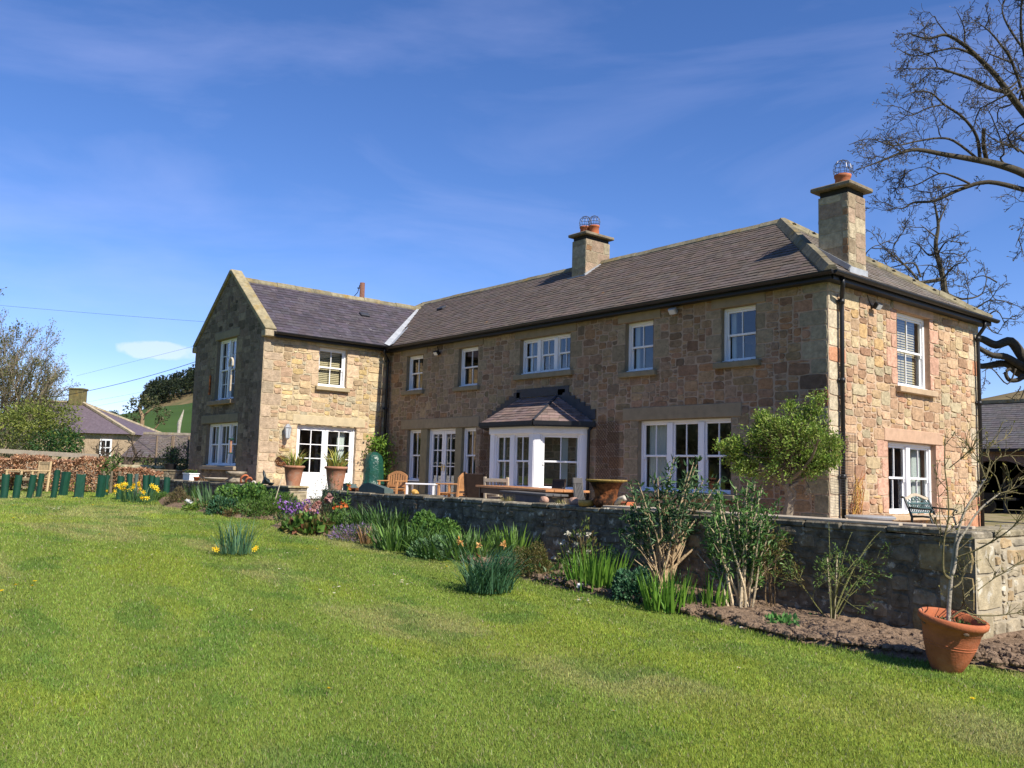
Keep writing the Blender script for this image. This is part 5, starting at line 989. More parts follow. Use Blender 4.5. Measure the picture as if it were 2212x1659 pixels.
mounds('lavender', (770, 1168), 'low grey-green lavender with a few mauve flowers by the lawn', .5, .26, 1500, .06, [(.10, .13, .08), (.08, .14, .05), (.22, .14, .30)], 15, .22)
straps('grassy_tuft', (748, 1155), 'loose green leafy tuft below the orange lilies', 130, .4, .4, .03, .7, .7, [G_MD, G_LT], 16); straps('daylily_clump', (838, 1155), 'wide dark green daylily clump against the terrace wall', 330, .75, .52, .034, .6, .8, [G_DK, (.05, .115, .028), G_MD], 17)
straps('dead_grass_tuft', (792, 1177), 'small tuft of withered brown leaves at the lawn edge', 40, .10, .30, .02, .4, .6, [(.32, .20, .09), (.24, .14, .06)], 18); straps('leafy_tuft', (868, 1190), 'mid green strap-leaved tuft beside the rounded sedum', 190, .42, .46, .034, .6, .9, [G_MD, G_LT, (.05, .11, .03)], 19)
mounds('leafy_dome', (925, 1180), 'rounded fresh green leafy dome near the terrace wall', .58, .50, 3000, .07, [(.08, .18, .035), G_LT, G_MD], 20, .7); mounds('sedum', (940, 1205), 'pale blue-green sedum in front of the leafy dome', .42, .28, 1500, .06, [(.10, .19, .075), (.13, .22, .10)], 21, .7)
straps('grassy_clump', (1010, 1205), 'wide mid green grassy clump behind the large daffodil leaves', 420, .85, .46, .030, .7, .9, [G_MD, G_LT, (.055, .12, .03)], 22); straps('lily_shoots', (1110, 1195), 'bright upright lily shoots against the wall', 90, .28, .5, .035, .35, .3, [G_LT, (.13, .23, .035)], 23)
r, p, q = straps('daffodil_leaves', (1055, 1282), 'big leaning clump of daffodil leaves with withered orange flowers on the lawn', 260, .26, .52, .017, .5, 1.5, [(.06, .15, .07), (.085, .19, .095), (.05, .12, .05)], 24, segs=6)
B = np.tile(p, (150, 1))+q.normal(0, .12, (150, 3))*(1, 1, 0); b = MB(); blades(b, B, YAW+q.normal(-.05, .55, 150), q.uniform(.15, .6, 150), q.uniform(.42, .66, 150), .017, q.uniform(.6, 1.5, 150), [(.065, .16, .08), (.09, .20, .10)], q, 6); b.build('leaves', M['leaf'], r)
for sx, sy in ((1300, 590), (1290, 572), (1425, 607), (1418, 680), (1590, 600), (1530, 905)):
    P = on(*k7(sx, sy), 1, p[1]+.05); b = MB(); leafs(b, np.tile(P, (9, 1)), q.normal(0, 1, (9, 3)), .05, [(.55, .27, .08), (.6, .36, .14)], q, .6); b.tube([p+(0, .0, .0), P], .004, 4, (.09, .17, .06)); b.build('flower', M['petal'], r)
r, p, q = straps('daffodil_tuft', (507, 1199), 'small clump of daffodil leaves alone in the middle of the lawn', 110, .2, .50, .014, .35, .9, [(.06, .14, .07), (.08, .17, .09)], 25, segs=5)
for sx, sy in ((463, 1192), (468, 1195), (549, 1194), (553, 1190)):
    P = gnd(sx, sy+6)+(0, 0, .08); b = MB(); rosette(b, P, .036, 6, (.82, .60, .03), q, None, 0, (.7, -.5, .4)); b.tube([P, P+(.015, -.012, .01)], [.012, .014], 7, (.8, .45, .01)); b.tube([P-(0, 0, .1), P], .004, 4, (.08, .15, .04)); b.build('flower', M['petal'], r)
mounds('heather_dome', (1148, 1246), 'dense brown-green heather dome right of the daffodil leaves', .33, .42, 5200, .045, [(.10, .10, .025), (.15, .11, .035), (.075, .10, .02)], 26, .2)
r, p, q = mounds('viburnum', (1257, 1225), 'dark viburnum shrub with white flower clusters against the wall', .36, .66, 420, .07, [(.05, .085, .022), (.09, .07, .03), (.12, .16, .03)], 27, .5, None, 'shrub', .85); heads(r, [on(*k7(*o_), 1, p[1]-.12) for o_ in ((2020, 532), (2098, 540), (2160, 535), (2078, 605), (2035, 660), (2157, 652), (1930, 690), (2040, 535), (1995, 590))], (.62, .59, .48), .028, q, 'flower', 14)
for sx, sy, rr_, cc_, lb in ((1195, 1262, .2, (.10, .04, .16), 'low purple primroses along the bed edge by the heather'), (1272, 1280, .12, (.06, .02, .11), 'dark purple pansies next to the white stone'), (1225, 1268, .14, (.12, .06, .17), 'purple-leaved primroses left of the white stone')):
    r, p, q = mounds('primroses', (sx, sy), lb, rr_, .09, 170, .05, [G_DK, (.06, .10, .03)], int(sx), .6, None, 'flowers', .4, False); b = MB(); nn = 46; a = q.uniform(0, 6.28, nn); s = rr_*np.sqrt(q.random(nn))
    for k in range(nn): rosette(b, p+np.array((s[k]*math.cos(a[k]), s[k]*.8*math.sin(a[k]), .07+.03*q.random())), .018, 5, np.array(cc_)*q.uniform(.7, 1.7), q, (.6, .45, .08) if k % 3 == 0 else None)
    b.build('blossom', M['petal'], r)
p = gnd(1251, 1275); b = MB(); b.blob(p+(0, 0, .03), (.11, .07, .055), rng, None, 7, .2); tag(b.build('white_rock', M['white'] if 'white' in M else M['cream'], None, False, org=p), 'white rock at the bed edge between the purple flowers', 'rock')
GC = [(.13, .26, .03), (.17, .31, .04), (.09, .20, .025)]
straps('crocosmia', (1287, 1277), 'large clump of bright green sword leaves left of the blue-green dome', 210, .32, .52, .022, .28, .22, GC, 30, None, 'plant', None, 5); straps('crocosmia', (1440, 1322), 'bright green sword-leaf clump in front of the tall bare-stemmed shrub', 150, .24, .44, .02, .3, .25, GC, 31); straps('crocosmia', (1535, 1325), 'small bright green sword-leaf clump left of the right-hand leafy shrub', 60, .2, .42, .021, .35, .25, GC, 32)
mounds('spurge_dome', (1370, 1300), 'dense blue-green spurge dome between two sword-leaf clumps', .29, .36, 2600, .05, [(.055, .145, .065), (.045, .11, .055), (.09, .19, .09)], 33, .6)
q = np.random.default_rng(88); lf = MB(); n = 5200; x = q.uniform(-12.5, 1.0, n); y = yedge(x)+.05+(TY-.1-yedge(x))*q.random(n); ok = fbm(x*1.3, y*1.3, 71, 3) > .42; x, y = x[ok], y[ok]; n = len(x)
leafs(lf, np.stack([x, y, zl(x, y)+.05+.12*q.random(n)], -1), q.normal(0, 1, (n, 3))+(0, 0, .8), .085, [G_DK, G_MD, (.07, .12, .03), (.16, .14, .05), (.11, .17, .04)], q, .45); B = np.stack([x, y, zl(x, y)+.04], -1)[::3]; blades(lf, B, q.uniform(0, 6.28, len(B)), q.uniform(.1, .9, len(B)), q.uniform(.1, .3, len(B)), .014, q.uniform(0, 1, len(B)), [G_MD, G_LT, (.22, .19, .08)], q, 3)
tag(lf.build('ground_cover', M['leaf'], None, False), 'low mixed greenery filling the gaps between the border plants', 'ground cover', kind='stuff')
# the two tall shrubs with bare pale stems
def stem_shrub(D, label, stems, seed, leafc, lsz, stemc, leaf_from, spread, nleaf, tops):
    p = gnd(*D); q = np.random.default_rng(seed); r = plant('tall_shrub', p, label, 'shrub'); b, lf = MB(), MB(); rt = np.array((CR[0], CR[1], 0)); fw = np.array((CF[0], CF[1], 0)); dpt = (p-CAM) @ CF
    for k in range(stems):
        tx, tz = tops[k % len(tops)]; e = at(tx, tz, dpt+q.uniform(-.35, .35)); e = e+rt*q.normal(0, .06)-np.array((0, 0, q.uniform(0, .12))); B = p+rt*q.uniform(-.12, .12)+fw*q.uniform(-.12, .12); m_ = B+(e-B)*.5+rt*q.normal(0, .05)+fw*q.normal(0, .05)+(e-B)*(1, 1, 0)*-.12; t = np.linspace(0, 1, 9)[:, None]; P = B*(1-t)**2+2*m_*t*(1-t)+e*t*t+q.normal(0, .006, (9, 3)); b.tube(P, np.linspace(q.uniform(.012, .024), .005, 9), 6, np.array(stemc)*q.uniform(.8, 1.15))
        for j in range(2): i = q.integers(2, 6); s = P[i]; d_ = (P[i+1]-P[i])/np.linalg.norm(P[i+1]-P[i])+q.normal(0, .45, 3); l = q.uniform(.10, .32); b.tube([s, s+d_*l*.5, s+d_*l+(0, 0, .03)], [.008, .006, .004], 4, np.array(stemc)*.9); \
            leafs(lf, np.tile(s+d_*l, (9, 1)), d_+q.normal(0, .8, (9, 3)), lsz, leafc, q, .32) if q.random() < .55 and s[2] > p[2]+.35 else None
        ts = leaf_from+(1-leaf_from)*q.random(nleaf)**.8; seg = np.minimum((ts*8).astype(int), 7); base = P[seg]+(P[seg+1]-P[seg])*(ts*8-seg)[:, None]; leafs(lf, base+q.normal(0, spread, (nleaf, 3)), q.normal(0, 1, (nleaf, 3))+(P[seg+1]-P[seg])/np.linalg.norm(P[seg+1]-P[seg], axis=1)[:, None]*.8-np.array((0, 0, .15)), lsz, leafc, q, .30)
    b.build('stems', M['bark'], r); lf.build('foliage', M['leaf'], r)
stem_shrub((1440, 1258), 'tall pruned shrub with thick pale stems and tufts of dark leaves, left one of two', 26, 40, [(.07, .14, .055), (.10, .18, .065), (.05, .105, .04)], .09, (.50, .37, .22), .55, .034, 60, [(1372, 1022), (1400, 1070), (1365, 1095), (1420, 1015), (1440, 1040), (1470, 985), (1480, 1010), (1500, 1035), (1512, 1022), (1540, 1060), (1550, 1032), (1390, 1130), (1450, 1080), (1350, 1140), (1520, 1090), (1565, 1110), (1310, 1190), (1470, 1060)])
stem_shrub((1597, 1331), 'tall leafy shrub with slim pale stems and pointed green leaves, right one of two', 24, 41, [(.09, .18, .045), (.13, .24, .055), (.06, .13, .04)], .078, (.50, .40, .26), .36, .026, 84, [(1540, 1075), (1520, 1110), (1560, 1050), (1600, 1035), (1622, 1030), (1640, 1050), (1660, 1085), (1690, 1140), (1700, 1175), (1580, 1070), (1530, 1160), (1610, 1090), (1650, 1120), (1675, 1060)])
def twiggy(nm, D, label, seed, h, lev, o, c, lc=None, ls=.05, nl=8, n0=3, r0=.014, p=None, cat='shrub', asp=.4, tilt=.35):
    p = gnd(*D) if p is None else np.asarray(p, float); q = np.random.default_rng(seed); r = plant(nm, p, label, cat); b = MB(); tips = []
    for k in range(n0): a = q.uniform(0, 6.28); grow(b, p+np.array((math.cos(a), math.sin(a), 0))*.04, (tilt*math.cos(a), tilt*math.sin(a), 1), h*q.uniform(.75, 1.1), r0, lev, q, o, tips, c)
    b.build('stems', M['bark'], r)
    if lc is not None:
        lf = MB(); T_ = np.array([t_[0] for t_ in tips]); Dd = np.array([t_[1] for t_ in tips]); T2 = np.repeat(T_, nl, 0); leafs(lf, T2+q.normal(0, ls*.6, T2.shape), np.repeat(Dd, nl, 0)+q.normal(0, .8, T2.shape), ls, lc, q, asp); lf.build('foliage', M['leaf'], r)
    return r
OS = dict(seg=.08, wig=.12, n=[3, 4, 4], ang=(.4, .9), ratio=.5, up=.04, rmin=.0025)
twiggy('feathery_maple', (1668, 1300), 'thin feathery olive-brown maple right of the leafy tall shrub', 42, .75, 2, dict(OS, n=[4, 6], ratio=.55), (.16, .11, .06), [(.14, .12, .03), (.17, .13, .04), (.10, .11, .03)], .05, 12, 4, .008, None, 'shrub', .25, .25)
mounds('cranesbill', (1685, 1362), 'low bright green leafy plant on bare soil below the maple', .24, .12, 330, .065, [(.10, .25, .06), (.13, .28, .08)], 43, .8, None, 'plant', .6, False)
r = twiggy('rose_bush', (1795, 1350), 'sprawling young rose tied to two bamboo canes on bare soil', 44, .85, 2, dict(OS, n=[3, 4], ratio=.5, wig=.09, up=-.01), (.17, .17, .06), [(.10, .17, .04), (.14, .21, .05)], .04, 8, 5, .007, None, 'rose bush', .35, .4); p = gnd(1795, 1350); b = MB(); q = np.random.default_rng(2)
for (sx, sy) in ((1903, 1147), (1888, 1172), (1900, 1225), (1840, 1150), (1790, 1130)):
    e = at(sx, sy, 9.1); m_ = (p+e)/2+np.array((0, 0, .25)); t = np.linspace(0, 1, 10)[:, None]; P = p*(1-t)**2+2*m_*t*(1-t)+e*t*t; b.tube(P, np.linspace(.008, .003, 10), 5, (.20, .20, .08)); lf = MB(); leafs(lf, P.repeat(3, 0), q.normal(0, 1, (30, 3)), .022, (.16, .2, .07), q, .4); lf.build('shoot_leaves', M['leaf'], r)
b.build('long_shoots', M['bark'], r)
for sx, sy, lb in ((1787, 1205, 'left bamboo cane holding up the young rose'), (1808, 1200, 'right bamboo cane holding up the young rose')): b = MB(); e = at(sx, sy, 9.2); b.tube([gnd(1797, 1352) if sx < 1800 else gnd(1803, 1346), e], .008, 6, (.42, .36, .24)); tag(b.build('bamboo_cane', M['bark'], None, False, org=e*(1, 1, 0)+(0, 0, float(zl(e[0], e[1])))), lb, 'cane')
mounds('weed_seedling', (1757, 1312), 'tiny bright green seedling on bare soil by the rose', .05, .05, 20, .04, [(.10, .22, .05)], 45, .8, None, 'plant', .6, False)
# potted tree in the right foreground
pp = gnd(2043, 1449); pp[2] = float(zl(pp[0], pp[1])); s_ = 7.4/1885
r = empty('terracotta_planter', pp, 'large wide-rimmed terracotta plastic pot standing at the lawn corner', 'plant pot'); b = MB(); R0 = 139*s_/2
b.lathe([(R0*.40, 0), (R0*.44, .012), (R0*.60, .12), (R0*.72, .235), (R0*.80, .34), (R0*.825, .40), (R0*.855, .41), (R0*.875, .44), (R0*.93, .455), (R0*.985, .475), (R0*1.0, .50), (R0*.985, .525), (R0*.93, .535), (R0*.88, .52), (R0*.85, .45), (R0*.80, .40), (0, .39)], pp, 72); b.build('pot', M['terra'], r, True)
b = MB(); b.lathe([(R0*.735, .25), (R0*.746, .256), (R0*.742, .262)], pp, 64); b.lathe([(R0*.755, .275), (R0*.766, .281), (R0*.762, .287)], pp, 64); b.build('pot_band', M['terra'], r, True)
b = MB(); qn = np.random.default_rng(6); n = 24; V = [pp+(0, 0, .445)]; f = []
for k in range(n): a = k*2*math.pi/n; V.append(pp+np.array((R0*.87*math.cos(a), R0*.87*math.sin(a), .42+.012*qn.random())))
b.add(V, [[0, k+1, (k+1) % n+1] for k in range(n)]); [b.blob(pp+np.array((qn.uniform(-.2, .2), qn.uniform(-.2, .2), .44)), (.02, .02, .014), qn, None, 5, .3) for _ in range(60)]; b.build('compost', M['soil'], r); r.scale = (1, 1, .86); r.rotation_mode = 'QUATERNION'; r.rotation_quaternion = Matrix.Rotation(math.radians(6), 3, Vector((-math.sin(YAW), math.cos(YAW), 0))).to_quaternion() @ Matrix.Rotation(math.radians(7), 3, Vector((math.cos(YAW), math.sin(YAW), 0))).to_quaternion()
root = empty('young_tree', pp+(0, 0, .43), 'bare young tree with pale trunk growing in the terracotta planter', 'tree'); q = np.random.default_rng(12); b = MB(); tw = MB(); d0 = 7.35; pc, tc_ = (.33, .29, .225), (.155, .13, .065)
def limb(mb, pts, d0_, d1_, r0, r1, c, n=5, smooth_=3):
    P = np.array([at(x, y, d0_+(d1_-d0_)*i/(len(pts)-1)) for i, (x, y) in enumerate(pts)]); t = np.linspace(0, len(P)-1, (len(P)-1)*smooth_+1); i = np.minimum(t.astype(int), len(P)-2); f = (t-i)[:, None]; P0, P1, P2, P3 = P[np.maximum(i-1, 0)], P[i], P[i+1], P[np.minimum(i+2, len(P)-1)]
    Q = .5*((2*P1)+(-P0+P2)*f+(2*P0-5*P1+4*P2-P3)*f**2+(-P0+3*P1-3*P2+P3)*f**3); mb.tube(Q, np.linspace(r0, r1, len(Q)), 7 if r0 > .02 else 5, c); return Q
k9 = lambda *a: [((2500+x/2.073)/1.4756, (1400+y/2.073)/1.4756) for x, y in a]
oy = dict(seg=.05, wig=.16, n=[2, 3], ang=(.4, .9), ratio=.5, up=.05, rmin=.0022); tips = []
Ls = [(k9((1083, 1240), (1086, 1190), (1090, 1080), (1105, 900), (1120, 760), (1150, 600), (1200, 460), (1265, 360), (1330, 260)), (.024), .007), (k9((1110, 900), (1130, 820), (1145, 690), (1200, 600), (1270, 490), (1340, 420), (1430, 355)), .016, .006), (k9((1095, 920), (1055, 880), (1050, 760), (1060, 640), (1085, 520), (1080, 350), (1060, 180), (1060, 0)), .013, .004), (k9((1140, 780), (1250, 740), (1400, 660), (1510, 580), (1584, 480)), .010, .004), (k9((1120, 980), (1170, 940), (1190, 850), (1260, 780)), .008, .003), (k9((1100, 1180), (1180, 1130), (1250, 1160), (1400, 1165), (1584, 1140)), .009, .005), (k9((1280, 1000), (1400, 910), (1584, 800)), .006, .003), (k9((1330, 260), (1360, 150), (1340, 60), (1500, -20)), .008, .003), (k9((1330, 260), (1290, 150), (1230, 60), (1160, -10)), .007, .003), (k9((1430, 355), (1400, 250), (1360, 200), (1420, 120), (1530, 110)), .006, .0025), (k9((1090, 190), (1200, 100), (1260, 30)), .005, .0025), (k9((1180, 990), (1185, 1060), (1170, 1120)), .006, .004), (k9((1430, 355), (1500, 330), (1550, 250)), .005, .0025), (k9((1085, 700), (1040, 690), (1030, 560), (1020, 380), (1000, 200)), .006, .003)]
for k, (pts, r0, r1) in enumerate(Ls):
    Q = limb(b if k < 2 else tw, pts, d0, d0+q.uniform(-.25, .25) if k > 1 else d0+.1, r0*.88, r1*.9, pc if k < 2 else tc_)
    for j in range(9):
        i = q.integers(len(Q)//3, len(Q)-1); grow(tw, Q[i], unit(Q[i+1]-Q[i])+q.normal(0, .6, 3), q.uniform(.06, .26), .004, 1, q, oy, tips, tc_)
b.build('trunk', M['bark'], root, True); tw.build('branches', M['bark'], root); lf = MB(); T_ = np.array([t_[0] for t_ in tips]); leafs(lf, T_, np.array([t_[1] for t_ in tips])+q.normal(0, .4, T_.shape), .022, [(.20, .20, .04), (.26, .22, .05)], q, .5); tag(lf.build('buds', M['leaf'], root), kind='stuff')
lf = MB(); leafs(lf, pp+(.05, .05, .385)+q.normal(0, .07, (60, 3))*(1, 1, .15), q.normal(0, 1, (60, 3))+(0, 0, 1), .05, [(.07, .12, .03), (.16, .08, .04)], q, .5); tag(lf.build('pot_weeds', M['leaf'], None, False, org=pp+(.05, .05, .37)), 'small weeds growing on the compost in the terracotta planter', 'weeds')
b2 = MB(); RTREE = np.array((math.cos(YAW), math.sin(YAW), 0)); FTREE = np.array((-math.sin(YAW), math.cos(YAW), 0))
# round topped little tree on the terrace
tp = on(1706, 1118, 1, -1.0); tp[2] = 0; tree = empty('round_tree', tp, 'small round-headed tree with fresh yellow-green leaves beside the lower triple window', 'tree'); q = np.random.default_rng(15); b = MB(); dt = (tp-CAM) @ CF; tips = []
k4 = lambda *a: [((1900+x/2.074)/1.4756, (900+y/2.074)/1.4756) for x, y in a]
Q = limb(b, [(1706, 1130)]+k4((1265, 1560), (1280, 1420), (1250, 1330)), dt, dt, .10, .07, (.22, .18, .13)); limb(b, k4((1275, 1520), (1310, 1400), (1290, 1350), (1340, 1320)), dt, dt-.1, .05, .03, (.22, .18, .13))
ot = dict(seg=.10, wig=.17, n=[4, 4, 3], ang=(.45, 1.0), ratio=.55, up=.05, rmin=.004, more=1)
for pts in (((1250, 1330), (1190, 1240), (1130, 1130), (1080, 1000)), ((1250, 1330), (1200, 1180), (1170, 1050), (1150, 900)), ((1250, 1330), (1290, 1200), (1290, 1000), (1300, 850)), ((1250, 1330), (1350, 1250), (1430, 1150), (1480, 1000)), ((1250, 1330), (1380, 1290), (1500, 1200), (1560, 1080)), ((1240, 1340), (1120, 1270), (1010, 1230), (930, 1150)), ((1260, 1330), (1330, 1150), (1380, 980), (1420, 870)), ((1250, 1330), (1080, 1200), (960, 1120), (900, 1090))):
    Q = limb(b, k4(*pts), dt, dt+q.uniform(-.75, .75), .045, .014, (.20, .16, .11))
    for j in range(8): i = q.integers(3, len(Q)-1); grow(b, Q[i], unit(Q[i+1]-Q[i])*.7+q.normal(0, .6, 3), q.uniform(.2, .42), .010, 2, q, ot, tips, (.17, .14, .10))
b.build('trunk', M['bark'], tree); lf = MB(); T_ = np.array([t_[0] for t_ in tips]); Dd = np.array([t_[1] for t_ in tips])
keep = (q.random(len(T_)) < .9) & (T_[:, 2] > .95); T_, Dd = T_[keep], Dd[keep]; T2 = np.repeat(T_, 9, 0); leafs(lf, T2+q.normal(0, .05, T2.shape), np.repeat(Dd, 9, 0)+q.normal(0, .7, T2.shape)+(0, 0, .2), .050, [(.17, .27, .035), (.23, .31, .05), (.11, .20, .028), (.28, .34, .08)], q, .55, .4); cc_ = at(1706, 966, dt); m_ = 0
while m_ < 300:
    d_ = unit(q.normal(0, 1, 3)); rr_ = q.uniform(.35, 1.02); c_ = cc_+RTREE*d_[0]*rr_*.90+FTREE*d_[1]*rr_*.85+np.array((0, 0, d_[2]*rr_*.80))
    if math.sin(c_[0]*6.1)+math.sin(c_[2]*7.3+1)+math.sin(c_[1]*6.7) < -.25 or d_[2]*rr_ < -.78+.3*d_[0]: continue
    m_ += 1; P = c_+q.normal(0, .055, (15, 3)); leafs(lf, P, d_+q.normal(0, .7, (15, 3))+(0, 0, .3), .05, [(.17, .27, .035), (.23, .31, .05), (.11, .20, .028), (.28, .34, .08)], q, .55, .4)
    if m_ % 2: i_ = q.integers(len(T_)); b2.tube([c_, (c_*.55+cc_*.45)-(0, 0, .12), cc_-(0, 0, .35)+q.normal(0, .05, 3)], [.003, .007, .012], 4, (.15, .12, .085), False)
b2.build('twigs', M['bark'], tree); lf.build('crown', M['leaf'], tree)
# strappy plants in the two tall pots, pansies, climbers
for root_, px_, lb, sd in ((pot1, px1, 'yellow-green strappy phormium growing in the left old terracotta pot', 51), (pot2, px2, 'yellow-green strappy phormium growing in the right old terracotta pot', 52)):
    q = np.random.default_rng(sd); p = np.array((px_, TY+.2, TZ+.42)); r = plant('strappy_plant', p, lb); b = MB(); strap(b, p, 95, .12, .55, .026, .6, 1.5, [(.40, .36, .07), (.30, .33, .06), (.16, .24, .05), (.48, .36, .13)], q, 6); b.build('leaves', M['leaf'], r)
q = np.random.default_rng(60); xx = PANSY.location.x; r = plant('pansies', (xx, TY+.2, TZ+.2), 'yellow and dark pansies blooming in the white wooden trough', 'flowers'); b = MB(); P = np.stack([q.uniform(xx-.24, xx+.24, 260), q.uniform(TY+.09, TY+.31, 260), q.uniform(TZ+.2, TZ+.28, 260)], -1); leafs(b, P, q.normal(0, 1, P.shape)+(0, 0, .7), .05, [G_DK, G_MD], q, .5); b.build('leaves', M['leaf'], r); b = MB()
for k in range(34): rosette(b, (q.uniform(xx-.25, xx+.26), q.uniform(TY+.06, TY+.30), TZ+.26+.06*q.random()), .028, 5, [(.75, .60, .06), (.7, .62, .25), (.06, .02, .05), (.05, .02, .03)][k % 4], q, (.1, .03, .03))
b.build('blossom', M['petal'], r)
x = xw(440, 1028); p = np.array((x, TY+.3, TZ)); r = plant('withered_plant', p, 'withered brown trailing plant behind the bird bath bowl'); b = MB(); strap(b, p, 60, .14, .28, .012, .9, 1.6, [(.22, .12, .05), (.30, .20, .10)], q, 5); b.build('leaves', M['leaf'], r)
p = np.array((-HL+.28, -.34, 0)); r = plant('climber', p, 'green leafy climber in the inner corner below the downpipe', 'climber'); b, lf = MB(), MB(); tips = []; q = np.random.default_rng(61)
for k in range(6): grow(b, p+q.normal(0, .08, 3)*(1, 1, 0), (q.normal(0, .12), q.normal(0, .1), 1), 1.75, .012, 1, q, dict(seg=.12, wig=.08, n=[7], ratio=.25, up=.05, rmin=.003), tips, (.16, .11, .06))
T_ = np.array([t_[0] for t_ in tips]); T_ = T_.repeat(26, 0)+q.normal(0, .11, (len(T_)*26, 3)); leafs(lf, T_, q.normal(0, 1, T_.shape)+(.5, -.3, -.2), .10, [(.13, .24, .03), (.20, .31, .04), (.08, .17, .025)], q, .65); b.build('stems', M['bark'], r); lf.build('foliage', M['leaf'], r)
b = MB(); q = np.random.default_rng(62)
for k in range(14): z0 = q.uniform(0, 1.5); pts = np.array([(-HL+.06+.02*q.random(), -.25-.1*q.random(), z) for z in np.linspace(z0, z0+q.uniform(1, 2.3), 9)])+q.normal(0, .035, (9, 3))*(0.2, 1, .3); b.tube(pts, .006, 4, (.10, .07, .05))
tag(b.build('bare_vine', M['bark'], None, False, org=(-HL+.08, -.3, 0)), 'bare brown vine stems climbing the inner corner downpipe', 'vine')
b = MB(); q = np.random.default_rng(63)
for k in range(26): y0 = .72+q.uniform(-.1, .2); pts = np.array([(.05+.06*z_, y0+.35*z_*q.uniform(-.1, .9), 1.15*z_) for z_ in np.linspace(0, q.uniform(.5, 1), 7)])+q.normal(0, .02, (7, 3)); b.tube(pts, .006, 4, [(.36, .15, .07), (.45, .27, .07)][k % 2])
tag(b.build('red_stemmed_climber', M['bark'], None, False, org=(.06, .8, 0)), 'dry red and orange stems fanned on the end wall by the corner downpipe', 'climber')
for sx, lb in ((1215, 'dry pale weeds on the wall top under the dark bench'), (1090, 'dry brown weeds in a heap on the wall by the pale armchair'), (1322, 'low green weeds growing on the wall top at the urn foot')):
    x = xw(sx, 1080); p = np.array((x, TY+.25, TZ)); q = np.random.default_rng(sx); r = plant('wall_weeds', p, lb, 'weeds'); b = MB(); strap(b, p, 40, .12, .16, .010, .8, 1.0, [(.34, .27, .10), (.20, .2, .06)] if sx != 1322 else [G_MD, G_LT], q, 4); b.build('leaves', M['leaf'], r)
# ---------------------------------------------------------------- far land
RH = np.array((math.cos(YAW), math.sin(YAW), 0)); FH = np.array((-math.sin(YAW), math.cos(YAW), 0))
def hill(nm, prof, r0, r1, r2, m, seed, rough=1.0, lab=None):
    """land rising between distances r0 and r1 behind the garden; prof: survey column -> height of the crest"""
    xs = np.linspace(prof[0][0], prof[-1][0], 90); hs = np.interp(xs, [p[0] for p in prof], [p[1] for p in prof]); g = MB(); V = []; rs = np.concatenate([np.linspace(r0, r1, 26), np.linspace(r1, r2, 8)[1:]])
    for x, h in zip(xs, hs):
        for r in rs:
            k = float(sst((r-r0)/(r1-r0))) if r <= r1 else 1.0-.25*(r-r1)/(r2-r1); P = CAM+(FH+RH*(x-1106)/1885.)*r; V.append((P[0], P[1], -.3+h*k+rough*(float(fbm(P[0]*.03, P[1]*.03, seed, 4))-.5)*k))
    n = len(rs); g.add(V, [[i*n+k, (i+1)*n+k, (i+1)*n+k+1, i*n+k+1] for i in range(len(xs)-1) for k in range(n-1)]); return tag(g.build(nm, m, None, True), kind='structure')
HR_ = 250
zt = lambda x, y, r: .9+((1025-.0277*(1106-x))-y)*r/1885.
hill('pasture_hill', [(-400, 6), (60, zt(60, 950, HR_)), (225, zt(225, 906, HR_)), (300, zt(300, 893, HR_)), (345, zt(345, 882, HR_)), (410, zt(410, 878, HR_)), (620, 25), (900, 26)], 95, HR_, 420, M['field'], 5)
hill('wooded_hill', [(270, 5), (320, zt(320, 888, 330)), (345, zt(345, 862, 330)), (410, zt(410, 845, 330)), (600, 46), (900, 50)], 200, 330, 520, M['moor'], 6)
hill('moor_hill', [(1500, 8), (1950, 13), (2110, zt(2110, 872, 150)), (2160, zt(2160, 862, 150)), (2212, zt(2212, 852, 150)), (2500, 20), (3000, 24)], 60, 150, 300, M['moor'], 7, 2.0)
# hills on the garden's other side, which the panes mirror
def ring(nm, a0, a1, r0, r1, h, seed, m):
    g = MB(); V = []; A = np.radians(np.linspace(a0, a1, 70)); rs = np.linspace(r0, r1, 14)
    for a in A:
        hh = h*(.45+.9*float(fbm(a*3, 2.2, seed, 4)))
        for r in rs: k = float(sst((r-r0)/(r1-r0))); V.append((CAM[0]+r*math.cos(a), CAM[1]+r*math.sin(a), -.5+hh*k))
    g.add(V, [[i*14+k, (i+1)*14+k, (i+1)*14+k+1, i*14+k+1] for i in range(69) for k in range(13)]); tag(g.build(nm, m, None, True), kind='structure')
ring('distant_hills', -175, -5, 500, 900, 110, 9, M['farwood'])
# ---------------------------------------------------------------- trees
def fine_tree(nm, p, label, seed, h, lev, o, c, n0, r0, tilt, lc=None, ls=.1, nl=3, cat='tree', asp=.5, trunk=None):
    q = np.random.default_rng(seed); p = np.asarray(p, float); r = empty(nm, p, label, cat, trunk); b, tw = MB(), MB(); tips = []
    for k in range(n0): a = 2*math.pi*k/n0+q.uniform(-.4, .4); grow(b, p+np.array((math.cos(a), math.sin(a), 0))*r0*.5, (tilt*math.cos(a), tilt*math.sin(a), 1), h*q.uniform(.8, 1.05), r0, lev, q, o, tips, c)
    b.build('branches', M['bark'], r)
    if lc is not None: lf = MB(); T_ = np.array([t_[0] for t_ in tips]).repeat(nl, 0); Dd = np.array([t_[1] for t_ in tips]).repeat(nl, 0); leafs(lf, T_+q.normal(0, ls*.9, T_.shape), Dd+q.normal(0, .8, Dd.shape), ls, lc, q, asp); lf.build('crown', M['leaf'], r)
    return r
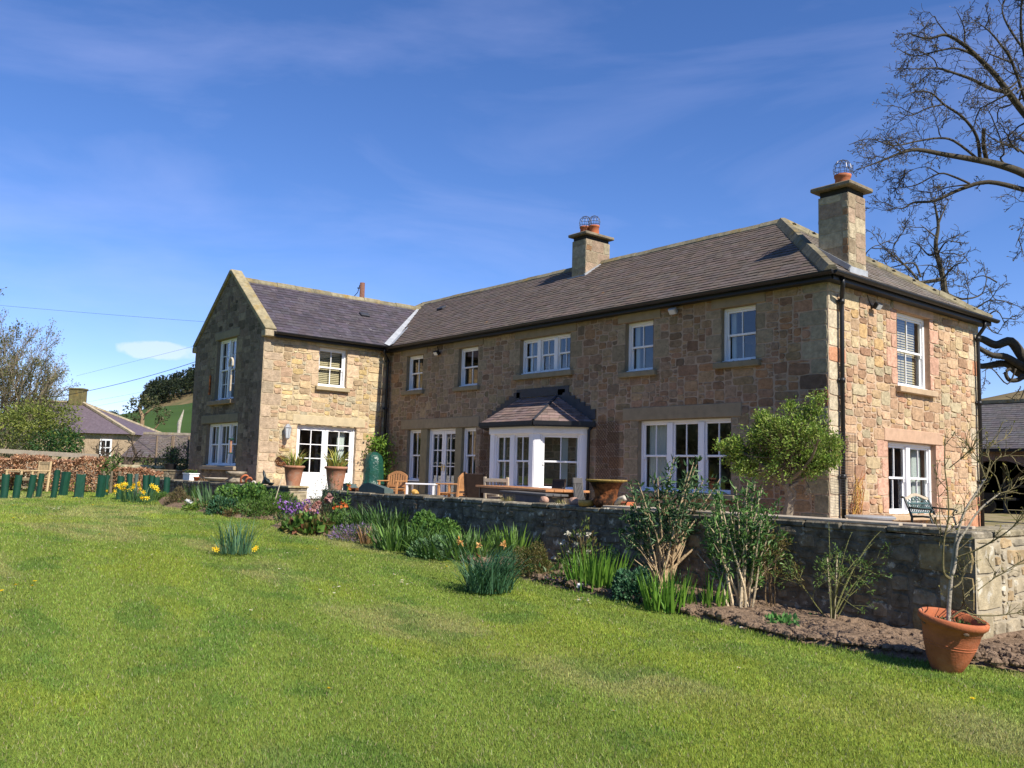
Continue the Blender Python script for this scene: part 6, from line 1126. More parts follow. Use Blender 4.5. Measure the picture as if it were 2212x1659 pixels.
def clump_tree(nm, p, label, seed, clumps, trunk, n, size, c, barkc, cat='tree', asp=.5):
    """trunk: list of world polylines with radii; clumps: (centre, radii)"""
    q = np.random.default_rng(seed); r = empty(nm, p, label, cat); b = MB()
    for pts, r0, r1 in trunk: b.tube(np.array(pts), np.linspace(r0, r1, len(pts)), 7, barkc)
    b.build('trunk', M['bark'], r); lf = MB()
    for (ctr, rad) in clumps:
        m_ = int(n*np.prod(rad)**(.66)); d = unit(q.normal(0, 1, (m_, 3))); k = (.55+.5*q.random(m_))[:, None]; P = np.asarray(ctr)+d*k*np.asarray(rad)*(1+.25*np.sin(d[:, :1]*7+d[:, 2:]*5+seed)); leafs(lf, P, d+q.normal(0, .7, (m_, 3)), size, np.array(c)*q.uniform(.75, 1.25), q, asp)
    lf.build('crown', M['leaf'], r); return r
# far left: a budding willow, shrubs, cottage, hedges
fine_tree('willow_tree', col(0, 960, 48), 'big half-leafed tree with a mist of fine twigs behind the cottage at the left edge', 70, 7.2, 3, dict(seg=.5, wig=.07, n=[6, 7, 8], ang=(.25, .65), ratio=.5, up=.05, rmin=.008, t0=.15), (.22, .18, .13), 13, .08, .55, [(.16, .17, .06), (.21, .18, .08), (.12, .14, .045)], .095, 3)
fine_tree('willow_tree', col(-110, 960, 46), 'half-leafed fine-twigged tree cut off by the left edge', 71, 7.4, 3, dict(seg=.5, wig=.07, n=[5, 6, 6], ang=(.25, .6), ratio=.5, up=.05, rmin=.009, t0=.15), (.22, .18, .13), 11, .09, .55, [(.10, .12, .04), (.15, .14, .05)], .13, 6)
def shrub_at(nm, label, seed, blobs, d, n, size, c, cat='shrub'):
    cl = []
    for (x, y, rx, rz) in blobs: s = d/1885.; P = at(x, y, d); cl.append((P, (rx*s, rx*s*.8, rz*s)))
    base = col(blobs[0][0], 1000, d); return clump_tree(nm, base, label, seed, cl, [([base+RH*.2*k, base+RH*.25*k+(0, 0, .7), (base+RH*.3*k+at(blobs[min(k+1, len(blobs)-1)][0], blobs[min(k+1, len(blobs)-1)][1], d))/2], .05, .02) for k in (-1, 0, 1)], n, size, c, (.16, .13, .09), cat)
shrub_at('golden_shrub', 'tall yellow-green shrub in front of the left tree', 72, [(75, 905, 65, 38), (20, 925, 50, 40), (130, 900, 45, 32), (95, 945, 80, 35)], 38, 1700, .12, [(.16, .19, .035), (.21, .23, .05), (.11, .15, .03)])
shrub_at('dark_shrub', 'dark grey-green shrub below the golden shrub', 73, [(10, 960, 55, 35), (70, 965, 45, 32), (-60, 950, 50, 40)], 35, 900, .11, [(.05, .07, .025), (.08, .09, .035), (.11, .10, .06)])
shrub_at('laurel_hedge', 'dark glossy green laurel hedge left of the cottage wall', 74, [(135, 955, 42, 32), (100, 965, 40, 28), (160, 960, 22, 28)], 33, 1700, .12, [(.03, .085, .018), (.05, .12, .025), (.025, .06, .015)], 'hedge')
# cottage
def cottage():
    d = 48; s = d/1885.; P0 = col(278, 1000, d); P0[2] = -.05; r = empty('stone_cottage', P0, 'small stone cottage with purple hipped slate roof beyond the hedges', 'cottage'); w, dp = 9.0, 5.4; A, B = -RH, FH; ez, rz = zt(250, 938, d), zt(150, 871, d+2.7); Zv = np.array((0, 0, 1.0)); b = MB(); q = P0*(1, 1, 0)
    cs = [q, q+A*w, q+A*w+B*dp, q+B*dp]; b.add([c-Zv*.1 for c in cs]+[c+Zv*ez for c in cs], [[0, 1, 5, 4], [1, 2, 6, 5], [2, 3, 7, 6], [3, 0, 4, 7]], (.40, .30, .20)); b.build('wall', M['stone'], r)
    f = MB(); e = .25; E_ = [q-A*e-B*e, q+A*(w+e)-B*e, q+A*(w+e)+B*(dp+e), q-A*e+B*(dp+e)]; E_ = [c+Zv*ez for c in E_]; ra, rb = q+A*4.1+B*dp/2+Zv*rz, q+A*(w-2)+B*dp/2+Zv*rz
    f.add(E_+[ra, rb], [[0, 1, 5, 4], [1, 2, 5], [2, 3, 4, 5], [3, 0, 4]], (.125, .098, .115)); f.build('roof', M['slate_w'], r)
    g = MB(); g.bar(E_[0]+Zv*.03, ra+Zv*.05, .2, .12, (.38, .32, .22)); g.bar(ra+Zv*.05, rb+Zv*.05, .2, .1, (.36, .31, .21)); g.bar(E_[3]+Zv*.03, ra+Zv*.05, .2, .1, (.36, .31, .21)); g.build('ridge', M['ridge'], r)
    c = MB(); cp_ = q+A*4.35+B*dp/2; c.box(cp_+Zv*(rz+.12), (.8, .6, 1.3), (.15, .13, .06), np.stack([A, B, Zv], 1), .03); c.box(cp_+Zv*(rz+.78), (.88, .68, .10), (.16, .14, .065), np.stack([A, B, Zv], 1), .03); c.build('chimney', M['ridge'], r)
    wn = MB(); W0_ = at(229, 966, d-.02)*(1, 1, 0)-B*.03; wn.box(W0_+Zv*(zt(229, 967, d)), (.62, .06, .92), None, np.stack([A, B, Zv], 1)); x = wn.build('window', M['white'], r); wn = MB(); [wn.box(W0_-B*.034+Zv*(zt(229, 967, d)+dz_)+A*da, (.2, .012, .34), None, np.stack([A, B, Zv], 1)) for da in (-.13, .13) for dz_ in (-.2, .2)]; wn.build('pane', M['dark'], x)
cottage()
def shed():
    d = 42; r = empty('outbuilding', col(340, 1000, d), 'low outbuilding with a plain dark slate roof behind the garden wall', 'outbuilding'); b = MB(); a, c = at(262, 1000, d)*(1, 1, 0), at(470, 1000, d)*(1, 1, 0); ez, rz = zt(330, 985, d), zt(330, 938, d+2.4); Zv = np.array((0, 0, 1.0))
    b.add([a, c, c+Zv*ez, a+Zv*ez, a+FH*4.8, a+FH*4.8+Zv*ez], [[0, 1, 2, 3], [0, 3, 5, 4]], (.28, .22, .15)); b.build('wall', M['stone'], r); f = MB(); rr3 = np.random.default_rng(9)
    L_ = np.linalg.norm(c-a); Bv = FH*2.4+Zv*(rz-ez); lb_ = np.linalg.norm(Bv); slates(f, a+Zv*ez-Bv/lb_*.2, (c-a)/L_, Bv/lb_, [(0, 0), (L_, 0), (L_, lb_+.2), (0, lb_+.2)], (.115, .095, .09), rr3, .3, .22); f.add([a+Zv*ez, a+FH*2.4+Zv*rz, a+FH*4.8+Zv*ez, c+FH*4.8+Zv*ez, c+FH*2.4+Zv*rz], [[1, 4, 3, 2]], (.1, .09, .09)); f.build('roof', M['slate_w'], r)
    g = MB(); g.bar(a+FH*2.4+Zv*(rz+.03), c+FH*2.4+Zv*(rz+.03), .22, .12, (.3, .26, .2)); g.build('ridge', M['ridge'], r)
shed()
os_ = dict(seg=.22, wig=.26, n=[4, 5], ang=(.5, 1.2), ratio=.6, up=.02, rmin=.014)
for k, (x, lb) in enumerate(((188, 'leftmost bare pleached tree in front of the cottage wall'), (222, 'bare gnarled pleached tree in front of the white cottage window'), (258, 'bare gnarled pleached tree at the cottage corner'), (300, 'bare thin pleached tree in front of the outbuilding roof'))):
    fine_tree('pleached_tree', col(x, 1003, 38.5), lb, 80+k, 1.75 if k < 3 else 1.5, 2, os_, (.085, .065, .05), 3, .12, .5, None, cat='tree', trunk='bare pleached trees before the cottage')
for k, (x, lb) in enumerate(((352, 'ivy-twined trellis screen left of the leafy trellis'), (388, 'leafy trellis screen beside the gable wall'))):
    d = 33; p = col(x, 1003, d); r = empty('trellis_screen', p, lb, 'trellis'); b = MB(); s = d/1885.; Zv = np.array((0, 0, 1.0)); z1 = zt(x, 940, d)
    for o_ in (-.28, .28): b.box(p+RH*o_+Zv*(z1/2), (.06, .06, z1), (.20, .15, .11))
    for j in range(13): z0 = .5+j*.11; b.bar(p+RH*-.28+Zv*z0, p+RH*.28+Zv*min(z0+.5, z1), .012, .012, (.25, .21, .16)); b.bar(p+RH*.28+Zv*z0, p+RH*-.28+Zv*min(z0+.5, z1), .012, .012, (.25, .21, .16))
    b.build('frame', M['bark'], r); q = np.random.default_rng(90+k); tips = []; b = MB()
    for j in range(7): grow(b, p+RH*q.uniform(-.35, .35)+FH*-.05, (q.normal(0, .25), q.normal(0, .25), 1), z1*.8, .018, 2, q, dict(seg=.2, wig=.2, n=[3, 4], ang=(.5, 1.2), ratio=.4, rmin=.007), tips, (.11, .09, .06))
    b.build('stems', M['bark'], r); lf = MB(); T_ = np.array([t_[0] for t_ in tips]).repeat(7, 0); leafs(lf, T_+q.normal(0, .12, T_.shape), q.normal(0, 1, T_.shape), .08, [(.08, .13, .03), (.12, .17, .035), (.06, .07, .03)], q, .6); lf.build('foliage', M['leaf'], r)
# hedges, rail fence, garden wall
def leaf_hedge(nm, x0, x1, ytop, d, label, c, seed, n, size, dep=.7, cat='hedge', zb=0.0):
    q = np.random.default_rng(seed); p = col((x0+x1)/2, 1040, d); r = empty(nm, p, label, cat); s = d/1885.; w = (x1-x0)*s; zt_ = zt((x0+x1)/2, ytop, d); P = q.uniform(0, 1, (n, 3)); f = q.integers(0, 3, n); P[f == 0, 1] = q.random((f == 0).sum())*.18; P[f == 1, 2] = 1-q.random((f == 1).sum())*.12
    Q = at(x0, 1000, d)*(1, 1, 0)+P[:, :1]*w*RH+P[:, 1:2]*dep*FH; Q[:, 2] = zb+P[:, 2]*(zt_-zb)*(1+.07*np.sin(P[:, 0]*w*3)+.05*np.sin(P[:, 0]*w*9)); lf = MB(); leafs(lf, Q, q.normal(0, 1, (n, 3))-FH*.4+(0, 0, .2), size, c, q, .6, .45); lf.build('foliage', M['leaf'], r); b = MB()
    for k in range(int(w*5)): a = at(x0, 1000, d)*(1, 1, 0)+RH*q.uniform(0, w)+FH*q.uniform(.1, dep-.1); b.tube([a, a+q.normal(0, .08, 3)*(1, 1, 0)+(0, 0, zt_*.5), a+q.normal(0, .15, 3)*(1, 1, 0)+(0, 0, zt_*.92)], [.018, .012, .006], 4, (.17, .13, .10), False)
    b.build('stems', M['bark'], r)
BE = [(.46, .25, .13), (.55, .34, .20), (.35, .17, .09), (.62, .42, .27), (.22, .105, .06)]
leaf_hedge('beech_hedge', -120, 212, 988, 28.6, 'long copper-brown beech hedge behind the wooden bench', BE, 100, 14000, .075); leaf_hedge('beech_hedge', 246, 338, 1014, 28.6, 'shorter copper-brown beech hedge right of the green bush', BE, 101, 3200, .07, .6)
shrub_at('green_bush', 'bright green bush between the two beech hedges', 75, [(235, 1010, 28, 24), (250, 1000, 20, 18), (225, 1030, 18, 20)], 28.9, 1500, .085, [(.09, .17, .03), (.12, .20, .04), (.06, .12, .025)]); shrub_at('twiggy_bush', 'brown twiggy bush at the left end of the short beech hedge', 76, [(243, 1032, 16, 20)], 28.2, 900, .06, [(.14, .11, .06), (.10, .10, .04)])
r = empty('rail_fence', col(60, 1010, 31), 'pale wooden post and rail fence behind the long beech hedge', 'fence'); b = MB(); a, c = at(-140, 966, 32.0), at(212, 986, 30.5); b.bar(a, c, .05, .15); b.build('rail', M['palewood'], r); b = MB(); b.bar(a-(0, 0, .55), c-(0, 0, .55), .045, .12); b.build('rail', M['palewood'], r)
for f in (.1, .565, .98): P = a+(c-a)*f; b = MB(); b.box((P[0]+FH[0]*.07, P[1]+FH[1]*.07, P[2]/2-.02), (.13, .13, P[2]+.1)); b.build('post', M['palewood'], r)
d = 33; r = empty('garden_wall', col(330, 1010, d), 'low pale stone garden wall with flat coping left of the house', 'garden wall'); st, bk = MB(), MB(); a, c = at(262, 1003, d)*(1, 1, 0), at(470, 1003, d)*(1, 1, 0); w = np.linalg.norm(c-a)
masonry(st, bk, a-(0, 0, .1), RH, (0, 0, 1), -FH, w, .86, pal=[(.40, .31, .21), (.36, .27, .19), (.44, .35, .24)], seed=301, mortar=(.34, .27, .19)); st.build('stone_face', M['stone'], r); bk.build('mortar_face', M['dressed'], r); b = MB(); x = 0
while x < w: l = min(.9, w-x); b.box(a+RH*(x+l/2)+FH*.16+(0, 0, .82), (l-.015, .42, .11), (.46, .40, .27), np.stack([RH, FH, (0, 0, 1)], 1), .015); x += l
b.build('coping', M['ridge'], r)
d = 30; r = empty('side_wall', col(385, 1030, d), 'short dark stone wall with a black trug on it, left of the gable', 'garden wall'); st, bk = MB(), MB(); a, c = at(322, 1003, d)*(1, 1, 0), at(425, 1003, d)*(1, 1, 0); w = np.linalg.norm(c-a); zz = zt(380, 1017, d)
masonry(st, bk, a-(0, 0, .2), RH, (0, 0, 1), -FH, w, zz+.2, pal=PAL_GARDEN, seed=305, mortar=(.09, .08, .06)); st.build('stone_face', M['lichen_stone'], r); bk.build('mortar_face', M['lichen_stone'], r); b = MB(); b.box((a+c)/2+FH*.21+(0, 0, zz/2-.1), (w-.04, .36, zz), (.1, .09, .07), np.stack([RH, FH, (0, 0, 1)], 1)); b.box((a+c)/2+FH*.18+(0, 0, zz+.015), (w, .42, .05), (.2, .17, .12), np.stack([RH, FH, (0, 0, 1)], 1), .01); b.build('coping', M['ridge'], r)
p = at(368, 1017, d+.2); p[2] = zz+.04; b = MB(); b.lathe([(.14, 0), (.17, .01), (.215, .19), (.225, .2), (.21, .205), (.16, .03), (0, .03)], p, 20); tag(b.build('trug', M['black'], None, False, org=p), 'black rubber trug standing on the short dark wall', 'bucket')
# double seat on the lawn
r = local(empty('companion_seat', col(45, 1055, 28.2), 'sun-bleached wooden double garden seat with a table between, before the beech hedge', 'bench', None, YAW+math.radians(-32))); q_ = 'tanwood'
for sx in (-.72, .72):
    b = MB(); [b.box((sx, -.22+k*.09, .42), (.56, .075, .025), None, None, .004) for k in range(6)]; b.build('seat', M[q_], r); b = MB(); b.box((sx, .30, .90), (.60, .035, .09), None, None, .006); b.box((sx, .255, .50), (.56, .03, .06)); [b.bar((sx-.23+k*.0767, .258, .5), (sx-.23+k*.0767, .298, .87), .045, .02, None, (0, 1, 0)) for k in range(7)]; b.build('backrest', M[q_], r)
    for s2 in (-1, 1):
        b = MB(); b.bar((sx+s2*.30, .25, 0), (sx+s2*.30, .31, .96), .06, .06, None, (0, 1, 0), .005); b.build('leg', M[q_], r); b = MB(); b.box((sx+s2*.30, -.26, .32), (.06, .06, .64), None, None, .005); b.build('leg', M[q_], r); b = MB(); b.box((sx+s2*.30, -.02, .655), (.085, .62, .03), None, None, .006); b.build('armrest', M[q_], r)
    b = MB(); b.box((sx, -.26, .38), (.54, .03, .07)); b.box((sx, -.26, .14), (.54, .03, .05)); b.build('rail', M[q_], r)
b = MB(); [b.box((0, -.20+k*.11, .60), (.78, .10, .025), None, None, .004) for k in range(5)]; b.build('tabletop', M[q_], r)
# plastic tree guards
q = np.random.default_rng(77)
GD = [(40, 545, 815, 75, 0), (170, 545, 815, 70, .04), (318, 545, 815, 66, .12), (415, 545, 803, 60, .1), (578, 508, 810, 66, .06), (680, 512, 780, 85, .06), (852, 545, 803, 105, 0), (1083, 555, 802, 82, .05), (1142, 558, 778, 50, .06), (1300, 562, 0, 75, 0), (1402, 553, 0, 68, -.02), (1468, 550, 0, 42, .05), (1580, 562, 0, 66, 0), (1640, 566, 0, 56, .02), (1692, 566, 0, 60, .0), (1800, 582, 738, 68, .05), (272, 530, 668, 48, 0), (622, 505, 705, 40, 0)]
where = ['leftmost at the frame edge', 'second from the left', 'leaning one before the bench, front', 'slim leaning one before the bench leg', 'tall one right of the bench, front', 'bulging one right of the tall guard', 'wide square one standing alone', 'broad leaning one of a close pair', 'narrow one of a close pair', 'short one just left above the daffodils', 'one behind the daffodils, beside a grey one', 'thin faded grey-green one behind the daffodils', 'left one of three touching behind the daffodils', 'middle one of three touching behind the daffodils', 'right one of three touching behind the daffodils', 'rightmost, by the dark wall', 'one seen under the bench arm', 'one hidden behind the tall guard']
for k, (cx_, yt, yb, wd, ln) in enumerate(GD):
    X_, YT = cx_/3.403/1.4756, (1350+yt/3.403)/1.4756
    if yb: p = gnd(X_, (1350+yb/3.403)/1.4756)
    else: p = col(X_, 1060, 23.6)
    dd = (p-CAM) @ CF; h = zt(X_, YT, dd)-p[2]; rad = wd/3.403/2827.5*dd/2; rr_ = empty('tree_guard', p, 'green plastic tree guard on the lawn: '+where[k], 'tree guard', 'green plastic tree guards on the lawn'); b = MB(); sq = wd > 80; n = 16; th = np.arange(n)*2*math.pi/n; V = []
    ln = ln+q.normal(0, .025); h = h*q.uniform(.95, 1.04); rs = np.where(np.arange(n) % 4 == 0, 1.12, .93) if sq else 1+.06*np.cos(th*2+k)
    zs = [0, .25, .5, .75, .97, 1]
    for i, z in enumerate(zs):
        for e in range(n): V.append(p+RH*(rad*rs[e]*math.cos(th[e]+k)*(1+.04*q.normal())+ln*h*z)+FH*rad*rs[e]*math.sin(th[e]+k)+np.array((0, 0, z*h+.012*math.cos(th[e]*2+k)*(z > .9))))
    b.add(V, [[i*n+e, i*n+(e+1) % n, (i+1)*n+(e+1) % n, (i+1)*n+e] for i in range(len(zs)-1) for e in range(n)]); b.build('tube', M['guard'] if k != 11 else M['greenslate'], rr_, not sq)
    b = MB(); b.tube([p+RH*rad*.8, p+RH*(rad*.8+ln*h)+(0, 0, h*1.06)], .012, 5, (.36, .28, .18)); b.build('stake', M['bark'], rr_)
# trees on the hill
sp = 60/1885.
P_ = lambda x, y, d=60: at(x, y, d)
base = col(324, 1000, 60); clump_tree('scots_pine', base, 'wind-bent pine with flat-topped clumps leaning left in the field', 110, [(P_(x, y), (rx*sp, rx*sp*.8, ry*sp)) for x, y, rx, ry in ((305, 868, 28, 10), (335, 880, 20, 9), (285, 882, 18, 9), (352, 892, 16, 12), (270, 905, 18, 9), (296, 900, 16, 9), (325, 862, 18, 7), (345, 910, 12, 8), (282, 930, 20, 9), (310, 935, 16, 8))], [([base, P_(322, 968), P_(318, 945), P_(306, 925), P_(308, 900), P_(300, 880)], .26, .10), ([P_(308, 900), P_(325, 885), P_(335, 880)], .08, .04), ([P_(306, 925), P_(290, 915), P_(275, 905)], .08, .04), ([P_(318, 945), P_(340, 920), P_(350, 900)], .07, .03)], 420, .22, [(.055, .07, .025), (.08, .09, .035), (.11, .10, .045)], (.28, .20, .12))
clump_tree('field_tree', col(245, 905, 240), 'lone dark round tree on the crest of the green field', 111, [(at(245, 896, 240), (1.3, 1.3, 1.1)), (at(243, 893, 240), (.8, .8, .7))], [([at(245, 905, 240)-(0, 0, .5), at(245, 897, 240)], .2, .1)], 200, .4, [(.025, .045, .02), (.04, .06, .02)], (.08, .06, .04)); clump_tree('field_tree', col(224, 908, 240), 'smaller faint tree on the field crest left of the lone tree', 112, [(at(225, 903, 240), (.8, .8, .7))], [([at(224, 908, 240)-(0, 0, .5), at(225, 903, 240)], .12, .06)], 200, .35, [(.06, .07, .045), (.05, .06, .03)], (.1, .08, .06))
b = MB(); d = 46; b.tube([col(386, 1000, d), at(386, 930, d), at(388, 912, d), at(393, 898, d), at(397, 885, d)], [.10, .08, .10, .06, .015], 8, (.46, .42, .34)); b.tube([at(387, 925, d), at(383, 915, d)], [.06, .03], 6, (.42, .38, .30)); tag(b.build('dead_stump', M['bark'], None, False, org=col(386, 1000, d)), 'bleached dead tree trunk left of the gable', 'tree stump')
q = np.random.default_rng(120); lf = MB(); b = MB()
for k in range(230):
    x = q.uniform(322, 520); r_ = q.uniform(292, 345); P = CAM+(FH+RH*(x-1106)/1885.)*r_; kk = float(sst((r_-200)/130.)); hz = np.interp(x, [270, 320, 345, 410, 600], [5, zt(320, 888, 330), zt(345, 862, 330), zt(410, 845, 330), 46]); P[2] = -.3+hz*kk-.5; h = q.uniform(4.5, 8.5); n = 150; t = q.random(n)**.7; a = q.uniform(0, 6.28, n); rr_ = (1-t)*h*.2+.08; PP = P+np.stack([rr_*np.cos(a), rr_*np.sin(a), .4+t*h], -1); leafs(lf, PP, np.stack([np.cos(a), np.sin(a), -.1+0*a], -1), .75, [(.020, .034, .016), (.032, .048, .02), (.045, .055, .022)], q, .5)
tag(lf.build('conifer_wood', M['leaf'], None, False), 'dark conifer wood covering the hilltop behind the gable', 'wood', kind='stuff')
# pole and wires
pb_ = at(783, 700, 41); r = empty('utility_pole', pb_*(1, 1, 0), 'brown wooden utility pole rising behind the wing roof', 'utility pole'); b = MB(); top = at(783, 611, 41); b.tube([pb_*(1, 1, 0), top], [.16, .115], 10, (.17, .085, .06)); b.build('pole', M['bark'], r, True); b = MB(); b.box(top-(0, 0, .12), (.10, .10, .16), None, np.stack([RH, FH, (0, 0, 1)], 1)); b.bar(top-(0, 0, .25)-RH*.22, top-(0, 0, .25)+RH*.1, .05, .05); b.tube([top-RH*.12-(0, 0, .1), top-RH*.2-(0, 0, .45), at(764, 641, 41)], .018, 5); b.build('fitting', M['black'], r)
def wire(pts, rad, label):
    P = np.array([at(*p) for p in pts]); t = np.linspace(0, 1, 24)[:, None]; Q = P[0]*(1-t)+P[-1]*t-np.array((0, 0, 1))*4*(t*(1-t))*pts[0][3-1]*0
    if len(pts) == 3: Q = P[0]*(1-t)**2+2*P[1]*t*(1-t)+P[2]*t*t
    b = MB(); b.tube(Q, rad, 4, None, False); tag(b.build('overhead_wire', M['black'], None, False, org=P[0]), label, 'wire')
wire([(120, 858, 50), (300, 826, 44), (470, 765, 38)], .014, 'thick overhead wire from the cottage chimney to the gable'); wire([(-40, 656, 60), (200, 678, 60), (470, 697, 60)], .008, 'thin overhead wire high across the left sky'); wire([(165, 812, 55), (300, 778, 50), (470, 735, 45)], .006, 'faint thin wire above the small cloud and the cottage'); wire([(190, 868, 70), (320, 846, 62), (470, 812, 55)], .006, 'upper of two faint low wires crossing the pine'); wire([(190, 880, 70), (320, 858, 62), (470, 824, 55)], .006, 'lower of two faint low wires crossing the pine')
# ---------------------------------------------------------------- barn at the right
def barn():
    y0, x0, x1 = 20.2, -7.6, 14.0; r = empty('open_barn', (2, y0, 0), 'long stone cart barn with grey slate roof and dark arched openings, right of the house', 'barn'); ez, rz, dp = 2.45, 4.35, 6.0; b, bk = MB(), MB(); arches = [(a, 0, a+2.9, 1.95) for a in (1.0, 4.9, 8.8, 12.7, 16.6)]
    masonry(b, bk, (x0, y0, 0), (1, 0, 0), (0, 0, 1), (0, -1, 0), x1-x0, ez, arches, None, (), [(.20, .13, .11), (.24, .16, .13), (.17, .12, .10)], 401, mortar=(.2, .15, .125), cu=.1, cv=.09); b.build('wall', M['stone'], r); bk.build('mortar_face', M['dressed'], r)
    s = MB(); n = 10
    for a in arches:
        for k in range(n):
            u0, u1 = k/n, (k+1)/n; f_ = lambda u: 1.95-.55*(2*u-1)**2; xa, xb = x0+a[0]+2.9*u0, x0+a[0]+2.9*u1; s.add([(xa, y0-.012, f_(u0)), (xb, y0-.012, f_(u1)), (xb, y0-.012, 2.0), (xa, y0-.012, 2.0), (xa, y0+.4, f_(u0)), (xb, y0+.4, f_(u1))], [[0, 1, 2, 3], [0, 4, 5, 1]], (.20, .14, .115))
    s.build('arch', M['dressed'], r); w = MB(); w.add([(x0, y0+dp, 0), (x1, y0+dp, 0), (x1, y0+dp, ez), (x0, y0+dp, ez)], [[0, 1, 2, 3]]); w.add([(x0, y0, 0), (x0, y0+dp, 0), (x0, y0+dp, ez), (x0, y0+dp/2, rz), (x0, y0, ez)], [[0, 1, 2, 3, 4]]); w.add([(x1, y0, 0), (x1, y0+dp, 0), (x1, y0+dp, ez), (x1, y0+dp/2, rz), (x1, y0, ez)], [[0, 1, 2, 3, 4]]); w.build('rear_wall', M['dark'], r)
    f = MB(); an = math.atan2(rz-ez, dp/2); lr = math.hypot(rz-ez, dp/2)+.25; slates(f, (x0-.2, y0-.22, ez-.12), (1, 0, 0), (0, math.cos(an), math.sin(an)), [(0, 0), (x1-x0+.4, 0), (x1-x0+.4, lr), (0, lr)], (.115, .105, .105), np.random.default_rng(4), .34, .17); slates(f, (x0-.2, y0+dp+.22, ez-.12), (1, 0, 0), (0, -math.cos(an), math.sin(an)), [(0, 0), (x1-x0+.4, 0), (x1-x0+.4, lr), (0, lr)], (.115, .105, .105), np.random.default_rng(5), .9, .5); f.build('roof', M['slate_w'], r)
    g = MB(); g.bar((x0-.2, y0+dp/2, rz+.05), (x1+.2, y0+dp/2, rz+.05), .28, .14, (.26, .23, .14)); g.build('ridge', M['ridge'], r); g = MB(); g.bar((x0-.2, y0-.26, ez-.14), (x1+.2, y0-.26, ez-.14), .12, .12); g.build('gutter', M['black'], r)
    t_ = MB()
    for a in arches: xx = x0+a[0]+1.2; t_.box((xx, y0+1.4, 1.2), (.12, .12, 2.4), (.2, .17, .13)); t_.bar((xx, y0+1.4, .9), (xx+1.3, y0+1.4, 2.2), .1, .1, (.2, .17, .13)); t_.bar((xx-.2, y0+1.45, 1.0), (xx+1.6, y0+1.45, 1.0), .08, .1, (.2, .17, .13))
    t_.build('timber_frame', M['bark'], r)
barn()
for k, (xx, lb) in enumerate(((-6.0, 'dark flat trailer with a pale board parked under the nearest barn arch'), (-1.9, 'dark flat trailer under the second barn arch'))):
    r = empty('trailer', (xx, 19.4, 0), lb, 'trailer'); b = MB(); b.box((xx+.5, 19.6, .52), (2.3, 1.2, .10), None, None, .01); b.box((xx+.5, 19.02, .62), (2.3, .04, .22)); b.bar((xx-.6, 19.4, .48), (xx-1.5, 19.2, .46), .07, .07); b.build('bed', M['black'], r); b = MB(); b.box((xx+.1, 18.98, .80), (1.5, .06, .12), None, None, .01); b.build('side_board', M['palewood'], r)
    for s in (-.2, 1.0): b = MB(); b.tube([(xx+s, 18.95, .28), (xx+s, 19.1, .28)], .28, 16); b.build('wheel', M['black'], r)
# ---------------------------------------------------------------- the big bare sycamore and its neighbour
SYC = (.066, .057, .043); q = np.random.default_rng(140)
root = empty('sycamore_tree', col(2335, 1100, 23.0)*(1, 1, 0), 'huge bare gnarled tree with lichened limbs reaching in from the right edge', 'tree'); b, tw = MB(), MB(); tips = []
k6 = lambda *a: [((2500+x/1.843)/1.4756, (y/1.843)/1.4756) for x, y in a]; k5 = lambda *a: [((2500+x/1.843)/1.4756, (850+y/1.843)/1.4756) for x, y in a]
o6 = dict(seg=.14, wig=.30, n=[4, 5], ang=(.45, 1.15), ratio=.55, up=.02, rmin=.0055, t0=.15, rr=.5)
D0 = 23.0
limb(b, [(2338, 1110), (2331, 900), (2326, 740), (2330, 620), (2312, 480), (2292, 360), (2288, 220), (2268, 90), (2262, -60), (2272, -200)], D0, D0-.4, .46, .06, SYC, 10, 5)
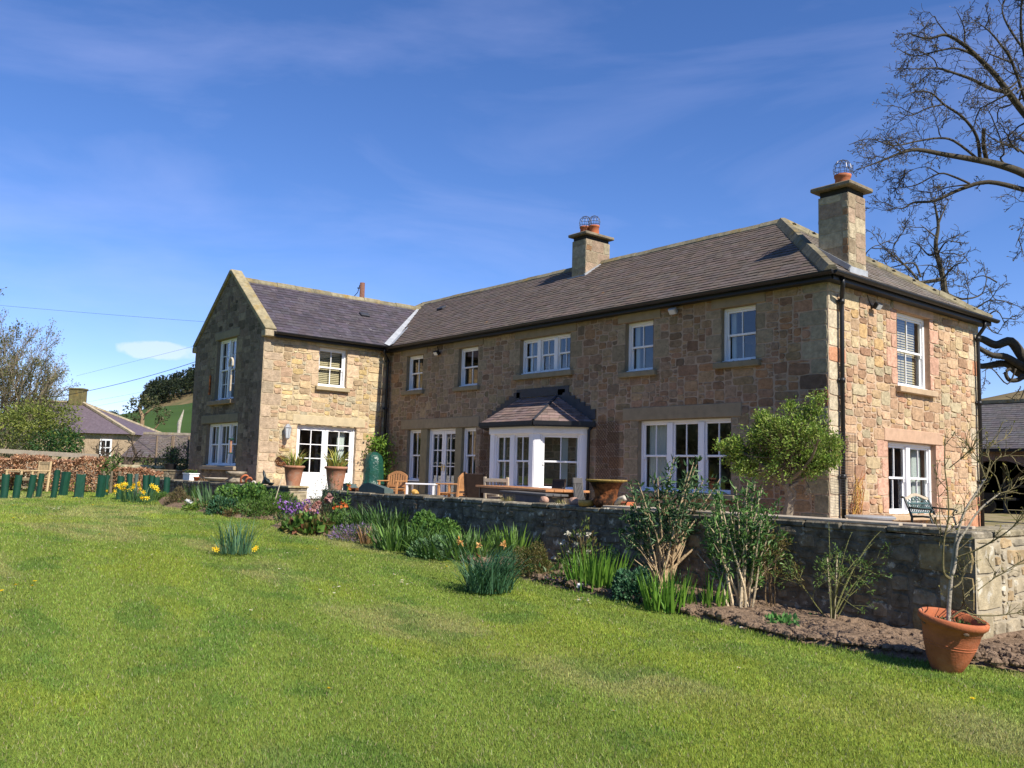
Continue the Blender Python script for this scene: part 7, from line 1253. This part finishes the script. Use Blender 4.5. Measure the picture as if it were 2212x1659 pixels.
LS = [(k6((1690, 1330), (1500, 1090), (1408, 1020), (1250, 965), (1100, 935), (950, 910), (780, 880), (680, 900), (570, 945), (420, 1000)), .20, .012, -1.5), (k6((1150, 945), (1000, 830), (900, 812), (780, 830), (640, 855), (500, 815), (380, 850)), .055, .010, -1.8), (k6((1150, 940), (1130, 800), (1050, 690), (940, 615), (860, 545), (760, 540), (680, 585)), .075, .010, -1.2), (k6((930, 615), (840, 635), (740, 680), (670, 655)), .035, .009, -1.2), (k6((1190, 950), (1170, 850), (1172, 755)), .09, .06, -.8), (k6((1690, 1300), (1500, 1140), (1408, 1115), (1200, 1070), (1040, 1110), (880, 1180), (760, 1190), (690, 1225), (590, 1200)), .14, .010, .6), (k6((1090, 1080), (1000, 1040), (910, 1020), (780, 1085), (700, 1100), (600, 1110)), .05, .009, .6), (k6((910, 1020), (830, 980), (740, 1000)), .03, .008, .4), (k6((1080, 1085), (960, 1100), (860, 1130), (700, 1100)), .035, .008, .9), (k6((1640, 860), (1500, 760), (1390, 640), (1300, 520), (1230, 430), (1130, 330), (1050, 260), (950, 205), (860, 225), (780, 215), (730, 190)), .17, .011, -.5), (k6((1300, 540), (1210, 520), (1100, 465), (1000, 430), (900, 400), (800, 405), (650, 400)), .085, .010, -1.0), (k6((1240, 440), (1120, 330), (1010, 285), (900, 300), (760, 330), (660, 280)), .065, .010, -.2), (k6((1060, 265), (1055, 160), (1010, 60)), .04, .010, -.4), (k6((900, 400), (870, 340), (760, 290), (680, 320)), .03, .008, -1), (k6((960, 205), (900, 130), (880, 95), (840, 130)), .03, .009, 0), (k6((1450, 700), (1340, 370), (1270, 260), (1200, 180), (1130, 130)), .07, .011, -1.4), (k6((1480, 600), (1400, 260), (1390, 80), (1400, -30)), .08, .02, -.6), (k6((1340, 370), (1200, 315)), .04, .02, -1.4), (k6((1500, 420), (1330, 180), (1280, 60), (1300, -20)), .06, .012, .8), (k6((1440, 930), (1380, 880), (1250, 830), (1180, 780)), .05, .012, -2), (k6((1300, 970), (1270, 930), (1290, 880), (1220, 690), (1200, 660)), .045, .012, -1.3), (k6((1530, 1060), (1480, 1150), (1440, 1230), (1360, 1445)), .03, .010, -2.5),
      (k5((1700, 700), (1480, 610), (1408, 540), (1330, 440), (1240, 460), (1160, 425), (1090, 420)), .20, .11, 1.2), (k5((1700, 690), (1500, 610), (1408, 590), (1300, 530), (1220, 520), (1130, 470)), .17, .08, .9), (k5((1600, 640), (1408, 640), (1300, 570), (1160, 585), (1080, 560)), .16, .08, 1.1), (k5((1408, 640), (1370, 665), (1320, 665), (1300, 620), (1330, 600)), .085, .05, .6), (k5((1360, 600), (1310, 690), (1220, 600), (1160, 620)), .03, .01, .5), (k5((1500, 560), (1420, 700), (1380, 780), (1300, 760)), .03, .01, .4)]
for kk, (pts, r0, r1, dd) in enumerate(LS):
    Q = limb(b, pts, D0+(dd*.3 if kk < 22 else dd), D0+dd, r0*(.64 if kk < 22 else .85), r1*.75, SYC, smooth_=4); L_ = np.linalg.norm(np.diff(Q, axis=0), axis=1).sum(); nb = int(L_*(2.9 if r0 < .12 else 2.0)) if kk < 22 else int(L_*.9)
    for j in range(nb):
        i = min(int(len(Q)*(.2+.8*q.random()**.8)), len(Q)-2); t = unit(Q[i+1]-Q[i]); dr = t*.55+q.normal(0, .62, 3)+np.array((0, 0, .12)); grow(tw, Q[i], dr, q.uniform(.3, .85)*(1.1 if kk < 22 else .8), q.uniform(.007, .014), 2, q, o6, tips, SYC)
for kk in range(9):
    s_ = at(q.uniform(2160, 2250), q.uniform(120, 330), D0+q.uniform(-2, 1.5)); grow(tw, s_, q.normal(0, 1, 3)-RH*.4, q.uniform(.8, 1.8), .03, 2, q, dict(o6, n=[6, 7]), tips, SYC)
b.build('trunk', M['bark2'] if 'bark2' in M else M['bark'], root, True); tw.build('twigs', M['bark'], root); lf = MB(); T_ = np.array([t_[0] for t_ in tips]); leafs(lf, T_, np.array([t_[1] for t_ in tips]), .05, [(.10, .08, .05), (.14, .11, .05)], q, .6); tag(lf.build('buds', M['leaf'], root), kind='stuff')
root = empty('ash_tree', col(2030, 1090, 31)*(1, 1, 0), 'slender bare tree with knobbly twigs rising behind the right end of the roof', 'tree'); b, tw = MB(), MB(); tips = []; D1 = 31
AL = [([(2045, 1095)]+k6((960, 2000), (940, 1690), (925, 1600), (890, 1450), (905, 1330), (890, 1230), (880, 1180)), .15, .02), (k6((930, 1640), (800, 1660), (780, 1640), (740, 1590), (700, 1550), (640, 1510), (560, 1430)), .07, .01), (k6((895, 1480), (850, 1500), (790, 1440), (735, 1420)), .04, .01), (k6((900, 1400), (850, 1360), (800, 1320)), .035, .01), (k6((905, 1320), (940, 1230), (970, 1170)), .03, .01), (k6((895, 1500), (950, 1420), (1000, 1420)), .035, .01), (k6((930, 1640), (1000, 1560), (1070, 1540)), .04, .01), (k6((930, 1600), (870, 1560), (800, 1560)), .035, .01), (k6((700, 1550), (640, 1480), (650, 1420)), .03, .009), (k5((800, 60), (760, -20), (650, 0), (560, 20)), .04, .01), (k5((970, 190), (940, 120), (915, 0)), .09, .07), (k5((960, 160), (1050, 190), (1160, 160), (1190, 60)), .05, .01), (k5((1000, 200), (1100, 250), (1200, 200), (1290, 200)), .05, .01), (k5((1050, 260), (1160, 300), (1250, 260), (1300, 350)), .045, .01), (k6((1250, 1659), (1170, 1620), (1100, 1640)), .03, .01), (k6((470, 1560), (480, 1490), (520, 1450)), .03, .01), (k5((1190, 330), (1220, 380), (1280, 400)), .03, .01)]
for pts, r0, r1 in AL:
    Q = limb(b, pts, D1, D1+q.uniform(-1, 1), r0, r1, (.085, .075, .055), smooth_=4); L_ = np.linalg.norm(np.diff(Q, axis=0), axis=1).sum()
    for j in range(int(min(L_, 7)*2.5)):
        i = min(int(len(Q)*(.3+.7*q.random())), len(Q)-2); grow(tw, Q[i], unit(Q[i+1]-Q[i])*.5+q.normal(0, .6, 3)+np.array((0, 0, .15)), q.uniform(.4, 1.1), q.uniform(.014, .02), 2, q, dict(o6, seg=.18, rmin=.009), tips, (.085, .075, .055))
b.build('trunk', M['bark'], root); tw.build('twigs', M['bark'], root)
for k, (x, lb) in enumerate(((2150, 'small bare tree on the moor left of the barn ridge end'), (2182, 'small bare bushy tree above the barn ridge'), (2208, 'small bare tree above the barn at the right edge'))):
    fine_tree('hill_tree', col(x, 1000, 64)+(0, 0, 3.0), lb, 150+k, 2.6, 2, dict(seg=.4, wig=.16, n=[5, 6], ang=(.4, .9), ratio=.55, up=.05, rmin=.02), (.13, .11, .085), 5, .11, .5)
# trees across the garden that the lower panes mirror
for k, (x, y) in enumerate(((-13, -31), (-22, -28), (-5, -36), (-31, -33), (2, -44))):
    fine_tree('garden_tree', (x, y, -.5), ('bare spreading tree across the lawn mirrored in the triple window', 'second bare tree across the lawn, mirrored beside the first', 'third bare tree across the lawn, behind the viewer', 'bare tree across the lawn far to the left', 'bare tree behind the viewer')[k], 160+k, 4.2, 3, dict(seg=.5, wig=.15, n=[4, 5, 5], ang=(.4, .9), ratio=.58, up=.04, rmin=.02), (.12, .10, .07), 4, .22, .4, [(.06, .07, .03), (.10, .09, .04)], .3, 3)
